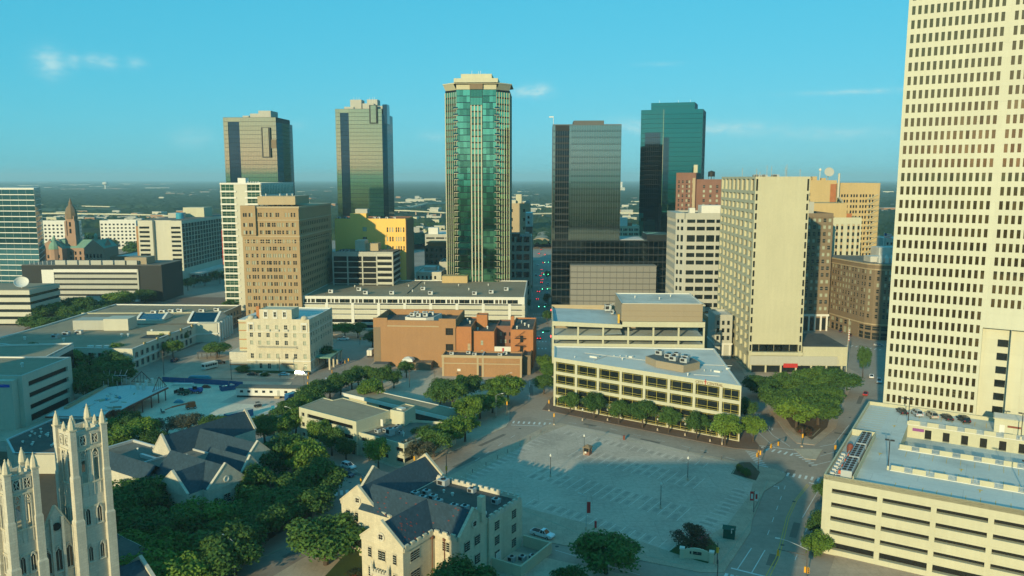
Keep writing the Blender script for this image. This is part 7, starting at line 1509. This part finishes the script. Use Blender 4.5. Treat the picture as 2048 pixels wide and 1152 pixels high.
x, y = G(1464, 1080); o = empty('notice_sign', (x, y, .13), 0, 'white notice on a thin post beside the green kiosk', 'sign'); MB().bar((0, 0, 0), (0, 0, 2.6), .05, 5).build('post', M['steel'], o); MB().box(-.3, -.03, 1.5, .3, .03, 2.6).build('board', M['white'], o)
x, y = G(1507, 1025); o = empty('banner_pole', (x, y, .13), R(-10), 'pole with two red and white banners by the curved road', 'banner'); MB().bar((0, 0, 0), (0, 0, 5.6), .08, 6).build('pole', M['pole'], o)
for s in (-1, 1): MB().box(s * .12, -.03, 3.0, s * 1.0, .03, 5.4).build('banner', M['red' if s < 0 else 'white'], o); MB().box(s * .3, -.05, 3.5, s * .8, -.035, 4.8).build('banner_print', M['white' if s < 0 else 'red'], o)
x, y = G(1393, 1122); o = empty('monument_sign', (x, y, .14), R(-18), 'curved cream stone sign wall with dark lettering at the car park corner', 'sign')
m = MB(); P = [(-3.0 + k * .75, .55 * math.cos((k - 4) / 4 * 1.5)) for k in range(9)]
for k in range(8):
    a, b = P[k], P[k + 1]; m.prism(ccw([(a[0], a[1]), (b[0], b[1]), (b[0], b[1] + .4), (a[0], a[1] + .4)]), 0, 2.0 + .5 * math.sin((k + .5) / 8 * math.pi))
m.build('wall', M['cream'], o)
for s in (-1, 1): MB().box(s * 3.2 - .45, -.35, 0, s * 3.2 + .45, .6, 2.3).build('end_pier', M['cream'], o); MB().box(s * 3.2 - .55, -.45, 2.3, s * 3.2 + .55, .7, 2.6).build('pier_cap', M['white'], o)
m = MB()
for k, (w_, z_) in enumerate(((.9, 1.5), (.9, 1.5), (1.9, 1.12))): x0 = -.9 + (k % 2) * 1.0 if k < 2 else -.9; m.box(x0, .38, z_, x0 + w_, .47, z_ + .27)
m.box(-1.55, .36, 1.15, -1.2, .45, 1.75); m.build('lettering', M['dark'], o)
for k in range(9): MB().box(0, 0, 0, .01, .01, .01) if 0 else None
# lot posts along the kerb
pm2 = MB().bar((0, 0, 0), (0, 0, 1.1), .09, 6).mesh('post', M['pole'])
pp_ = [(1082, 866), (1060, 880), (1040, 893), (1015, 906), (995, 918), (972, 932), (945, 946), (1250, 881), (1376, 905), (1443, 920), (1176, 857)]
for i, (px, py) in enumerate(pp_): x, y = G(px, py); o = inst('bollard', pm2, None, (x, y, .13)); tag(o, '%s of the thin posts round the car park, counted from the top corner' % ORD[i], 'bollard', 'car park posts')
x, y = G(1248, 880); o = MB().box(-.3, -.3, 0, .3, .3, 1.4).build('pay_box', M['red_steel'], None, (x, y, .13)); tag(o, 'red pay box on the far edge of the car park', 'pay box')
x, y = G(1191, 1056); o = MB().box(-.25, -.25, 0, .25, .25, 1.6).build('pay_box', M['red'], None, (x, y, .13)); tag(o, 'red pay box on the near edge of the car park', 'pay box')
# ================================================================ painted markings (children of the road and the car park)
ROAD = bpy.data.objects['road']
def stripe(parent, a, b, w_, m_, z=.004, name='road_marking', mb=None):
    a, b = Vector(a), Vector(b); d = (b - a).normalized(); n = Vector((-d.y, d.x)) * w_ / 2
    mb_ = mb or MB(); mb_.quad(*[(*tuple(p), z) for p in (a - n, b - n, b + n, a + n)])
    if mb is None: mb_.build(name, M[m_], parent)
def xwalk(pa, pb, n, length, w_=.6, dirv=None, z=.005):
    a, b = Vector(G(*pa)), Vector(G(*pb)); d = (b - a).normalized(); q = Vector(dirv).normalized() if dirv else Vector((-d.y, d.x))
    for k in range(n):
        c = a + (b - a) * (k + .5) / n; stripe(ROAD, tuple(c - q * length / 2), tuple(c + q * length / 2), w_, 'paint', z, 'crosswalk_bar')
xwalk((1546, 944), (1655, 962), 9, 3.0); xwalk((1500, 902), (1530, 938), 9, 3.4, dirv=(.78, -.62), w_=.45); xwalk((1517, 895), (1590, 910), 6, 2.8); xwalk((1588, 905), (1632, 932), 7, 1.8); xwalk((1022, 844), (1105, 848), 8, 2.6); xwalk((1038, 697), (1095, 697), 8, 2.8); xwalk((1050, 683), (1095, 683), 7, 2.6); xwalk((1062, 635), (1090, 635), 6, 2.6); xwalk((1065, 628), (1090, 628), 6, 2.4)
xwalk((655, 988), (700, 984), 4, 3.4, .8); xwalk((648, 757), (705, 752), 7, 2.6); xwalk((1445, 1152), (1500, 1165), 5, 3.2, .7); xwalk((1690, 690), (1765, 700), 8, 3); xwalk((700, 775), (860, 790), 12, 1.4, .5); xwalk((640, 765), (625, 795), 5, 2.4)
def lane(pts, w_, m_, dash=None, z=.004, zl=0):
    P = [Vector(G(*p)) for p in pts]; mb = MB()
    for i in range(len(P) - 1):
        a, b = P[i], P[i + 1]; Ln = (b - a).length
        if not dash: stripe(None, tuple(a), tuple(b), w_, m_, z, mb=mb)
        else:
            s = 0
            while s < Ln: e = min(Ln, s + dash[0]); stripe(None, tuple(a + (b - a) * s / Ln), tuple(a + (b - a) * e / Ln), w_, m_, z, mb=mb); s += dash[0] + dash[1]
    mb.build('lane_line', M[m_], ROAD)
lane([(1615, 968), (1590, 1000), (1573, 1035), (1562, 1080), (1552, 1115), (1532, 1152)], .18, 'paint_y'); lane([(1618, 970), (1594, 1000), (1578, 1035), (1567, 1080), (1558, 1115), (1540, 1152)], .18, 'paint_y')
lane([(1475, 1138), (1503, 1096)], .2, 'paint'); lane([(1503, 1146), (1530, 1100)], .2, 'paint'); lane([(1462, 1136), (1530, 1153)], .5, 'paint'); lane([(1618, 965), (1645, 972)], .5, 'paint'); lane([(1605, 1035), (1644, 968)], .16, 'paint'); lane([(1535, 1070), (1560, 1000), (1575, 960)], .14, 'paint', (3, 5)); lane([(1590, 1120), (1620, 1040)], .14, 'paint', (3, 5))
lane([(1510, 825), (1545, 870), (1580, 893)], .18, 'paint'); lane([(1500, 850), (1550, 895)], .16, 'paint'); lane([(1508, 890), (1590, 900)], .4, 'paint'); lane([(1640, 893), (1668, 888), (1698, 850)], .18, 'paint'); lane([(1640, 912), (1690, 898)], .18, 'paint'); lane([(1630, 930), (1680, 918)], .18, 'paint')
lane([(1090, 838), (1220, 857), (1400, 900), (1490, 925)], .14, 'paint', (3, 6)); lane([(1022, 850), (1084, 852)], .35, 'paint'); lane([(1030, 870), (960, 915), (900, 955)], .12, 'paint', (3, 6)); lane([(690, 925), (745, 965)], .14, 'paint', (3, 3)); lane([(1060, 1040), (1170, 1090), (1300, 1135)], .14, 'paint', (3, 6)); lane([(1110, 1100), (1280, 1150)], .12, 'paint')
for k in range(9): lane([(1058 + k * .8, 800 - k * 26), (1059 + k * .8, 786 - k * 25)], .14, 'paint')
mat('patch_dark', (.17, .14, .11), .9, .15, .4, fine=.2); mat('iron', (.05, .045, .04), .6)
for px, py, w2, l2, rz in ((1580, 945, 2.4, 5, -.5), (1688, 868, 6, 1.6, -.5), (1590, 1060, 1.6, 9, -.45), (1545, 1120, 2, 6, -.45), (1300, 882, 7, 1.4, -.62), (1180, 850, 5, 1.6, -.62), (1062, 780, 1.6, 16, 0), (1075, 740, 2, 12, 0), (985, 880, 1.4, 14, -.6), (930, 925, 2, 10, -.6), (720, 950, 5, 1.6, -.65), (1120, 1085, 8, 1.5, -.6), (1230, 1125, 5, 2, -.6), (600, 1100, 1.8, 9, -.6), (655, 730, 2, 14, 0), (1720, 800, 1.6, 12, -.5), (1530, 850, 1.4, 14, -.1)):
    x, y = G(px, py); MB().quad((-w2 / 2, -l2 / 2, .003), (w2 / 2, -l2 / 2, .003), (w2 / 2, l2 / 2, .003), (-w2 / 2, l2 / 2, .003)).build('asphalt_patch', M['patch_dark'], ROAD, (x, y, 0), rz)
mh = MB().lathe([(.45, .0), (.45, .007)], 0, 0, 12).mesh('manhole_cover', M['iron'])
for px, py in ((1620, 932), (1588, 1003), (1565, 1090), (1114, 1093), (1210, 845), (1410, 905), (1040, 857), (700, 965), (1060, 760), (1700, 835), (870, 975), (1650, 905)): x, y = G(px, py); inst('manhole_cover', mh, ROAD, (x, y, 0))
# turn arrows as flat paint
for px, py, rz in ((1545, 858, .4), (1520, 828, .5), (1506, 878, .4), (1557, 975, .3)):
    x, y = G(px, py); m = MB(); m.quad((-.15, -1.2, .0045), (.15, -1.2, .0045), (.15, .8, .0045), (-.15, .8, .0045)); m.quad((-.9, .55, .0045), (.15, .55, .0045), (.15, .85, .0045), (-.9, .85, .0045)); m.quad((-1.5, .7, .0045), (-.9, .3, .0045), (-.9, 1.1, .0045)); m.build('turn_arrow', M['paint'], ROAD, (x, y, 0), -rz)
# stalls: painted lines, and the darker oil-stained bays between them
e1 = Vector((.555, .832)); e2 = Vector((.785, -.62)); mb = MB(); mbk = MB()
mat('paint_worn', (.78, .70, .60), .85, .3, .8, fine=.5); mat('bay_stain', (.39, .31, .245), .92, .3, .6, fine=.3)
def stalls(px, py, n, length, pitch=2.75, both=True, dv=e2, sv=e1, st=True):
    c = Vector(G(px, py))
    for k in range(n + 1):
        p = c + dv * (k * pitch); stripe(None, tuple(p - sv * (length if both else 0)), tuple(p + sv * length), .105, 'paint', .142, mb=mb)
    if st:
        for k in range(n):
            p = c + dv * ((k + .5) * pitch)
            for s in ((-1, 1) if both else (1,)):
                if random.random() < .85:
                    ln = length * random.uniform(.5, .8); o_ = random.uniform(.15, .3) * length; wq = random.uniform(.8, 1.5)
                    stripe(None, tuple(p + sv * s * o_), tuple(p + sv * s * (o_ + ln)), wq, 'x', .139 + .0004 * (k % 3), mb=mbk)
stalls(1150, 905, 15, 4.6); stalls(1070, 945, 17, 4.6); stalls(1140, 862, 18, 4.2, both=False, sv=-e1); stalls(1052, 1010, 16, 4.4, both=False, sv=e1)
stalls(1075, 876, 15, 4.4, dv=-e1, sv=e2, both=False); stalls(1500, 985, 10, 4.4, dv=Vector((-.55, -.83)), sv=-e2, both=False)
mb.build('stall_line', M['paint_worn'], LOT); mbk.build('stall_stain', M['bay_stain'], LOT)
# kerbs
def kerb(pts, w_=.25, m_='curb', z1=.16):
    P = [Vector(G(*p)) for p in pts]; m = MB()
    for i in range(len(P) - 1):
        a, b = P[i], P[i + 1]; d = (b - a).normalized(); n = Vector((-d.y, d.x)) * w_ / 2; m.prism(ccw([tuple(a - n), tuple(b - n), tuple(b + n), tuple(a + n)]), -.02, z1)
    o = m.build('kerb', M[m_]); tag(o, None, None, kind='structure')
kerb([(1120, 851), (1250, 880), (1380, 908), (1470, 932)]); kerb([(1085, 866), (1040, 896), (980, 930), (905, 972)]); kerb([(1046, 1020), (1160, 1068), (1250, 1100), (1400, 1140)]); kerb([(1556, 842), (1585, 868), (1600, 874), (1625, 873), (1640, 858)]); kerb([(1432, 1136), (1470, 1090), (1500, 1048), (1520, 1000), (1535, 962)]); kerb([(650, 1000), (642, 1035), (610, 1075), (560, 1100), (500, 1125)])
kerb([(1465, 948), (1476, 928)]); kerb([(1464, 950), (1480, 960), (1508, 966)])
# ================================================================ building site
t = bld('steel_frame_deck', 'unfinished steel-framed floor deck on the building site', 0, 0, 0, 'building')
dz = 5.0; P = [G(*p, dz) for p in ((92, 832), (195, 776), (258, 770), (335, 774), (243, 818), (221, 819), (205, 833))]; P = ccw(P)
MB().prism(P, dz - .12, dz).build('deck_sheet', M['galv'], t)
MB().prism(off(P, .25), dz - .7, dz - .15).build('edge_beam', M['red_steel'], t)
for px, py in ((243, 820), (225, 820), (268, 807), (284, 799), (302, 790), (330, 776), (316, 781), (205, 834), (150, 833), (110, 832), (150, 805), (200, 790), (240, 790), (270, 780)):
    x, y = G(px, py, dz); MB().box(x - .15, y - .15, 0, x + .15, y + .15, dz - .7).build('column', M['red_steel'], t)
def truss(pa, pb, h):
    a, b = Vector((*G(*pa, dz), dz)), Vector((*G(*pb, dz), dz)); c = (a + b) / 2 + Vector((0, 0, h)); m = MB(); m.bar(a, c, .14, 5); m.bar(b, c, .14, 5); m.bar(a, b, .1, 5)
    for k in range(1, 7): s = k / 7; q = a + (b - a) * s; hh = h * (1 - abs(2 * s - 1)); m.bar(q, q + Vector((0, 0, hh)), .07, 4)
    m.build('roof_truss', M['red_steel'], t)
truss((305, 784), (333, 772), 4.6); truss((263, 763), (306, 765), 4.2)
for px, py in ((276, 779), (287, 779), (293, 772), (305, 768)): x, y = G(px, py, dz); m = MB(); m.lathe([(.55, 0), (.55, 2.2), (.6, 2.3)], 0, 0, 10); m.build('duct', M['white'], t, (x, y, dz))
for k in range(9): x, y = G(208 + k * 9, 778 - (k % 3) * 5, dz); MB().bar((x, y, dz), (x, y, dz + 3), .1, 5).build('post', M['steel'], t)
m = MB()
for k in range(5): a, b = G(210 + k * 10, 764, dz), G(208 + k * 12, 752, dz); m.bar((*a, dz + 2.6), (*b, dz + 2.6), .1, 4)
a, b = G(208, 764, dz), G(255, 764, dz); m.bar((*a, dz + 2.6), (*b, dz + 2.6), .12, 4); m.build('beam', M['steel'], t)
for k in range(24):
    s = (k + .5) / 24; x, y = G(132 + s * 80, 818 - s * 44, dz); MB().box(x - .6, y - .8, dz - 1.4, x + .6, y + .8, dz + .9).build('facade_panel', M['tan2'], t)
for i in range(26):
    px, py = random.uniform(150, 270), random.uniform(785, 826); px = max(px, 240 - (py - 775) * 1.7); px = min(px, 250 - (py - 800) * .9) if py > 800 else px
    x, y = G(px, py, dz); a = random.uniform(0, 3); MB().box(-random.uniform(.4, 2), -random.uniform(.1, .5), 0, random.uniform(.4, 2), random.uniform(.1, .5), random.uniform(.08, .5)).build('material_stack', M[random.choice(('tan2', 'roof_white', 'steel', 'teal_box', 'cream2', 'taupe'))], t, (x, y, dz), a)
m = MB()
for k in range(14): s = k / 13; a = Vector(G(110 + s * 130, 829 - s * 8, dz)); b = Vector(G(205 + s * 115, 779 - s * 4, dz)); stripe(None, tuple(a), tuple(b), .3, 'x', dz + .03, mb=m)
m.build('deck_rib', M['roof_white'], t)
# blue hoarding, each sheet its own panel
o = empty('site_hoarding', (0, 0, 0), 0, 'dark blue hoarding round the building site', 'fence')
def hoard(pts, h=2.2):
    P = [Vector(G(*p)) for p in pts]
    for i in range(len(P) - 1):
        a, b = P[i], P[i + 1]; n = max(1, int((b - a).length / 3.2)); d = (b - a) / n; ang = hd(d.x, d.y); ln = d.length
        key = ('hoard', round(ln, 2), h)
        if key not in PANE: PANE[key] = MB().box(.03, -.04, .15, ln - .03, .04, h).mesh('hoarding_panel', M['blue_fence'])
        for k in range(n): c = a + d * k; inst('hoarding_panel', PANE[key], o, (c.x, c.y, random.uniform(-.04, .04)), ang + random.uniform(-.03, .03))
hoard([(325, 764), (430, 770), (486, 774)]); hoard([(604, 786), (585, 800), (560, 820), (540, 838), (515, 856)])
x, y = G(541, 793); o = empty('site_trailer', (x, y, .2), R(-3.5), 'long white site office trailer with grey roof', 'trailer'); MB().box(-12.6, -2.4, .7, 12.6, 2.4, 3.6).build('body', M['white'], o); MB().box(-12.8, -2.6, 3.6, 12.8, 2.6, 3.85).build('roof', M['roof_gray'], o); MB().box(-12.4, -2.2, 0, 12.4, 2.2, .7).build('skirt', M['dark'], o)
for k in range(8):
    if k != 5: MB().box(-11 + k * 2.9, -2.46, 1.9, -9.8 + k * 2.9, -2.41, 2.8).build('window', M['g_dark'], o)
MB().box(3.6, -2.46, .8, 4.6, -2.41, 2.9).build('door', M['grayc'], o); MB().box(2.8, -3.6, 0, 4.8, -2.5, .8).build('steps', M['tan2'], o)
def container(px, py, rz, m_, top, lab, l=6, h=2.6):
    x, y = G(px, py); o = empty('container', (x, y, .15), rz, lab, 'container', 'site containers'); b = MB(); b.box(-l / 2, -1.2, 0, l / 2, 1.2, h)
    for k in range(int(l / .5)): b.box(-l / 2 + .1 + k * .5, -1.25, .2, -l / 2 + .3 + k * .5, -1.2, h - .2); b.box(-l / 2 + .1 + k * .5, 1.2, .2, -l / 2 + .3 + k * .5, 1.25, h - .2)
    b.build('body', M[m_], o); MB().box(-l / 2 + .1, -1.1, h, l / 2 - .1, 1.1, h + .06).build('top', M[top], o); MB().box(l / 2, -1.0, .1, l / 2 + .06, 1.0, h - .1).build('door', M[m_], o)
container(590, 798, R(55), 'blue_fence', 'teal_box', 'blue container with bright teal top beside the trailer', 8); container(478, 838, R(50), 'blue_fence', 'grayc', 'container with grey top behind the hall gable', 10); container(512, 848, R(52), 'gray_dark', 'grayc', 'grey container right of the hall gable', 12)
x, y = G(495, 846); tag(MB().box(-2, -3, 0, 2, 3, 1).build('tarpaulin_stack', M['tarp_blue'], None, (x, y, .15), R(-35)), 'bright blue tarpaulin between the two containers', 'tarpaulin')
x, y = G(457, 780); o = empty('skip', (x, y, .15), R(35), 'dark blue open skip filled with debris', 'skip'); m = MB(); m.quad((-3, -1.3, 0), (3, -1.3, 0), (3.3, -1.4, 1.8), (-3.3, -1.4, 1.8)); m.quad((3, -1.3, 0), (3, 1.3, 0), (3.3, 1.4, 1.8), (3.3, -1.4, 1.8)); m.quad((3, 1.3, 0), (-3, 1.3, 0), (-3.3, 1.4, 1.8), (3.3, 1.4, 1.8)); m.quad((-3, 1.3, 0), (-3, -1.3, 0), (-3.3, -1.4, 1.8), (-3.3, 1.4, 1.8)); m.box(-3, -1.2, 0, 3, 1.2, .2); m.build('body', M['blue_fence'], o)
for k in range(7): MB().box(-.6, -.4, 0, .6, .4, .5).build('debris', M[random.choice(('teal_box', 'galv', 'tan2'))], o, (random.uniform(-2.3, 2.3), random.uniform(-.8, .8), 1.3 + random.random() * .4), random.uniform(0, 3))
def telehandler(px, py, rz, m_, lab):
    x, y = G(px, py); o = empty('telehandler', (x, y, .15), rz, lab, 'machine', 'site machines'); b = MB(); b.box(-2.4, -1, .8, 1.9, 1, 1.7); b.box(-2.6, -.9, 1.2, -1.4, .9, 2.1); b.build('chassis', M[m_], o); MB().box(-.6, .1, 1.7, .8, .95, 3.0).build('cab', M['g_dark'], o); MB().bar((-2.2, -.5, 2.2), (3.4, -.5, 1.5), .26, 6).build('boom', M[m_], o); MB().box(3.2, -1, .3, 3.5, 1, 1.6).build('fork_carriage', M['dark'], o)
    for s in (-1, 1):
        for sx in (-1.5, 1.3): inst('wheel', CP['suv']['wheel'], o, (sx, s * 1.05, .6), 0, (1.8, 1.8, 1.8))
telehandler(366, 790, R(160), 'k_green', 'green telehandler on the building site'); telehandler(392, 787, R(170), 'k_blue', 'blue telehandler beside the green one')
x, y = G(382, 818); o = empty('boom_lift', (x, y, .15), R(35), 'orange boom lift with long folded arm on the site', 'machine'); b = MB(); b.box(-1.6, -1.1, .7, 1.6, 1.1, 1.5); b.box(-.9, -.8, 1.5, 1.5, .8, 2.5); b.build('chassis', M['k_orange'], o); m = MB(); m.bar((1.2, 0, 2.4), (-6.5, .2, 1.6), .3, 6); m.bar((-6.5, .2, 1.6), (-9, .2, .9), .18, 6); m.build('boom', M['k_orange'], o); m = MB(); m.box(-10.2, -.9, .4, -9, 1.1, .5); m.box(-10.2, -.9, .5, -10.1, 1.1, 1.6); m.build('basket', M['gray_dark'], o)
for s in (-1, 1):
    for sx in (-1.2, 1.2): inst('wheel', CP['suv']['wheel'], o, (sx, s * 1.1, .5), 0, (1.5, 1.5, 1.5))
for px, py, lab, m_ in ((400, 757, 'stack of pale blue insulation boards along the hoarding', 'teal_box'), (358, 806, 'small teal tank beside the orange boom lift', 'teal_box'), (412, 776, 'red and dark pallets beside the blue telehandler', 'red_steel'), (368, 772, 'white sheets stacked at the hoarding', 'white')):
    x, y = G(px, py); o = empty('material_pile', (x, y, .15), R(-5), lab, 'materials'); l = 5 if 'stack' in lab or 'sheets' in lab else 1.8
    for k in range(3): MB().box(-l + k * .4, -.8, k * .35, l - k * .6, .8, .32 + k * .35).build('layer', M[m_], o, (0, 0, 0), random.uniform(-.06, .06))
x, y = G(516, 815); o = empty('utility_cart', (x, y, .15), R(40), 'small dark utility cart beside the containers', 'cart'); MB().box(-1.3, -.7, .4, 1.3, .7, .9).build('body', M['dark'], o); MB().box(-.7, -.7, 1.85, .7, .7, 1.95).build('roof', M['dark'], o)
for s in (-1, 1):
    for sx in (-.65, .65): MB().bar((sx, s * .62, .9), (sx, s * .62, 1.85), .04, 4).build('roof_post', M['dark'], o)
    for sx in (-.9, .9): inst('wheel', CP['sedan']['wheel'], o, (sx, s * .65, .33))
o = MB().box(-.6, -.6, 0, .6, .6, 2.3); x, y = G(546, 825); tag(o.build('portable_toilet', M['teal_box'], None, (x, y, .15), R(20)), 'turquoise portable toilet by the blue hoarding', 'toilet')
# gazebo in the hall car park
x, y = G(418, 716); o = empty('gazebo', (x, y, .14), 0, 'dark pavilion under the lone car park tree', 'pavilion'); MB().box(-4.6, -2.6, 2.6, 4.6, 2.6, 3.1).build('roof', M['gray_dark'], o)
for sx in (-4.2, 0, 4.2):
    for sy in (-2.3, 2.3): MB().box(sx - .12, sy - .12, 0, sx + .12, sy + .12, 2.6).build('post', M['dark'], o)
# ================================================================ the air
m, t, b = node_mat('haze_air'); t.nodes.remove(b)
pv = t.nodes.new('ShaderNodeVolumePrincipled'); pv.inputs['Color'].default_value = (.50, .85, .97, 1); pv.inputs['Density'].default_value = HAZE; pv.inputs['Anisotropy'].default_value = 0.0
t.links.new(pv.outputs[0], t.nodes['Material Output'].inputs['Volume'])
o = MB().box(-26000, -26000, -3, 26000, 26000, 185).build('haze', m); tag(o, None, None, kind='stuff')
